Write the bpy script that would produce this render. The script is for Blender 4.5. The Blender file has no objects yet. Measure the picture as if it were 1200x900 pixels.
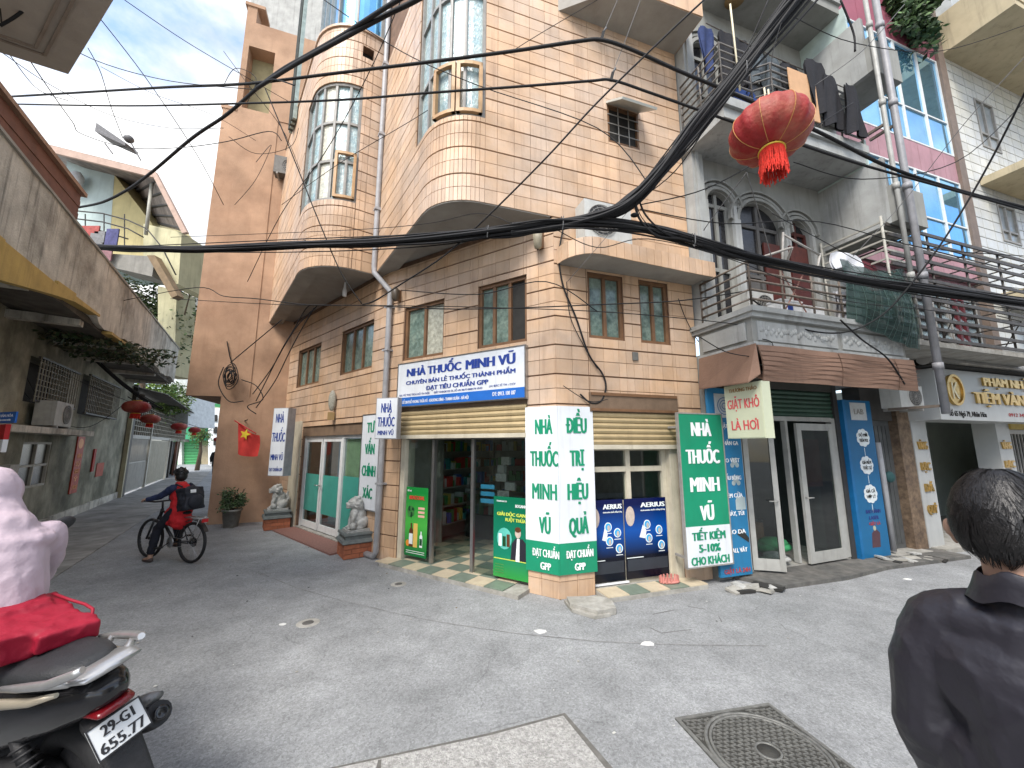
import bpy, bmesh, math, random
from mathutils import Vector, Matrix, noise as mnoise
random.seed(7)
sc = bpy.context.scene
COL = sc.collection
# ---------------------------------------------------------------- camera
FPX = 460.0; TH = math.atan(72/460); CH = 1.85
cam_d = bpy.data.cameras.new("camera"); cam = bpy.data.objects.new("camera", cam_d); COL.objects.link(cam)
cam_d.sensor_width = 36; cam_d.lens = FPX/1200*36; cam_d.clip_start = 0.05; cam_d.clip_end = 2000
cam.location = (0, 0, CH); cam.rotation_euler = (math.pi/2+TH, 0, 0); sc.camera = cam
# ---------------------------------------------------------------- world and sun
SUN_EL, SUN_AZ = math.radians(52), math.radians(205)
w = bpy.data.worlds.new("World"); sc.world = w; w.use_nodes = True
nt = w.node_tree; N = nt.nodes; N.clear()
def wn(t): return N.new(t)
out = wn("ShaderNodeOutputWorld"); bg = wn("ShaderNodeBackground"); bg.inputs[1].default_value = 0.15
sky = wn("ShaderNodeTexSky"); sky.sky_type = 'NISHITA'; sky.sun_disc = False
sky.sun_elevation = SUN_EL; sky.sun_rotation = SUN_AZ; sky.air_density = 1.0; sky.dust_density = 1.5
tc = wn("ShaderNodeTexCoord"); mp = wn("ShaderNodeMapping"); mp.inputs['Scale'].default_value = (1, 1, 1.6); mp.inputs['Location'].default_value = (1.3, 0.4, 0.7)
nz = wn("ShaderNodeTexNoise"); nz.inputs['Scale'].default_value = 2.3; nz.inputs['Detail'].default_value = 9; nz.inputs['Roughness'].default_value = 0.58
rp = wn("ShaderNodeValToRGB"); rp.color_ramp.elements[0].position = 0.42; rp.color_ramp.elements[1].position = 0.56
nz2 = wn("ShaderNodeTexNoise"); nz2.inputs['Scale'].default_value = 4.5; nz2.inputs['Detail'].default_value = 6
rp2 = wn("ShaderNodeValToRGB"); rp2.color_ramp.elements[0].color = (2.7, 2.85, 3.1, 1); rp2.color_ramp.elements[1].color = (5.6, 5.6, 5.6, 1)
rp2.color_ramp.elements[0].position = 0.33; rp2.color_ramp.elements[1].position = 0.56
sk2 = wn("ShaderNodeMixRGB"); sk2.blend_type = 'MULTIPLY'; sk2.inputs[0].default_value = 1; sk2.inputs[2].default_value = (1.5, 1.5, 1.5, 1)
mx = wn("ShaderNodeMixRGB"); L = nt.links.new
L(tc.outputs['Generated'], mp.inputs[0]); L(mp.outputs[0], nz.inputs['Vector']); L(mp.outputs[0], nz2.inputs['Vector'])
L(nz.outputs[0], rp.inputs[0]); L(nz2.outputs[0], rp2.inputs[0]); L(sky.outputs[0], sk2.inputs[1])
L(rp.outputs[0], mx.inputs[0]); L(sk2.outputs[0], mx.inputs[1]); L(rp2.outputs[0], mx.inputs[2]); L(mx.outputs[0], bg.inputs[0]); L(bg.outputs[0], out.inputs[0])
sun_d = bpy.data.lights.new("sun", 'SUN'); sun_d.energy = 2.4; sun_d.angle = math.radians(22); sun_d.color = (1, 0.95, 0.88)
sun = bpy.data.objects.new("sun", sun_d); COL.objects.link(sun)
sdir = Vector((math.sin(SUN_AZ)*math.cos(SUN_EL), math.cos(SUN_AZ)*math.cos(SUN_EL), math.sin(SUN_EL)))
sun.rotation_euler = sdir.to_track_quat('Z', 'Y').to_euler()
sc.view_settings.view_transform = 'Standard'; sc.view_settings.look = 'None'; sc.view_settings.exposure = 0.98; sc.view_settings.gamma = 1.0
sc.cycles.max_bounces = 6; sc.cycles.transparent_max_bounces = 12
try: sc.cycles.use_denoising = True
except Exception: pass
# ---------------------------------------------------------------- survey: where a pixel of the photograph meets a plane
_c, _s = math.cos(TH), math.sin(TH)
def ray(px, py):
    a, b = px-600, 450-py
    return Vector((a, FPX*_c-b*_s, FPX*_s+b*_c))
def G(px, py, z=0.0):
    r = ray(px, py); t = (z-CH)/r.z; return Vector((r.x*t, r.y*t, z))
def D(px, py, y):
    r = ray(px, py); t = y/r.y; return Vector((r.x*t, y, CH+r.z*t))
class Strip:
    """a vertical wall line made of plan points; s runs along it, d is the distance in front of it"""
    def __init__(S, pts):
        S.p = [Vector((a[0], a[1])) for a in pts]; S.c = [0.0]
        for a, b in zip(S.p, S.p[1:]): S.c.append(S.c[-1]+(b-a).length)
        S.L = S.c[-1]; S.n = []
        for a, b in zip(S.p, S.p[1:]):
            u = (b-a).normalized(); n = Vector((u.y, -u.x))
            if n.dot(-(a+b)/2) < 0: n = -n
            S.n.append(n)
        if len(S.n) > 2:
            sg = [a.cross(b) if False else 0 for a, b in zip(S.n, S.n[1:])]
    def flip(S): S.n = [-n for n in S.n]; return S
    def seg(S, s):
        i = 0
        while i < len(S.n)-1 and s > S.c[i+1]: i += 1
        return i
    def P(S, s, z, d=0.0, mit=False):
        i = S.seg(s); u = (S.p[i+1]-S.p[i]).normalized(); n = S.n[i]
        if mit and len(S.n) > 1:
            t = (s-S.c[i])/(S.c[i+1]-S.c[i]); 
            if t < 0.5 and i > 0: n = (n*(0.5+t)+S.n[i-1]*(0.5-t)).normalized()
            if t > 0.5 and i < len(S.n)-1: n = (n*(1.5-t)+S.n[i+1]*(t-0.5)).normalized()
        q = S.p[i]+u*(s-S.c[i])+n*d
        return Vector((q.x, q.y, z))
    def hit(S, px, py, d=0.0):
        r = ray(px, py); best = None
        for i, n in enumerate(S.n):
            A = S.p[i]+n*d; den = n.x*r.x+n.y*r.y
            if abs(den) < 1e-9: continue
            t = (n.x*A.x+n.y*A.y)/den
            if t <= 0: continue
            q = Vector((r.x*t, r.y*t)); u = (S.p[i+1]-S.p[i]).normalized(); k = (q-A).dot(u); Ls = S.c[i+1]-S.c[i]
            lo = -1e9 if i == 0 else -1e-3; hi = 1e9 if i == len(S.n)-1 else Ls+1e-3
            if lo <= k <= hi and (best is None or t < best[0]): best = (t, S.c[i]+k, CH+r.z*t)
        return (best[1], best[2]) if best else (0, 0)
    def ang(S, s):
        i = S.seg(s); u = S.p[i+1]-S.p[i]; return math.atan2(u.y, u.x)
# ---------------------------------------------------------------- mesh builder
class M:
    def __init__(m): m.v = []; m.f = []; m.mi = []; m.cur = 0; m.sm = []; m.smooth = False
    def add(m, vs, fs):
        o = len(m.v); m.v += [Vector(v) for v in vs]
        for f in fs: m.f.append([o+i for i in f]); m.mi.append(m.cur); m.sm.append(m.smooth)
    def hexa(m, p):
        m.add(p, [(0, 3, 2, 1), (4, 5, 6, 7), (0, 1, 5, 4), (1, 2, 6, 5), (2, 3, 7, 6), (3, 0, 4, 7)]); return m
    def box(m, c, s, rot=None):
        c = Vector(c); R_ = rot if rot is not None else Matrix.Identity(3)
        if isinstance(R_, (int, float)): R_ = Matrix.Rotation(R_, 3, 'Z')
        h = [x/2 for x in s]
        p = [c+R_ @ Vector((a*h[0], b*h[1], e*h[2])) for e in (-1, 1) for a, b in ((-1, -1), (1, -1), (1, 1), (-1, 1))]
        return m.hexa(p)
    def sbox(m, S, s0, s1, z0, z1, d0, d1, mit=True):
        if s1 < s0: s0, s1 = s1, s0
        cut = [s0]+[c for c in S.c[1:-1] if s0+1e-4 < c < s1-1e-4]+[s1]
        for a, b in zip(cut, cut[1:]):
            e = 1e-6
            if len(S.n) > 1 and mit:
                q = [S.P(a+e, z, d, True) if d in (d1, d0) else None for z in (z0, z1) for d in (0,)]
            P = lambda s, z, d: S.P(s, z, d, mit)
            m.hexa([P(a+e, z0, d1), P(b-e, z0, d1), P(b-e, z0, d0), P(a+e, z0, d0), P(a+e, z1, d1), P(b-e, z1, d1), P(b-e, z1, d0), P(a+e, z1, d0)])
        return m
    def tube(m, pts, r, n=8, caps=True):
        pts = [Vector(p) for p in pts]; k = len(pts); o = len(m.v); up = None
        rr = r if isinstance(r, (list, tuple)) else [r]*k
        for i, p in enumerate(pts):
            t = (pts[min(i+1, k-1)]-pts[max(i-1, 0)]).normalized()
            if up is None: up = t.orthogonal().normalized()
            a = (up-t*up.dot(t)); a = a.normalized() if a.length > 1e-6 else t.orthogonal().normalized(); up = a; b = t.cross(a)
            for j in range(n):
                q = 2*math.pi*j/n; m.v.append(p+(a*math.cos(q)+b*math.sin(q))*rr[i])
        for i in range(k-1):
            for j in range(n):
                m.f.append([o+i*n+j, o+i*n+(j+1) % n, o+(i+1)*n+(j+1) % n, o+(i+1)*n+j]); m.mi.append(m.cur); m.sm.append(n > 5)
        if caps:
            m.f.append([o+j for j in range(n)][::-1]); m.f.append([o+(k-1)*n+j for j in range(n)]); m.mi += [m.cur]*2; m.sm += [False]*2
        return m
    def lathe(m, prof, c=(0, 0, 0), n=20, rot=None, sx=1, sy=1):
        c = Vector(c); o = len(m.v); k = len(prof)
        for r, z in prof:
            for j in range(n):
                q = 2*math.pi*j/n; v = Vector((r*math.cos(q)*sx, r*math.sin(q)*sy, z))
                m.v.append(c+(rot @ v if rot else v))
        for i in range(k-1):
            for j in range(n):
                m.f.append([o+i*n+j, o+i*n+(j+1) % n, o+(i+1)*n+(j+1) % n, o+(i+1)*n+j]); m.mi.append(m.cur); m.sm.append(True)
        return m
    def ell(m, c, r, rot=None, n=14, k=8):
        prof = [(math.sin(math.pi*i/k), -math.cos(math.pi*i/k)) for i in range(k+1)]
        c = Vector(c); o = len(m.v)
        for a, z in prof:
            for j in range(n):
                q = 2*math.pi*j/n; v = Vector((max(a, 1e-3)*math.cos(q)*r[0], max(a, 1e-3)*math.sin(q)*r[1], z*r[2]))
                m.v.append(c+(rot @ v if rot else v))
        for i in range(k):
            for j in range(n):
                m.f.append([o+i*n+j, o+i*n+(j+1) % n, o+(i+1)*n+(j+1) % n, o+(i+1)*n+j]); m.mi.append(m.cur); m.sm.append(True)
        return m
    def prism(m, poly, z0, z1):
        n = len(poly); a = sum(poly[i][0]*poly[(i+1) % n][1]-poly[(i+1) % n][0]*poly[i][1] for i in range(n))
        if a < 0: poly = poly[::-1]
        m.add([(p[0], p[1], z0) for p in poly]+[(p[0], p[1], z1) for p in poly],
              [list(range(n))[::-1], list(range(n, 2*n))]+[(i, (i+1) % n, n+(i+1) % n, n+i) for i in range(n)]); return m
    def ext(m, poly, vec):
        n = len(poly); vec = Vector(vec)
        m.add([Vector(p) for p in poly]+[Vector(p)+vec for p in poly],
              [list(range(n))[::-1], list(range(n, 2*n))]+[(i, (i+1) % n, n+(i+1) % n, n+i) for i in range(n)]); return m
    def quad(m, a, b, c, d): m.add([a, b, c, d], [(0, 1, 2, 3)]); return m
    def build(m, name, mats, parent=None, local=False, recalc=True):
        me = bpy.data.meshes.new(name); org = Vector((0, 0, 0))
        if parent is not None and not local: org = ORG.get(parent.name, org)
        me.from_pydata([tuple(v-org) for v in m.v], [], m.f)
        if not isinstance(mats, (list, tuple)): mats = [mats]
        for x in mats: me.materials.append(x)
        me.polygons.foreach_set('material_index', m.mi); me.polygons.foreach_set('use_smooth', m.sm)
        if recalc:
            b = bmesh.new(); b.from_mesh(me); bmesh.ops.recalc_face_normals(b, faces=b.faces); b.to_mesh(me); b.free()
        me.update()
        o = bpy.data.objects.new(name, me); COL.objects.link(o)
        if parent is not None: o.parent = parent; ORG[o.name] = ORG.get(parent.name, Vector((0, 0, 0)))
        return o
ORG = {}
def root(name, loc, label, cat, group=None, rz=0.0, rot=None):
    o = bpy.data.objects.new(name, None); COL.objects.link(o); o.location = loc; o.rotation_euler = rot or (0, 0, rz)
    o.empty_display_size = 0.2; o['label'] = label; o['category'] = cat
    if group: o['group'] = group
    ORG[o.name] = Vector(loc); return o
def tag(o, label=None, cat=None, group=None, kind=None):
    for k, v in (('label', label), ('category', cat), ('group', group), ('kind', kind)):
        if v: o[k] = v
    return o
def copy_tree(o, parent=None):
    c = o.copy(); COL.objects.link(c)
    if parent is not None: c.parent = parent
    for ch in [x for x in KIDS.get(o.name, [])]: copy_tree(ch, c)
    return c
KIDS = {}
def index_kids(o):
    KIDS.clear()
    for x in bpy.data.objects:
        if x.parent: KIDS.setdefault(x.parent.name, []).append(x)
# ---------------------------------------------------------------- materials
MATS = {}
def mat(name, col, rough=0.7, var=0.15, scale=6.0, bump=0.15, bscale=60.0, metal=0.0, col2=None, streak=0.0, spec=0.4, alpha=None, trans=0.0, emit=None, island=0.0, coat=0.0, dirt=None, thr=(0.42, 0.62)):
    if name in MATS: return MATS[name]
    m = bpy.data.materials.new(name); m.use_nodes = True; t = m.node_tree; n = t.nodes; l = t.links.new
    b = n['Principled BSDF']; b.inputs['Roughness'].default_value = rough; b.inputs['Metallic'].default_value = metal
    b.inputs['Specular IOR Level'].default_value = spec
    if coat: b.inputs['Coat Weight'].default_value = coat; b.inputs['Coat Roughness'].default_value = 0.08
    if trans: b.inputs['Transmission Weight'].default_value = trans
    if alpha is not None: b.inputs['Alpha'].default_value = alpha
    if emit: b.inputs['Emission Color'].default_value = (*emit[:3], 1); b.inputs['Emission Strength'].default_value = emit[3]
    c = (*col, 1); g = n.new('ShaderNodeNewGeometry')
    a = n.new('ShaderNodeTexNoise'); a.inputs['Scale'].default_value = scale; a.inputs['Detail'].default_value = 7; a.inputs['Roughness'].default_value = 0.6
    l(g.outputs['Position'], a.inputs['Vector'])
    mr = n.new('ShaderNodeMapRange'); mr.inputs[1].default_value = 0.3; mr.inputs[2].default_value = 0.7; mr.inputs[3].default_value = 1-var; mr.inputs[4].default_value = 1+var
    l(a.outputs['Fac'], mr.inputs[0]); val = mr.outputs[0]
    if island:
        mr2 = n.new('ShaderNodeMapRange'); mr2.inputs[3].default_value = 1-island; mr2.inputs[4].default_value = 1+island
        oi = n.new('ShaderNodeObjectInfo'); ad = n.new('ShaderNodeMath'); ad.operation = 'ADD'; l(g.outputs['Random Per Island'], ad.inputs[0]); l(oi.outputs['Random'], ad.inputs[1])
        fr = n.new('ShaderNodeMath'); fr.operation = 'FRACT'; l(ad.outputs[0], fr.inputs[0]); l(fr.outputs[0], mr2.inputs[0])
        mm = n.new('ShaderNodeMath'); mm.operation = 'MULTIPLY'; l(val, mm.inputs[0]); l(mr2.outputs[0], mm.inputs[1]); val = mm.outputs[0]
    vm = n.new('ShaderNodeVectorMath'); vm.operation = 'SCALE'; vm.inputs[0].default_value = col
    base = vm.outputs[0]
    if col2 is not None:
        x = n.new('ShaderNodeMixRGB'); x.inputs[1].default_value = c; x.inputs[2].default_value = (*col2, 1)
        a2 = n.new('ShaderNodeTexNoise'); a2.inputs['Scale'].default_value = scale*0.35; a2.inputs['Detail'].default_value = 8; a2.inputs['Roughness'].default_value = 0.65
        l(g.outputs['Position'], a2.inputs['Vector'])
        m2 = n.new('ShaderNodeMapRange'); m2.inputs[1].default_value = thr[0]; m2.inputs[2].default_value = thr[1]; l(a2.outputs['Fac'], m2.inputs[0]); l(m2.outputs[0], x.inputs[0])
        l(x.outputs[0], vm.inputs[0])
    l(val, vm.inputs['Scale'])
    if streak or dirt:
        dc = dirt or (0.06, 0.05, 0.04)
        mp = n.new('ShaderNodeMapping'); mp.inputs['Scale'].default_value = (7, 7, 0.45); l(g.outputs['Position'], mp.inputs[0])
        s = n.new('ShaderNodeTexNoise'); s.inputs['Scale'].default_value = 1.0; s.inputs['Detail'].default_value = 8; s.inputs['Roughness'].default_value = 0.7; l(mp.outputs[0], s.inputs['Vector'])
        sm = n.new('ShaderNodeMapRange'); sm.inputs[1].default_value = 0.52; sm.inputs[2].default_value = 0.75; sm.inputs[4].default_value = streak or 0.5; l(s.outputs['Fac'], sm.inputs[0])
        x2 = n.new('ShaderNodeMixRGB'); l(sm.outputs[0], x2.inputs[0]); l(base, x2.inputs[1]); x2.inputs[2].default_value = (*dc, 1); base = x2.outputs[0]
    l(base, b.inputs['Base Color'])
    if bump:
        bn = n.new('ShaderNodeTexNoise'); bn.inputs['Scale'].default_value = bscale; bn.inputs['Detail'].default_value = 4; l(g.outputs['Position'], bn.inputs['Vector'])
        bp = n.new('ShaderNodeBump'); bp.inputs['Strength'].default_value = bump; bp.inputs['Distance'].default_value = 0.02; l(bn.outputs['Fac'], bp.inputs['Height']); l(bp.outputs[0], b.inputs['Normal'])
    MATS[name] = m; return m
def glass(name, tint=(0.8, 0.85, 0.85), alpha=0.25, rough=0.03):
    if name in MATS: return MATS[name]
    m = bpy.data.materials.new(name); m.use_nodes = True; t = m.node_tree; n = t.nodes; l = t.links.new; n.remove(n['Principled BSDF'])
    tr = n.new('ShaderNodeBsdfTransparent'); tr.inputs[0].default_value = (*tint, 1); gl = n.new('ShaderNodeBsdfGlossy'); gl.inputs['Roughness'].default_value = rough
    fr = n.new('ShaderNodeMath'); fr.operation = 'POWER'; fr.inputs[1].default_value = 4.0; lw = n.new('ShaderNodeLayerWeight'); lw.inputs['Blend'].default_value = 0.5; l(lw.outputs['Facing'], fr.inputs[0]); ad = n.new('ShaderNodeMath'); ad.operation = 'MULTIPLY_ADD'; ad.inputs[1].default_value = 0.7; ad.inputs[2].default_value = alpha; ad.use_clamp = True
    mx = n.new('ShaderNodeMixShader'); l(fr.outputs[0], ad.inputs[0]); l(ad.outputs[0], mx.inputs[0]); l(tr.outputs[0], mx.inputs[1]); l(gl.outputs[0], mx.inputs[2]); l(mx.outputs[0], n['Material Output'].inputs[0])
    MATS[name] = m; return m
# ---------------------------------------------------------------- text
def text_mesh(s, bold=0.0, ext=0.004):
    b_ = bold; bold = 0.0
    cu = bpy.data.curves.new('t', 'FONT'); cu.body = s; cu.size = 1; cu.offset = bold; cu.extrude = ext; cu.resolution_u = 2; cu.align_x = 'LEFT'
    o = bpy.data.objects.new('t', cu); COL.objects.link(o); dg = bpy.context.evaluated_depsgraph_get()
    me = bpy.data.meshes.new_from_object(o.evaluated_get(dg)); bpy.data.objects.remove(o); bpy.data.curves.remove(cu)
    return me
TXT = {}
def text(s, S, s0, s1, z0, z1, d, m, parent, bold=0.018, ext=0.003, name='lettering', flipx=False, capfit=True, shear=0.0):
    """letter a line of writing on strip S between s0 and s1, with the capitals standing from z0 to z1"""
    key = s
    if key not in TXT:
        pl_ = s.replace('Đ', 'D').replace('Ơ', 'O').replace('Ư', 'U'); me_ = text_mesh(pl_, 0, 1.0); vs_, fs_ = [tuple(v.co) for v in me_.vertices], [list(p.vertices) for p in me_.polygons]
        def wid(q): q = q.replace('Đ', 'D').replace('Ơ', 'O').replace('Ư', 'U'); return max([v.co.x for v in text_mesh(q, 0, 1).vertices])
        for i, ch in enumerate(s):
            if ch in 'ĐƠƯ' and len(s) < 20:
                r_ = wid(s[:i+1]); l_ = r_-wid('D' if ch == 'Đ' else 'O' if ch == 'Ơ' else 'U')
                q = (l_-.04, .33, l_+.30, .40) if ch == 'Đ' else (r_-.06, .66, r_+.07, .80); o_ = len(vs_)
                vs_ += [(x, y, z) for z in (1.0, 0.0) for x, y in ((q[0], q[1]), (q[2], q[1]), (q[2], q[3]), (q[0], q[3]))]; fs_ += [[o_, o_+1, o_+2, o_+3]]
        me2 = bpy.data.meshes.new('t'); me2.from_pydata(vs_, [], fs_); TXT[key] = me2
    src = TXT[key]; xs = [v.co.x for v in src.vertices]
    x0, x1 = min(xs), max(xs); cap = 0.73
    me = bpy.data.meshes.new(name); fl = (S.P(1, 0)-S.P(0, 0)).cross(Vector((0, 0, 1))).dot(Vector((S.n[0].x, S.n[0].y, 0))) > 0
    a, b = (s0, s1) if fl else (s1, s0)
    org = ORG.get(parent.name, Vector((0, 0, 0))); vs = []
    fs = []; bw = bold*1.45; copies = [0] if bold < .008 else ([-1, 1] if bold < .026 else [-1, -.33, .33, 1]); xr = (x1-x0)+2*bw
    for ci, k in enumerate(copies):
        o_ = len(vs)
        for v in src.vertices:
            u = (v.co.x-x0+bw+k*bw)/xr; zz = z0+(v.co.y/cap)*(z1-z0)
            vs.append(tuple(S.P(a+(b-a)*u, zz, d+ci*.0006+(ext if v.co.z > 0 else 0.0))-org))
        fs += [[o_+i for i in p.vertices] for p in src.polygons]
    me.from_pydata(vs, [], fs); me.materials.append(m); me.update()
    o = bpy.data.objects.new(name, me); COL.objects.link(o); o.parent = parent; ORG[o.name] = org
    return o
def rects(s0, s1, z0, z1, holes):
    """cut a rectangle round its holes into plain rectangles"""
    xs = sorted({s0, s1, *[min(max(h[i], s0), s1) for h in holes for i in (0, 1)]}); r = []
    for a, b in zip(xs, xs[1:]):
        if b-a < 1e-4: continue
        m_ = (a+b)/2; zz = [z0]
        for h in sorted([h for h in holes if h[0] < m_ < h[1]], key=lambda h: h[2]):
            if h[2] > zz[-1]: r.append((a, b, zz[-1], min(h[2], z1)))
            zz.append(max(zz[-1], h[3]))
        if zz[-1] < z1: r.append((a, b, zz[-1], z1))
    return [q for q in r if q[3]-q[2] > 1e-4]
def srt(*h): return (min(h[0], h[1]), max(h[0], h[1]), min(h[2], h[3]), max(h[2], h[3]))
def hole(S, x0, y0, x1, y1, d=0.0):
    a = S.hit(x0, y0, d); b = S.hit(x1, y1, d); return srt(a[0], b[0], a[1], b[1])
def cable(name, pts, r, m, label, n=6, sag=0, group='overhead cables', sub=6, twist=0, cat='cable'):
    """a cable through points, smoothed; twist > 0 winds that many strands into a bundle"""
    P = [Vector(p) for p in pts]; out_ = []
    for i in range(len(P)-1):
        p0 = P[max(i-1, 0)]; p1 = P[i]; p2 = P[i+1]; p3 = P[min(i+2, len(P)-1)]
        for k in range(sub):
            t = k/sub; out_.append(0.5*((2*p1)+(p2-p0)*t+(2*p0-5*p1+4*p2-p3)*t*t+(3*p1-p0-3*p2+p3)*t**3))
    out_.append(P[-1])
    mm = M()
    if twist:
        rnd = random.Random(len(pts)*7+twist)
        for q in range(twist):
            ph = rnd.random()*6.28; f = rnd.uniform(-0.10, 0.16); rad = r*rnd.uniform(0.15, 1.0); wob = rnd.uniform(.12, .4); fr_q = rnd.uniform(.2, .6); pp = []
            for i, p in enumerate(out_):
                t = (out_[min(i+1, len(out_)-1)]-out_[max(i-1, 0)]).normalized(); a = t.cross(Vector((0, 0, 1))).normalized(); b = t.cross(a)
                an = ph+i*f*0.7; pp.append(p+(a*math.cos(an)+b*math.sin(an))*rad*(1+wob*math.sin(i*fr_q+q)))
            mm.tube(pp, r*rnd.choice((.18, .24, .30, .36)), 5)
    else: mm.tube(out_, r, n)
    o = mm.build(name, m); tag(o, label, cat, group); return o
# ================================================================ materials
MT = dict(
 tile=mat('orange_facade_tile', (0.545, 0.362, 0.225), 0.45, 0.16, 1.8, 0.08, 25, island=0.10, col2=(0.53, 0.40, 0.30), streak=0.5, dirt=(0.2, 0.11, 0.07)),
 mortar=mat('dark_mortar', (0.16, 0.095, 0.06), 0.9, 0.3, 8),
 stucco=mat('orange_stucco', (0.42, 0.265, 0.17), 0.9, 0.20, 1.6, 0.35, 45, col2=(0.33, 0.20, 0.125), streak=0.25, dirt=(0.2, 0.11, 0.07)),
 soffit=mat('grey_soffit', (0.34, 0.325, 0.29), 0.85, 0.12, 2.5, 0.1, col2=(0.27, 0.25, 0.22)),
 bronze=mat('bronze_frame', (0.17, 0.09, 0.045), 0.5, 0.2, 9, 0.05),
 greyframe=mat('weathered_grey_frame', (0.26, 0.25, 0.23), 0.5, 0.2, 9, 0.05),
 woodframe=mat('tan_window_frame', (0.45, 0.28, 0.14), 0.5, 0.15, 9, 0.05),
 tealglass=mat('teal_curtained_glass', (0.12, 0.175, 0.15), 0.16, 0.4, 14, 0.05, 30, col2=(0.19, 0.25, 0.21), spec=0.6),
 bayglass=mat('patterned_blue_glass', (0.28, 0.40, 0.42), 0.14, 0.35, 22, 0.5, 38, col2=(0.42, 0.50, 0.48), spec=0.8),
 bayglassw=mat('patterned_pale_glass', (0.50, 0.50, 0.42), 0.2, 0.3, 22, 0.5, 38, col2=(0.6, 0.56, 0.45), spec=0.8),
 skyglass=mat('sky_mirroring_glass', (0.20, 0.48, 0.72), 0.04, 0.1, 3, 0.03, 2, metal=0.85, spec=1.0),
 dark=mat('dark_interior', (0.025, 0.024, 0.022), 0.9, 0.3, 5),
 whiteal=mat('white_aluminium', (0.62, 0.63, 0.62), 0.4, 0.08, 9, 0.03, streak=0.25),
 steel=mat('brushed_steel', (0.42, 0.42, 0.42), 0.3, 0.1, 9, 0.02, metal=0.9),
 shutter=mat('beige_roller_shutter', (0.40, 0.31, 0.17), 0.55, 0.12, 5, 0.08, streak=0.35, dirt=(0.14, 0.10, 0.06)),
 shutbox=mat('brown_shutter_box', (0.17, 0.115, 0.075), 0.6, 0.2, 5, 0.1, streak=0.4),
 greenshut=mat('green_roller_shutter', (0.03, 0.075, 0.05), 0.5, 0.2, 5, 0.08),
 pipe=mat('grey_drain_pipe', (0.33, 0.33, 0.34), 0.5, 0.15, 6, 0.05, streak=0.4),
 cream=mat('cream_painted_post', (0.50, 0.46, 0.36), 0.7, 0.15, 4, 0.15, streak=0.4, dirt=(0.15, 0.11, 0.07)),
 asphalt=mat('asphalt', (0.20, 0.20, 0.195), 0.88, 0.30, 55, 0.7, 130, col2=(0.165, 0.165, 0.165), island=0.0),
 concrete=mat('concrete', (0.34, 0.33, 0.30), 0.9, 0.2, 12, 0.4, 90, col2=(0.26, 0.25, 0.22)),
 black=mat('black_plastic', (0.018, 0.018, 0.02), 0.45, 0.2, 20, 0.05),
 rubber=mat('black_rubber', (0.015, 0.015, 0.016), 0.65, 0.2, 20, 0.1),
 white=mat('white_print', (0.78, 0.79, 0.80), 0.45, 0.04, 2, 0.02, streak=0.18, dirt=(0.3, 0.27, 0.22)),
 signwhite=mat('white_sign_sheet', (0.66, 0.69, 0.72), 0.4, 0.07, 2, 0.02, streak=0.3, dirt=(0.28, 0.26, 0.22)),
 navy=mat('navy_print', (0.02, 0.05, 0.26), 0.5, 0.1, 6, 0.0),
 bluebar=mat('blue_print', (0.02, 0.13, 0.47), 0.4, 0.1, 3, 0.0),
 green=mat('green_print', (0.008, 0.24, 0.125), 0.45, 0.1, 3, 0.02, streak=0.12),
 gold=mat('gold_metal', (0.55, 0.36, 0.11), 0.28, 0.2, 12, 0.1, metal=0.85),
 red=mat('red_print', (0.5, 0.02, 0.025), 0.5, 0.1, 5, 0.02),
)
def Mt(k): return MATS.get(k) or MT[k]
PANE = glass('shop_glass', (0.78, 0.84, 0.83), 0.07)
PANEBACK = None
# ================================================================ survey lines
C0 = (0.58, 5.11)
def along(o, u, t): return (o[0]+u[0]*t, o[1]+u[1]*t)
U1 = (-0.8468, 0.5319); U2 = (-0.742, 0.670); UR = (0.9492, 0.3147)
K1 = along(C0, U1, 3.37); E2 = along(K1, U2, 5.0)
WL = Strip([C0, K1, E2]); WR = Strip([C0, along(C0, UR, 2.36)])
S2 = 3.37
def fillet(A, B, Cc, r, n=9):
    A, B, Cc = Vector(A), Vector(B), Vector(Cc); u = (A-B).normalized(); v = (Cc-B).normalized(); half = u.angle(v)/2
    t = r/math.tan(half); p = B+u*t; q = B+v*t; ctr = B+(u+v).normalized()*(r/math.sin(half)); a0 = math.atan2(*(p-ctr).yx); a1 = math.atan2(*(q-ctr).yx)
    while a1-a0 > math.pi: a1 -= 2*math.pi
    while a1-a0 < -math.pi: a1 += 2*math.pi
    return [tuple(A)]+[(ctr.x+r*math.cos(a0+(a1-a0)*i/n), ctr.y+r*math.sin(a0+(a1-a0)*i/n)) for i in range(n+1)]+[tuple(Cc)]
VAL = (-2.6, 7.02)
RB = Strip(fillet(VAL, (-0.95, 4.602), along(C0, UR, 2.36), 0.72, 8))
LB = Strip(fillet(VAL, (-3.54, 6.34), (-6.9, 10.6), 0.84, 9))
# all wall strips face the street (towards the camera): the valley segments need their normal checked against the bay's outside
def fix_normals(S, inside):
    I = Vector(inside)
    for i, n in enumerate(S.n):
        mid = (S.p[i]+S.p[i+1])/2
        if n.dot(mid-I) < 0: S.n[i] = -n
fix_normals(RB, (-0.2, 6.6)); fix_normals(LB, (-4.6, 8.6))
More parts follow.
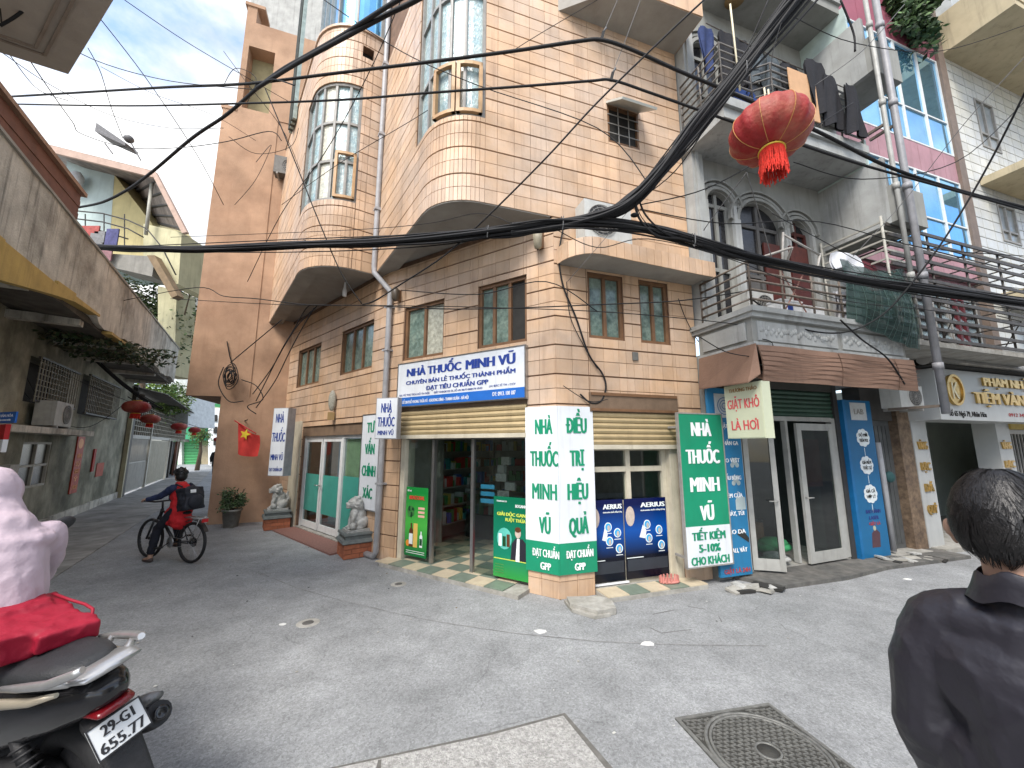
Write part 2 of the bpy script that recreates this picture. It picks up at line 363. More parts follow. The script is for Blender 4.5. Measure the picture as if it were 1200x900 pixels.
# ================================================================ ground
def ground():
    m = M(); xs = [-120, -60, -30, -18, -10, -5, -2, 0, 2, 5, 10, 18, 30, 60, 120]; ys = [-40, -15, -5, 0, 3, 6, 10, 15, 22, 35, 60, 120, 200]
    for i in range(len(xs)-1):
        for j in range(len(ys)-1):
            m.quad((xs[i], ys[j], 0), (xs[i+1], ys[j], 0), (xs[i+1], ys[j+1], 0), (xs[i], ys[j+1], 0))
    o = m.build('road', ASPH); tag(o, kind='structure')
ASPH = None
def asphalt_mat():
    m = bpy.data.materials.new('worn_asphalt'); m.use_nodes = True; t = m.node_tree; n = t.nodes; l = t.links.new; b = n['Principled BSDF']; b.inputs['Roughness'].default_value = 0.85; b.inputs['Specular IOR Level'].default_value = 0.35
    g = n.new('ShaderNodeNewGeometry')
    def noise(sc_, det, rough=0.6):
        x = n.new('ShaderNodeTexNoise'); x.inputs['Scale'].default_value = sc_; x.inputs['Detail'].default_value = det; x.inputs['Roughness'].default_value = rough; l(g.outputs['Position'], x.inputs['Vector']); return x.outputs['Fac']
    def rng(f, a, b_, c, d):
        r = n.new('ShaderNodeMapRange'); r.inputs[1].default_value = a; r.inputs[2].default_value = b_; r.inputs[3].default_value = c; r.inputs[4].default_value = d; l(f, r.inputs[0]); return r.outputs[0]
    def mul(a, b_):
        x = n.new('ShaderNodeMath'); x.operation = 'MULTIPLY'; l(a, x.inputs[0]); l(b_, x.inputs[1]); return x.outputs[0]
    v1 = n.new('ShaderNodeTexVoronoi'); v1.inputs['Scale'].default_value = 75; l(g.outputs['Position'], v1.inputs['Vector'])
    grain = rng(v1.outputs['Color'], 0.0, 1.0, 0.72, 1.28); big = rng(noise(0.35, 5), 0.35, 0.65, 0.86, 1.12); mid = rng(noise(2.2, 7, 0.7), 0.35, 0.68, 0.80, 1.16)
    fine = rng(noise(160, 3, 0.7), 0.3, 0.7, 0.7, 1.3)
    spots = rng(noise(5.5, 4), 0.72, 0.78, 1.0, 0.8)
    f = mul(mul(mul(grain, big), mul(mid, fine)), spots)
    vc = n.new('ShaderNodeTexVoronoi'); vc.feature = 'DISTANCE_TO_EDGE'; vc.inputs['Scale'].default_value = 0.55; vc.inputs['Randomness'].default_value = 1
    wv = n.new('ShaderNodeTexNoise'); wv.inputs['Scale'].default_value = 2.0; wv.inputs['Detail'].default_value = 6; l(g.outputs['Position'], wv.inputs['Vector'])
    mxv = n.new('ShaderNodeMixRGB'); mxv.blend_type = 'ADD'; mxv.inputs[0].default_value = 0.5; l(g.outputs['Position'], mxv.inputs[1]); l(wv.outputs['Color'], mxv.inputs[2]); l(mxv.outputs[0], vc.inputs['Vector'])
    cr = rng(vc.outputs['Distance'], 0.0, 0.004, 0.7, 1.0); crm = rng(noise(0.5, 2), 0.5, 0.56, 1.0, 0.0)
    mixc = n.new('ShaderNodeMath'); mixc.operation = 'MAXIMUM'; l(cr, mixc.inputs[0]); l(crm, mixc.inputs[1]); f = mul(f, mixc.outputs[0])
    vm = n.new('ShaderNodeVectorMath'); vm.operation = 'SCALE'; vm.inputs[0].default_value = (0.262, 0.270, 0.274); l(f, vm.inputs['Scale']); l(vm.outputs[0], b.inputs['Base Color'])
    bp = n.new('ShaderNodeBump'); bp.inputs['Strength'].default_value = 0.55; bp.inputs['Distance'].default_value = 0.008; l(mul(fine, grain), bp.inputs['Height']); l(bp.outputs[0], b.inputs['Normal'])
    return m
ASPH = asphalt_mat(); ground()
# ================================================================ corner building
CB = root('corner_building', (0.58, 5.11, 0), 'orange tiled pharmacy building on the street corner with rounded overhanging bays', 'building')
def wall(name, S, s0, s1, z0, z1, holes, m, parent, d0=-0.24, d1=-0.014):
    mm = M()
    for a, b, c, d in rects(s0, s1, z0, z1, holes): mm.sbox(S, a, b, c, d, d0, d1)
    return mm.build(name, m, parent)
TILES = []
def tiles(S, s0, s1, z0, z1, holes, tw=0.245, tws=None, zoff=0.0):
    """rows 0.2 m high in pairs with a deep groove between the pairs; narrow upright tiles on the curves"""
    z = z0; k = 0; eps = 0.0016
    while z < z1-0.01:
        h = min(0.2, z1-z); groove = 0.017 if k % 2 == 1 else 0.003; s = s0; 
        while s < s1-0.01:
            i = S.seg(s+1e-4); curved = len(S.n) > 3 and (S.c[i+1]-S.c[i]) < 0.3
            wdt = (S.c[i+1]-S.c[i])/2 if curved else tw
            e = min(s+wdt, S.c[i+1] if s+1e-4 < S.c[i+1] else s1, s1)
            if S.c[i+1]-e < 0.05: e = min(S.c[i+1], s1)
            for a, b, c, d in rects(s, e, z, z+h-groove, holes):
                if b-a > 0.012 and d-c > 0.012: TILES.append((S, a+eps/2, b-eps/2, c+eps/2, d-eps/2))
            s = e if e > s+1e-4 else s+0.05
        z += h; k += 1
# -- openings
H1 = hole(WL, 474, 363, 520, 418); H2 = hole(WL, 560, 335, 617, 404); H3 = hole(WL, 401, 388, 437, 433); H4 = hole(WL, 350, 413, 376, 450)
for H in (): pass
zt, zb = 4.25, 3.30
H1 = (2.0, 2.93, zb, zt); H2 = (0.44, 1.31, zb, zt+0.04); H3 = (S2+0.5, S2+1.83, zb, zt); H4 = (S2+2.88, S2+4.25, zb-0.03, zt-0.03)
SH = (0.44, 2.9, 0.0, 2.95); DR = (S2+.62, S2+3.58, 0.0, 2.28)
h5 = hole(WR, 688, 317, 733, 403); h6 = hole(WR, 748, 331, 787, 409); SR = (0.5, 1.9, 0.0, 2.55)
H5 = (h5[0], h5[1], 3.33, 4.3); H6 = (h6[0], h6[1], 3.33, 4.3)
wall('wall', WL, 0.012, WL.L, 0, 5.12, [H1, H2, H3, H4, SH, DR], MT['mortar'], CB)
wall('wall', WR, 0.012, 2.36, 0, 4.3, [H5, H6, SR], MT['mortar'], CB)
tiles(WL, 0, WL.L, 0.0, 5.05, [H1, H2, H3, H4, SH, DR])
tiles(WR, 0, 2.36, 0.0, 4.35, [H5, H6, SR])
# upper right bay and wall
sR = RB.L
a = RB.hit(487, 170); b = RB.hit(569, 137); ZW = b[1]-0.02
HB = (min(a[0], b[0]), max(a[0], b[0]), ZW, 12.0)
wa = RB.hit(711, 116); wb = RB.hit(751, 180); HS = srt(wa[0], wb[0]-0.02, wa[1]-0.1, wb[1]+0.06)
wall('wall', RB, 0.0, sR, 5.05, 11.2, [HB, HS], MT['mortar'], CB, d0=-0.3)
tiles(RB, 0.0, sR, 5.05, 9.6, [HB, HS])
wall('wall', WR, 0.012, 2.36, 4.3, 5.06, [], MT['mortar'], CB)
tiles(WR, 0, 2.36, 4.35, 5.05, [])
# upper left bay
a = LB.hit(351, 245); b = LB.hit(417, 238); t = LB.hit(410, 97); ZL0, ZL1 = b[1], t[1]
HL = (min(a[0], b[0]), max(a[0], b[0]), ZL0, ZL1)
v0 = LB.hit(426, 53); v1 = LB.hit(438, 72); HV = srt(v0[0], v1[0], v0[1], v1[1]); tp = LB.hit(400, 31); ZLT = tp[1]
HL = (HL[0], HL[1]+0.0, ZL0, ZL1)
wall('wall', LB, 0.0, LB.L, 5.05, ZLT, [HL, HV], MT['mortar'], CB, d0=-0.3)
tiles(LB, 0.0, LB.L, 5.05, ZLT, [HL, HV])
mm = M()
def slab_poly(S, inner, z0, z1, off=-0.26):
    pts = []
    for i in range(len(S.p)):
        s = min(max(S.c[i], 1e-3), S.L-1e-3); q = S.P(s, 0, off, True); pts.append((q.x, q.y))
    return M().prism(pts+inner, z0, z1)
slab_poly(RB, [(C0[0]+1.9, C0[1]+1.6), (-2.2, 7.8)], 5.13, 5.28).build('soffit', MT['soffit'], CB)
slab_poly(LB, [(-6.6, 11.4), (-2.2, 7.9)], 5.13, 5.28).build('soffit', MT['soffit'], CB)
# a plain grey rim under each bay's wall
for S in (RB, LB):
    r_ = M(); r_.sbox(S, 0, S.L if S is LB else S.L-2.4, 5.035, 5.049, -0.3, -0.012); r_.build('soffit_rim', MT['soffit'], CB)
# parapet cap of the left bay and the glazed terrace above it
r_ = M(); r_.sbox(LB, 0, LB.L, ZLT, ZLT+0.05, -0.32, 0.03); r_.build('parapet_cap', MT['tile'], CB)
LBg = LB
g = M(); gf = M(); zz = ZLT+0.05
gp = M()
sA = LB.hit(380, 5, -0.2)[0]; sB = LB.hit(455, 20, -0.2)[0]; sl, sh = min(sA, sB), max(sA, sB)
nG = 4
w_ = M(); w_.sbox(LB, max(sl, 0.02), sh+0.5, zz, 13.6, -0.34, -0.3); o = w_.build('terrace_glazing', Mt('sky_mirroring_glass'), CB)
for i in range(nG+2):
    s = max(sl, 0.02)+(sh+0.4-sl)*i/(nG+1); f_ = M(); f_.sbox(LB, s, s+0.06, zz, 13.6, -0.3, -0.24); f_.build('mullion', MT['greyframe'], CB)
# place the tiles: the largest 300 as parts, the rest joined
def place_tiles():
    def size(t):
        S, a, b, c, d = t; q = S.P((a+b)/2, (c+d)/2); v = q-cam.location; n = S.n[S.seg((a+b)/2)]
        if v.y < 0.3: return 0
        px = 600+FPX*v.x/(v.y*_c+v.z*_s); py = 450-FPX*(v.z*_c-v.y*_s)/(v.y*_c+v.z*_s)
        if not (-10 < px < 1210 and -10 < py < 900): return 0
        return (b-a)*(d-c)*abs(v.normalized().dot(Vector((n.x, n.y, 0))))/v.length_squared
    T = sorted(TILES, key=size, reverse=True); cache = {}; rest = M()
    for i, (S, a, b, c, d) in enumerate(T):
        p = S.P(a+1e-6, c); u = S.P(b-1e-6, c)-p; w_, h = round(u.length, 3), round(d-c, 3); n = S.n[S.seg((a+b)/2)]; n = Vector((n.x, n.y, 0)); u = u.normalized()
        if i < 290:
            k = (w_, h)
            if k not in cache:
                me = bpy.data.meshes.new('tile'); bvl = 0.002
                me.from_pydata([(0, 0, 0), (w_, 0, 0), (w_, 0, h), (0, 0, h), (bvl, 0.014, bvl), (w_-bvl, 0.014, bvl), (w_-bvl, 0.014, h-bvl), (bvl, 0.014, h-bvl)], [],
                               [(4, 5, 6, 7), (0, 1, 5, 4), (1, 2, 6, 5), (2, 3, 7, 6), (3, 0, 4, 7)])
                me.materials.append(MT['tile']); cache[k] = me
            o = bpy.data.objects.new('tile', cache[k]); COL.objects.link(o); o.parent = CB
            nn = n+Vector((random.uniform(-.006, .006), random.uniform(-.006, .006), random.uniform(-.006, .006))); uu = u; zz_ = Vector((0, 0, 1))
            mat4 = Matrix(((u.x, nn.x, 0, 0), (u.y, nn.y, 0, 0), (0, nn.z, 1, 0), (0, 0, 0, 1))); q = p-n*0.014-Vector((0.58, 5.11, 0)); mat4.translation = q
            o.matrix_local = mat4
        else:
            jj = random.uniform(-0.0015, 0.001); A = p-n*0.014; B = p+n*jj; W_ = u*w_; Hh = Vector((0, 0, h)); e = 0.002; E_ = u*e; Z_ = Vector((0, 0, e))
            rest.add([A, A+W_, A+W_+Hh, A+Hh, B+E_+Z_, B+W_-E_+Z_, B+W_-E_+Hh-Z_, B+E_+Hh-Z_], [(4, 5, 6, 7), (0, 1, 5, 4), (1, 2, 6, 5), (2, 3, 7, 6), (3, 0, 4, 7)])
    o = rest.build('facade_tiles', MT['tile'], CB); o['kind'] = 'stuff'
# -- windows
def window(S, H, cols, rows, frame, panes, parent, d=-0.06, fw=0.05, back=True, th=0.05, opened=(), grid=None):
    s0, s1, z0, z1 = H; f = M()
    f.sbox(S, s0, s1, z0, z0+fw, d-th, d+0.02); f.sbox(S, s0, s1, z1-fw, z1, d-th, d+0.02)
    f.sbox(S, s0, s0+fw, z0+fw, z1-fw, d-th, d+0.018); f.sbox(S, s1-fw, s1, z0+fw, z1-fw, d-th, d+0.018)
    cs = [s0+fw+(s1-s0-2*fw)*i/cols for i in range(cols+1)] if isinstance(cols, int) else [s0+fw]+[s0+(s1-s0)*c for c in cols]+[s1-fw]
    rs = [z0+fw+(z1-z0-2*fw)*i/rows for i in range(rows+1)] if isinstance(rows, int) else [z0+fw]+[z0+(z1-z0)*c for c in rows]+[z1-fw]
    for c in cs[1:-1]: f.sbox(S, c-fw/2, c+fw/2, z0+fw, z1-fw, d-th, d+0.014)
    for r in rs[1:-1]: f.sbox(S, s0+fw, s1-fw, r-fw/2, r+fw/2, d-th, d+0.01)
    fo = f.build('window', frame, parent); q = 0
    for i in range(len(cs)-1):
        for j in range(len(rs)-1):
            p = M(); mt = panes[q % len(panes)] if isinstance(panes, list) else panes; q += 1
            if (i, j) in opened: p.sbox(S, cs[i]+.01, cs[i]+.035, rs[j], rs[j+1], d+0.02, d+0.32); p.build('casement', mt, fo); continue
            p.sbox(S, cs[i], cs[i+1], rs[j], rs[j+1], d-0.035, d-0.028); p.build('pane', mt, fo)
    if back:
        k = M(); k.sbox(S, s0-0.02, s1+0.02, z0-0.02, z1+0.02, d-0.16, d-0.12, mit=False); k.build('window_back', MT['dark'], fo)
    return fo
TG = Mt('teal_curtained_glass'); BG = Mt('patterned_blue_glass'); BW = Mt('patterned_pale_glass')
window(WL, H1, [.5], 1, MT['bronze'], [mat('bright_curtained_glass', (.40, .40, .33), .2, .35, 16, .3, 30, spec=.7), TG], CB); window(WL, H2, [0.36, 0.68], 1, MT['bronze'], [MT['dark'], TG, TG], CB)
window(WL, H3, 3, 1, MT['bronze'], TG, CB); window(WL, H4, 3, 1, MT['bronze'], TG, CB)
window(WR, H5, 2, 1, MT['bronze'], TG, CB); window(WR, H6, 2, 1, MT['bronze'], TG, CB)
# tall bay windows in facets
cc = [c for c in RB.c if HB[0]+0.08 < c < HB[1]-0.08]
fr = [(c-HB[0])/(HB[1]-HB[0]) for c in cc][::2]
window(RB, HB, fr, [0.16, 0.36, 0.56, 0.78], MT['greyframe'], [BG, BG, BG, BG, BG, BW, BG, BG, BG, BG], CB, d=-0.05, fw=0.045)
cas = M(); s9 = HB[1]-0.05; 
for k in range(2):
    a_, b_ = s9-0.38*(k+1)+0.02, s9-0.38*k
    for q in ((a_, a_+0.05, ZW+0.05, ZW+0.85), (b_-0.05, b_, ZW+0.05, ZW+0.85), (a_, b_, ZW+0.05, ZW+0.1), (a_, b_, ZW+0.8, ZW+0.85)): cas.sbox(RB, *q, -0.035, 0.02)
cas.build('casement_frame', MT['woodframe'], CB)
cc = [c for c in LB.c if HL[0]+0.08 < c < HL[1]-0.08]; fr = [(c-HL[0])/(HL[1]-HL[0]) for c in cc][::2]
window(LB, HL, fr, [0.33, 0.66], MT['greyframe'], [BG, BG, BG, BG, BG, BG, BW, BW, BW], CB, d=-0.05, fw=0.05)
cas = M(); a_, b_ = HL[0]+0.04, HL[0]+0.42
for q in ((a_, a_+0.05, ZL0+0.05, ZL0+1.0), (b_-0.05, b_, ZL0+0.05, ZL0+1.0), (a_, b_, ZL0+0.05, ZL0+0.1), (a_, b_, ZL0+0.95, ZL0+1.0)): cas.sbox(LB, *q, -0.035, 0.02)
cas.build('casement_frame', MT['woodframe'], CB)
k = M(); k.sbox(LB, *HV, -0.2, -0.16); k.build('vent_back', MT['dark'], CB)
# small top hung window with grille and open flap
sw = window(RB, HS, 1, 1, MT['bronze'], MT['dark'], CB, d=-0.02, fw=0.03)
gr = M(); s0, s1, z0, z1 = HS
for i in range(1, 3): gr.sbox(RB, s0+(s1-s0)*i/3-.006, s0+(s1-s0)*i/3+.006, z0, z1, 0.0, 0.012)
for i in range(1, 4): gr.sbox(RB, s0, s1, z0+(z1-z0)*i/4-.006, z0+(z1-z0)*i/4+.006, 0.0, 0.01)
gr.build('grille', MT['greyframe'], sw)
fl = M(); P = lambda s, z, d: RB.P(s, z, d)
fl.hexa([P(s0-.02, z1-.30, 0.42), P(s1+.02, z1-.30, 0.42), P(s1+.02, z1+.02, 0.0), P(s0-.02, z1+.02, 0.0), P(s0-.02, z1-.27, 0.435), P(s1+.02, z1-.27, 0.435), P(s1+.02, z1+.05, 0.01), P(s0-.02, z1+.05, 0.01)])
fl.build('open_flap', mat('flap_glass', (0.45, 0.46, 0.42), 0.3, 0.1, 5, 0.02), sw)
# -- ledge carrying the air conditioner, top slab
def ledge():
    pts = [WR.P(0.06, 0, 0)]+[WR.P(0.06+0.40*(1-math.cos(q)), 0, 0.45*math.sin(q)) for q in [math.pi/2*i/6 for i in range(1, 7)]]+[WR.P(2.1, 0, 0.36), WR.P(2.48, 0, 0.35), WR.P(2.48, 0, -0.1), WR.P(0.06, 0, -0.1)]
    M().prism([(p.x, p.y) for p in pts], 4.335, 4.56).build('ledge', MT['soffit'], CB)
    front = pts[:9]; m = M()
    for a, b in zip(front, front[1:]):
        L_ = (b-a).length; n = max(1, round(L_/0.13)); u = (b-a)/L_
        nn = Vector((u.y, -u.x, 0)); 
        if nn.dot(-a) < 0: nn = -nn
        for i in range(n):
            p = a+u*(L_*i/n+.003); q = a+u*(L_*(i+1)/n-.003)
            t = M(); t.hexa([Vector((x.x, x.y, z))+nn*e for z in (4.33, 4.565) for x, e in ((p, .014), (q, .014), (q, .001), (p, .001))]); t.build('edge_tile', MT['tile'], CB)
ledge()
ts = M(); ts.hexa([WR.P(s, z, d) for z in (8.56, 8.9) for s, d in ((0.15, 0.0), (0.9, 0.58), (2.36, 0.62), (2.36, -0.2))]); ts.build('roof_slab', MT['soffit'], CB)
ts = M(); ts.hexa([WR.P(s, z, d) for z in (8.57, 8.9) for s, d in ((0.88, 0.575), (0.89, 0.6), (2.37, 0.64), (2.37, 0.61))])
ts.hexa([WR.P(s, z, d) for z in (8.57, 8.9) for s, d in ((2.362, -0.1), (2.378, -0.1), (2.378, 0.61), (2.362, 0.61))])
ts.build('slab_edge', MT['tile'], CB)
place_tiles()
# -- drain pipe in the valley
p1 = Vector((VAL[0]+0.03, VAL[1]-0.13, 0)); l1 = WL.hit(457, 350, 0.07)
pp = [(p1.x, p1.y, 13), (p1.x, p1.y, 9), (p1.x, p1.y, 5.15), (p1.x+.01, p1.y, 5.02)]; e = WL.P(l1[0], 4.62, 0.07); pp += [tuple(e), tuple(WL.P(l1[0], 4.5, 0.07)), tuple(WL.P(l1[0], 2.5, 0.07)), tuple(WL.P(l1[0]+0.03, 0.12, 0.07)), tuple(WL.P(l1[0]+0.08, 0.05, 0.07)), tuple(WL.P(l1[0]+0.45, 0.05, 0.09))]
M().tube(pp, 0.05, 10).build('drain_pipe', MT['pipe'], CB)
for z in (1.2, 2.3, 3.5, 4.3): M().sbox(WL, l1[0]-.07, l1[0]+.07, z, z+.03, 0, 0.125).build('pipe_clip', MT['pipe'], CB)
for z in (6.3, 7.9, 9.5): M().box((p1.x, p1.y, z), (.12, .12, .05), 0.6).build('pipe_clip', MT['pipe'], CB)
# -- roller shutters
def shutter(S, s0, s1, z0, z1, m, parent, d=-0.02, pitch=0.075, bm=None):
    k = M(); n = max(2, round((z1-z0)/pitch)); 
    o0 = M(); o0.sbox(S, s0, s1, z0-.06, z0, d-.03, d+.02); o = o0.build('roller_shutter', bm or m, parent)
    for i in range(n):
        a = z0+(z1-z0)*i/n; h = (z1-z0)/n
        me = M(); A, B = s0, s1
        prof = [(0, d-.03), (0, d-.004), (h*.15, d+.006), (h*.5, d+.016), (h*.85, d+.006), (h*.97, d-.012), (h*.97, d-.03)]
        pa = [S.P(A, a+q[0], q[1]) for q in prof]; pb = [S.P(B, a+q[0], q[1]) for q in prof]; q_ = len(prof)
        me.add(pa+pb, [(j, j+1, q_+j+1, q_+j) for j in range(q_-1)]+[list(range(q_))[::-1], list(range(q_, 2*q_))])
        me.build('slat', m, o)
    return o
WL1 = Strip([C0, K1]); WL2 = Strip([K1, E2])
shutter(WL1, 0.45, 2.89, 2.02, 2.42, MT['shutter'], CB, d=0.0, bm=MT['cream'])
M().sbox(WL1, 0.44, 2.9, 2.42, 2.95, -0.2, -0.02).build('shutter_box', MT['shutbox'], CB)
shutter(WR, 0.52, 1.9, 1.86, 2.30, MT['shutter'], CB, d=0.0, bm=MT['cream'])
m_ = M(); m_.sbox(WR, 0.48, 1.92, 2.30, 2.56, -0.1, 0.03); o = m_.build('shutter_box', MT['shutbox'], CB)
m_ = M(); m_.sbox(WR, 0.5, 1.9, 2.52, 2.56, 0.03, 0.045); m_.sbox(WR, 0.5, 1.9, 2.31, 2.345, 0.03, 0.045); m_.build('trim', MT['bronze'], o)
# jambs
M().sbox(WL1, 2.8, 2.9, 0, 2.0, -0.25, -0.03).build('jamb', MT['cream'], CB)
M().sbox(WR, 1.77, 1.9, 0, 1.84, -0.25, -0.03).build('jamb', MT['cream'], CB)
# white frame window behind the posters on the right
window(WR, (0.5, 1.77, 1.0, 1.85), [0.5], [0.08, 0.62], MT['cream'], PANE, CB, d=-0.14, fw=0.07, back=False)
M().sbox(WR, 0.5, 1.77, 0.0, 1.0, -0.3, -0.12).build('stall_board', MT['cream'], CB)
# left doors: two leaves and a fixed light
dd = -0.1; s0, s1 = S2+1.5, S2+3.62
wd = mat('door_film', (0.05, 0.27, 0.22), 0.35, 0.1, 4, 0.02); curt = mat('pale_green_curtain', (0.42, 0.52, 0.33), 0.8, 0.2, 6, 0.1)
M().sbox(WL2, .62, 3.58, 2.06, 2.28, -0.3, -0.03).build('shutter_box', MT['shutbox'], CB)
leaf = [(3.50, 2.60), (2.56, 1.66)]
fr_ = M(); fr_.sbox(WL2, 3.51, 3.57, 0.05, 2.06, dd-.06, dd+.03); fr_.sbox(WL2, 1.58, 1.65, 0.05, 2.06, dd-.06, dd+.03); fr_.sbox(WL2, .66, 3.57, 2.0, 2.06, dd-.06, dd+.025); fr_.build('door_frame', MT['whiteal'], CB)
for a, b in leaf:
    b, a = min(a, b), max(a, b); f = M(); f.sbox(WL2, b, b+.06, .07, 1.99, dd-.03, dd+.02); f.sbox(WL2, a-.06, a, .07, 1.99, dd-.03, dd+.02); f.sbox(WL2, b, a, .07, .2, dd-.03, dd+.015); f.sbox(WL2, b, a, 1.93, 1.99, dd-.03, dd+.015)
    fo = f.build('door', MT['whiteal'], CB); M().sbox(WL2, b+.06, a-.06, .2, 1.93, dd-.01, dd-.005).build('pane', PANE, fo); M().sbox(WL2, b+.065, a-.065, .42, 1.22, dd+.0, dd+.002).build('film', wd, fo)
    hd = M(); q = b+.03 if a > 3.2 else a-.03; hd.tube([WL2.P(q, 1.0, dd+.03), WL2.P(q, 1.0, dd+.07), WL2.P(q-.12 if a < 3.2 else q+.12, 1.0, dd+.07)], .012, 6); hd.build('handle', MT['steel'], fo)
fo = M().sbox(WL2, .72, 1.58, .05, 1.99, dd-.02, dd-.01).build('fixed_light', PANE, CB); M().sbox(WL2, .73, 1.57, .1, 1.25, dd-.005, dd-.002).build('film', wd, fo)
cm = M()
for i in range(26):
    s = .74+.82*i/26; dp = dd-.03-.03*(i % 2); e_ = .82/26; cm.add([WL2.P(s, 1.2, dp), WL2.P(s+e_, 1.2, dd-.03-.03*((i+1) % 2)), WL2.P(s+e_, 1.98, dd-.03-.03*((i+1) % 2)), WL2.P(s, 1.98, dp)], [(0, 1, 2, 3)])
cm.build('curtain', curt, CB)
f = M(); f.sbox(WL2, .66, .72, .05, 2.06, dd-.04, dd+.03); f.build('door_frame', MT['whiteal'], CB); M().sbox(WL2, 3.6, 4.15, 0, 2.42, .0, .03).build('cream_post', MT['cream'], CB)
M().sbox(WL2, .5, 3.62, 0.05, 2.1, -1.9, -1.85).build('back_wall', mat('dim_wall', (0.25, 0.22, 0.18), 0.9), CB)
M().sbox(WL2, .6, 3.9, -.02, 0.05, -1.9, 0.0).build('door_step', MT['concrete'], CB); M().sbox(WL2, .7, 3.6, -.02, 0.03, 0.0, .45).build('ramp_tiles', mat('red_ramp_tile', (.22, .11, .09), .7, .25, 30, .3), CB)
M().sbox(WL2, .5, 3.9, 2.4, 2.5, -1.9, -0.25).build('room_ceiling', MT['soffit'], CB)
# ================================================================ pharmacy inside
inn = [WL1.P(0.02, 0, -0.24), WL1.P(3.3, 0, -0.24), WL1.P(3.3, 0, -3.2), WR.P(2.3, 0, -3.6), WR.P(2.3, 0, -0.24)]
M().prism([(p.x, p.y) for p in inn], -0.03, 0.05).build('shop_floor', MT['concrete'], CB)
M().prism([(p.x, p.y) for p in inn], 2.6, 2.7).build('shop_ceiling', mat('dim_ceiling', (0.3, 0.3, 0.28), 0.9), CB)
iw = mat('shop_inner_wall', (0.42, 0.42, 0.40), 0.9)
for a, b in ((1, 2), (2, 3), (3, 4)):
    S_ = Strip([(inn[a].x, inn[a].y), (inn[b].x, inn[b].y)]); M().sbox(S_, 0, S_.L, 0.05, 2.6, -0.06, 0.0).build('inner_wall', iw, CB)
ta = mat('beige_floor_tile', (0.50, 0.43, 0.31), 0.35, 0.12, 9, 0.05); tb = mat('green_grey_floor_tile', (0.16, 0.20, 0.16), 0.35, 0.15, 9, 0.05)
tc_ = {}
for k, mtl in ((0, ta), (1, tb)):
    q = M(); q.box((0, 0, 0), (.294, .294, .012)); me_o = q.build('floor_tile', mtl, CB, local=True); tc_[k] = me_o
first = {0: True, 1: True}
def tile_on(S, i, j, x, y, ang, k, zz=0.058):
    if first[k]: o = tc_[k]; first[k] = False
    else: o = tc_[k].copy(); COL.objects.link(o)
    o.location = Vector((x, y, zz))-ORG[CB.name]; o.rotation_euler = (0, 0, ang)
a1 = math.atan2(U1[1], U1[0]); aR = math.atan2(UR[1], UR[0])
for i in range(9):
    for j in range(8):
        p = WL1.P(0.5+.3*i, 0, 0.12-.3*j)
        if i == 0 and j < 2: continue
        tile_on(WL1, i, j, p.x, p.y, a1, (i+j) % 2)
M().sbox(WL1, 0.42, 2.95, -0.02, 0.05, -0.3, 0.28).build('door_step', MT['concrete'], CB)
for i in range(5):
    p = WR.P(0.66+.3*i, 0, 0.12); tile_on(WR, i, 0, p.x, p.y, aR, i % 2, 0.056)
M().sbox(WR, 0.5, 2.0, -0.02, 0.048, -0.3, 0.28).build('door_step', MT['concrete'], CB)
# shop front posts and glass
for s in (2.21, 1.42):
    f = M(); f.sbox(WL1, s-.025, s+.025, .05, 2.0, -0.12, -0.07); f.build('steel_post', MT['steel'], CB)
for a, b in ((2.26, 2.78), (0.48, 1.38)):
    M().sbox(WL1, a, b, .06, 1.98, -0.1, -0.09).build('shop_glass', PANE, CB)
f = M(); f.sbox(WL1, .46, 2.8, 1.94, 1.99, -.12, -.07); f.build('steel_rail', MT['steel'], CB)
# an inner glass door standing ajar
dS = Strip([tuple(WL1.P(2.18, 0, -0.12).xy), tuple(WL1.P(2.0, 0, -0.9).xy)])
fix_normals(dS, tuple(WL1.P(2.9, 0, -.6).xy))
g_ = M(); g_.sbox(dS, 0.02, .78, .1, 1.94, 0, .012); gd = g_.build('glass_door', PANE, CB); hb = M(); hb.tube([dS.P(.68, .8, .05), dS.P(.68, 1.3, .05)], .015, 8); hb.build('handle', MT['steel'], gd)
# shelves of medicine and counters
shc = [mat('box_'+n_, c_, 0.5, 0.15, 9, 0.0) for n_, c_ in (('white', (.6, .6, .58)), ('teal', (.05, .3, .3)), ('red', (.5, .05, .04)), ('yellow', (.55, .42, .08)), ('blue', (.05, .15, .45)), ('green', (.08, .3, .1)), ('brown', (.18, .09, .04)))]
def shelf_unit(S, s0, s1, d, zt, depth=.3, seed=1, fill=True):
    rnd = random.Random(seed); r = root('medicine_shelf', S.P((s0+s1)/2, 0.05, d-depth/2), SHL[seed], 'shelf')
    f = M(); f.sbox(S, s0, s0+.03, .05, zt, d-depth, d, False); f.sbox(S, s1-.03, s1, .05, zt, d-depth, d, False); f.sbox(S, s0, s1, .05, zt, d-depth-.02, d-depth, False); f.build('case', mat('shelf_wood', (.34, .32, .28), .6), r)
    z = .35
    while z < zt:
        M().sbox(S, s0+.03, s1-.03, z, z+.02, d-depth, d-.01, False).build('shelf_board', mat('shelf_wood', (.2, .17, .13)), r)
        bx = M(); s = s0+.05
        while s < s1-.12 and fill and z < zt-.2:
            w_ = rnd.uniform(.05, .13); h = rnd.uniform(.1, .24); bx.cur = rnd.randrange(7); bx.sbox(S, s, s+w_-.008, z+.021, z+.02+h, d-depth+.05, d-.03-rnd.random()*.08, False); s += w_
        if bx.v: o = bx.build('medicine_boxes', shc, r); o['kind'] = 'stuff'
        z += .34
    return r
SHL = {1: 'tall shelf of medicine boxes against the back wall of the pharmacy', 2: 'shelf of medicine boxes on the side wall behind the left shop glass', 3: 'shelf of medicine seen through the window above the blue posters'}
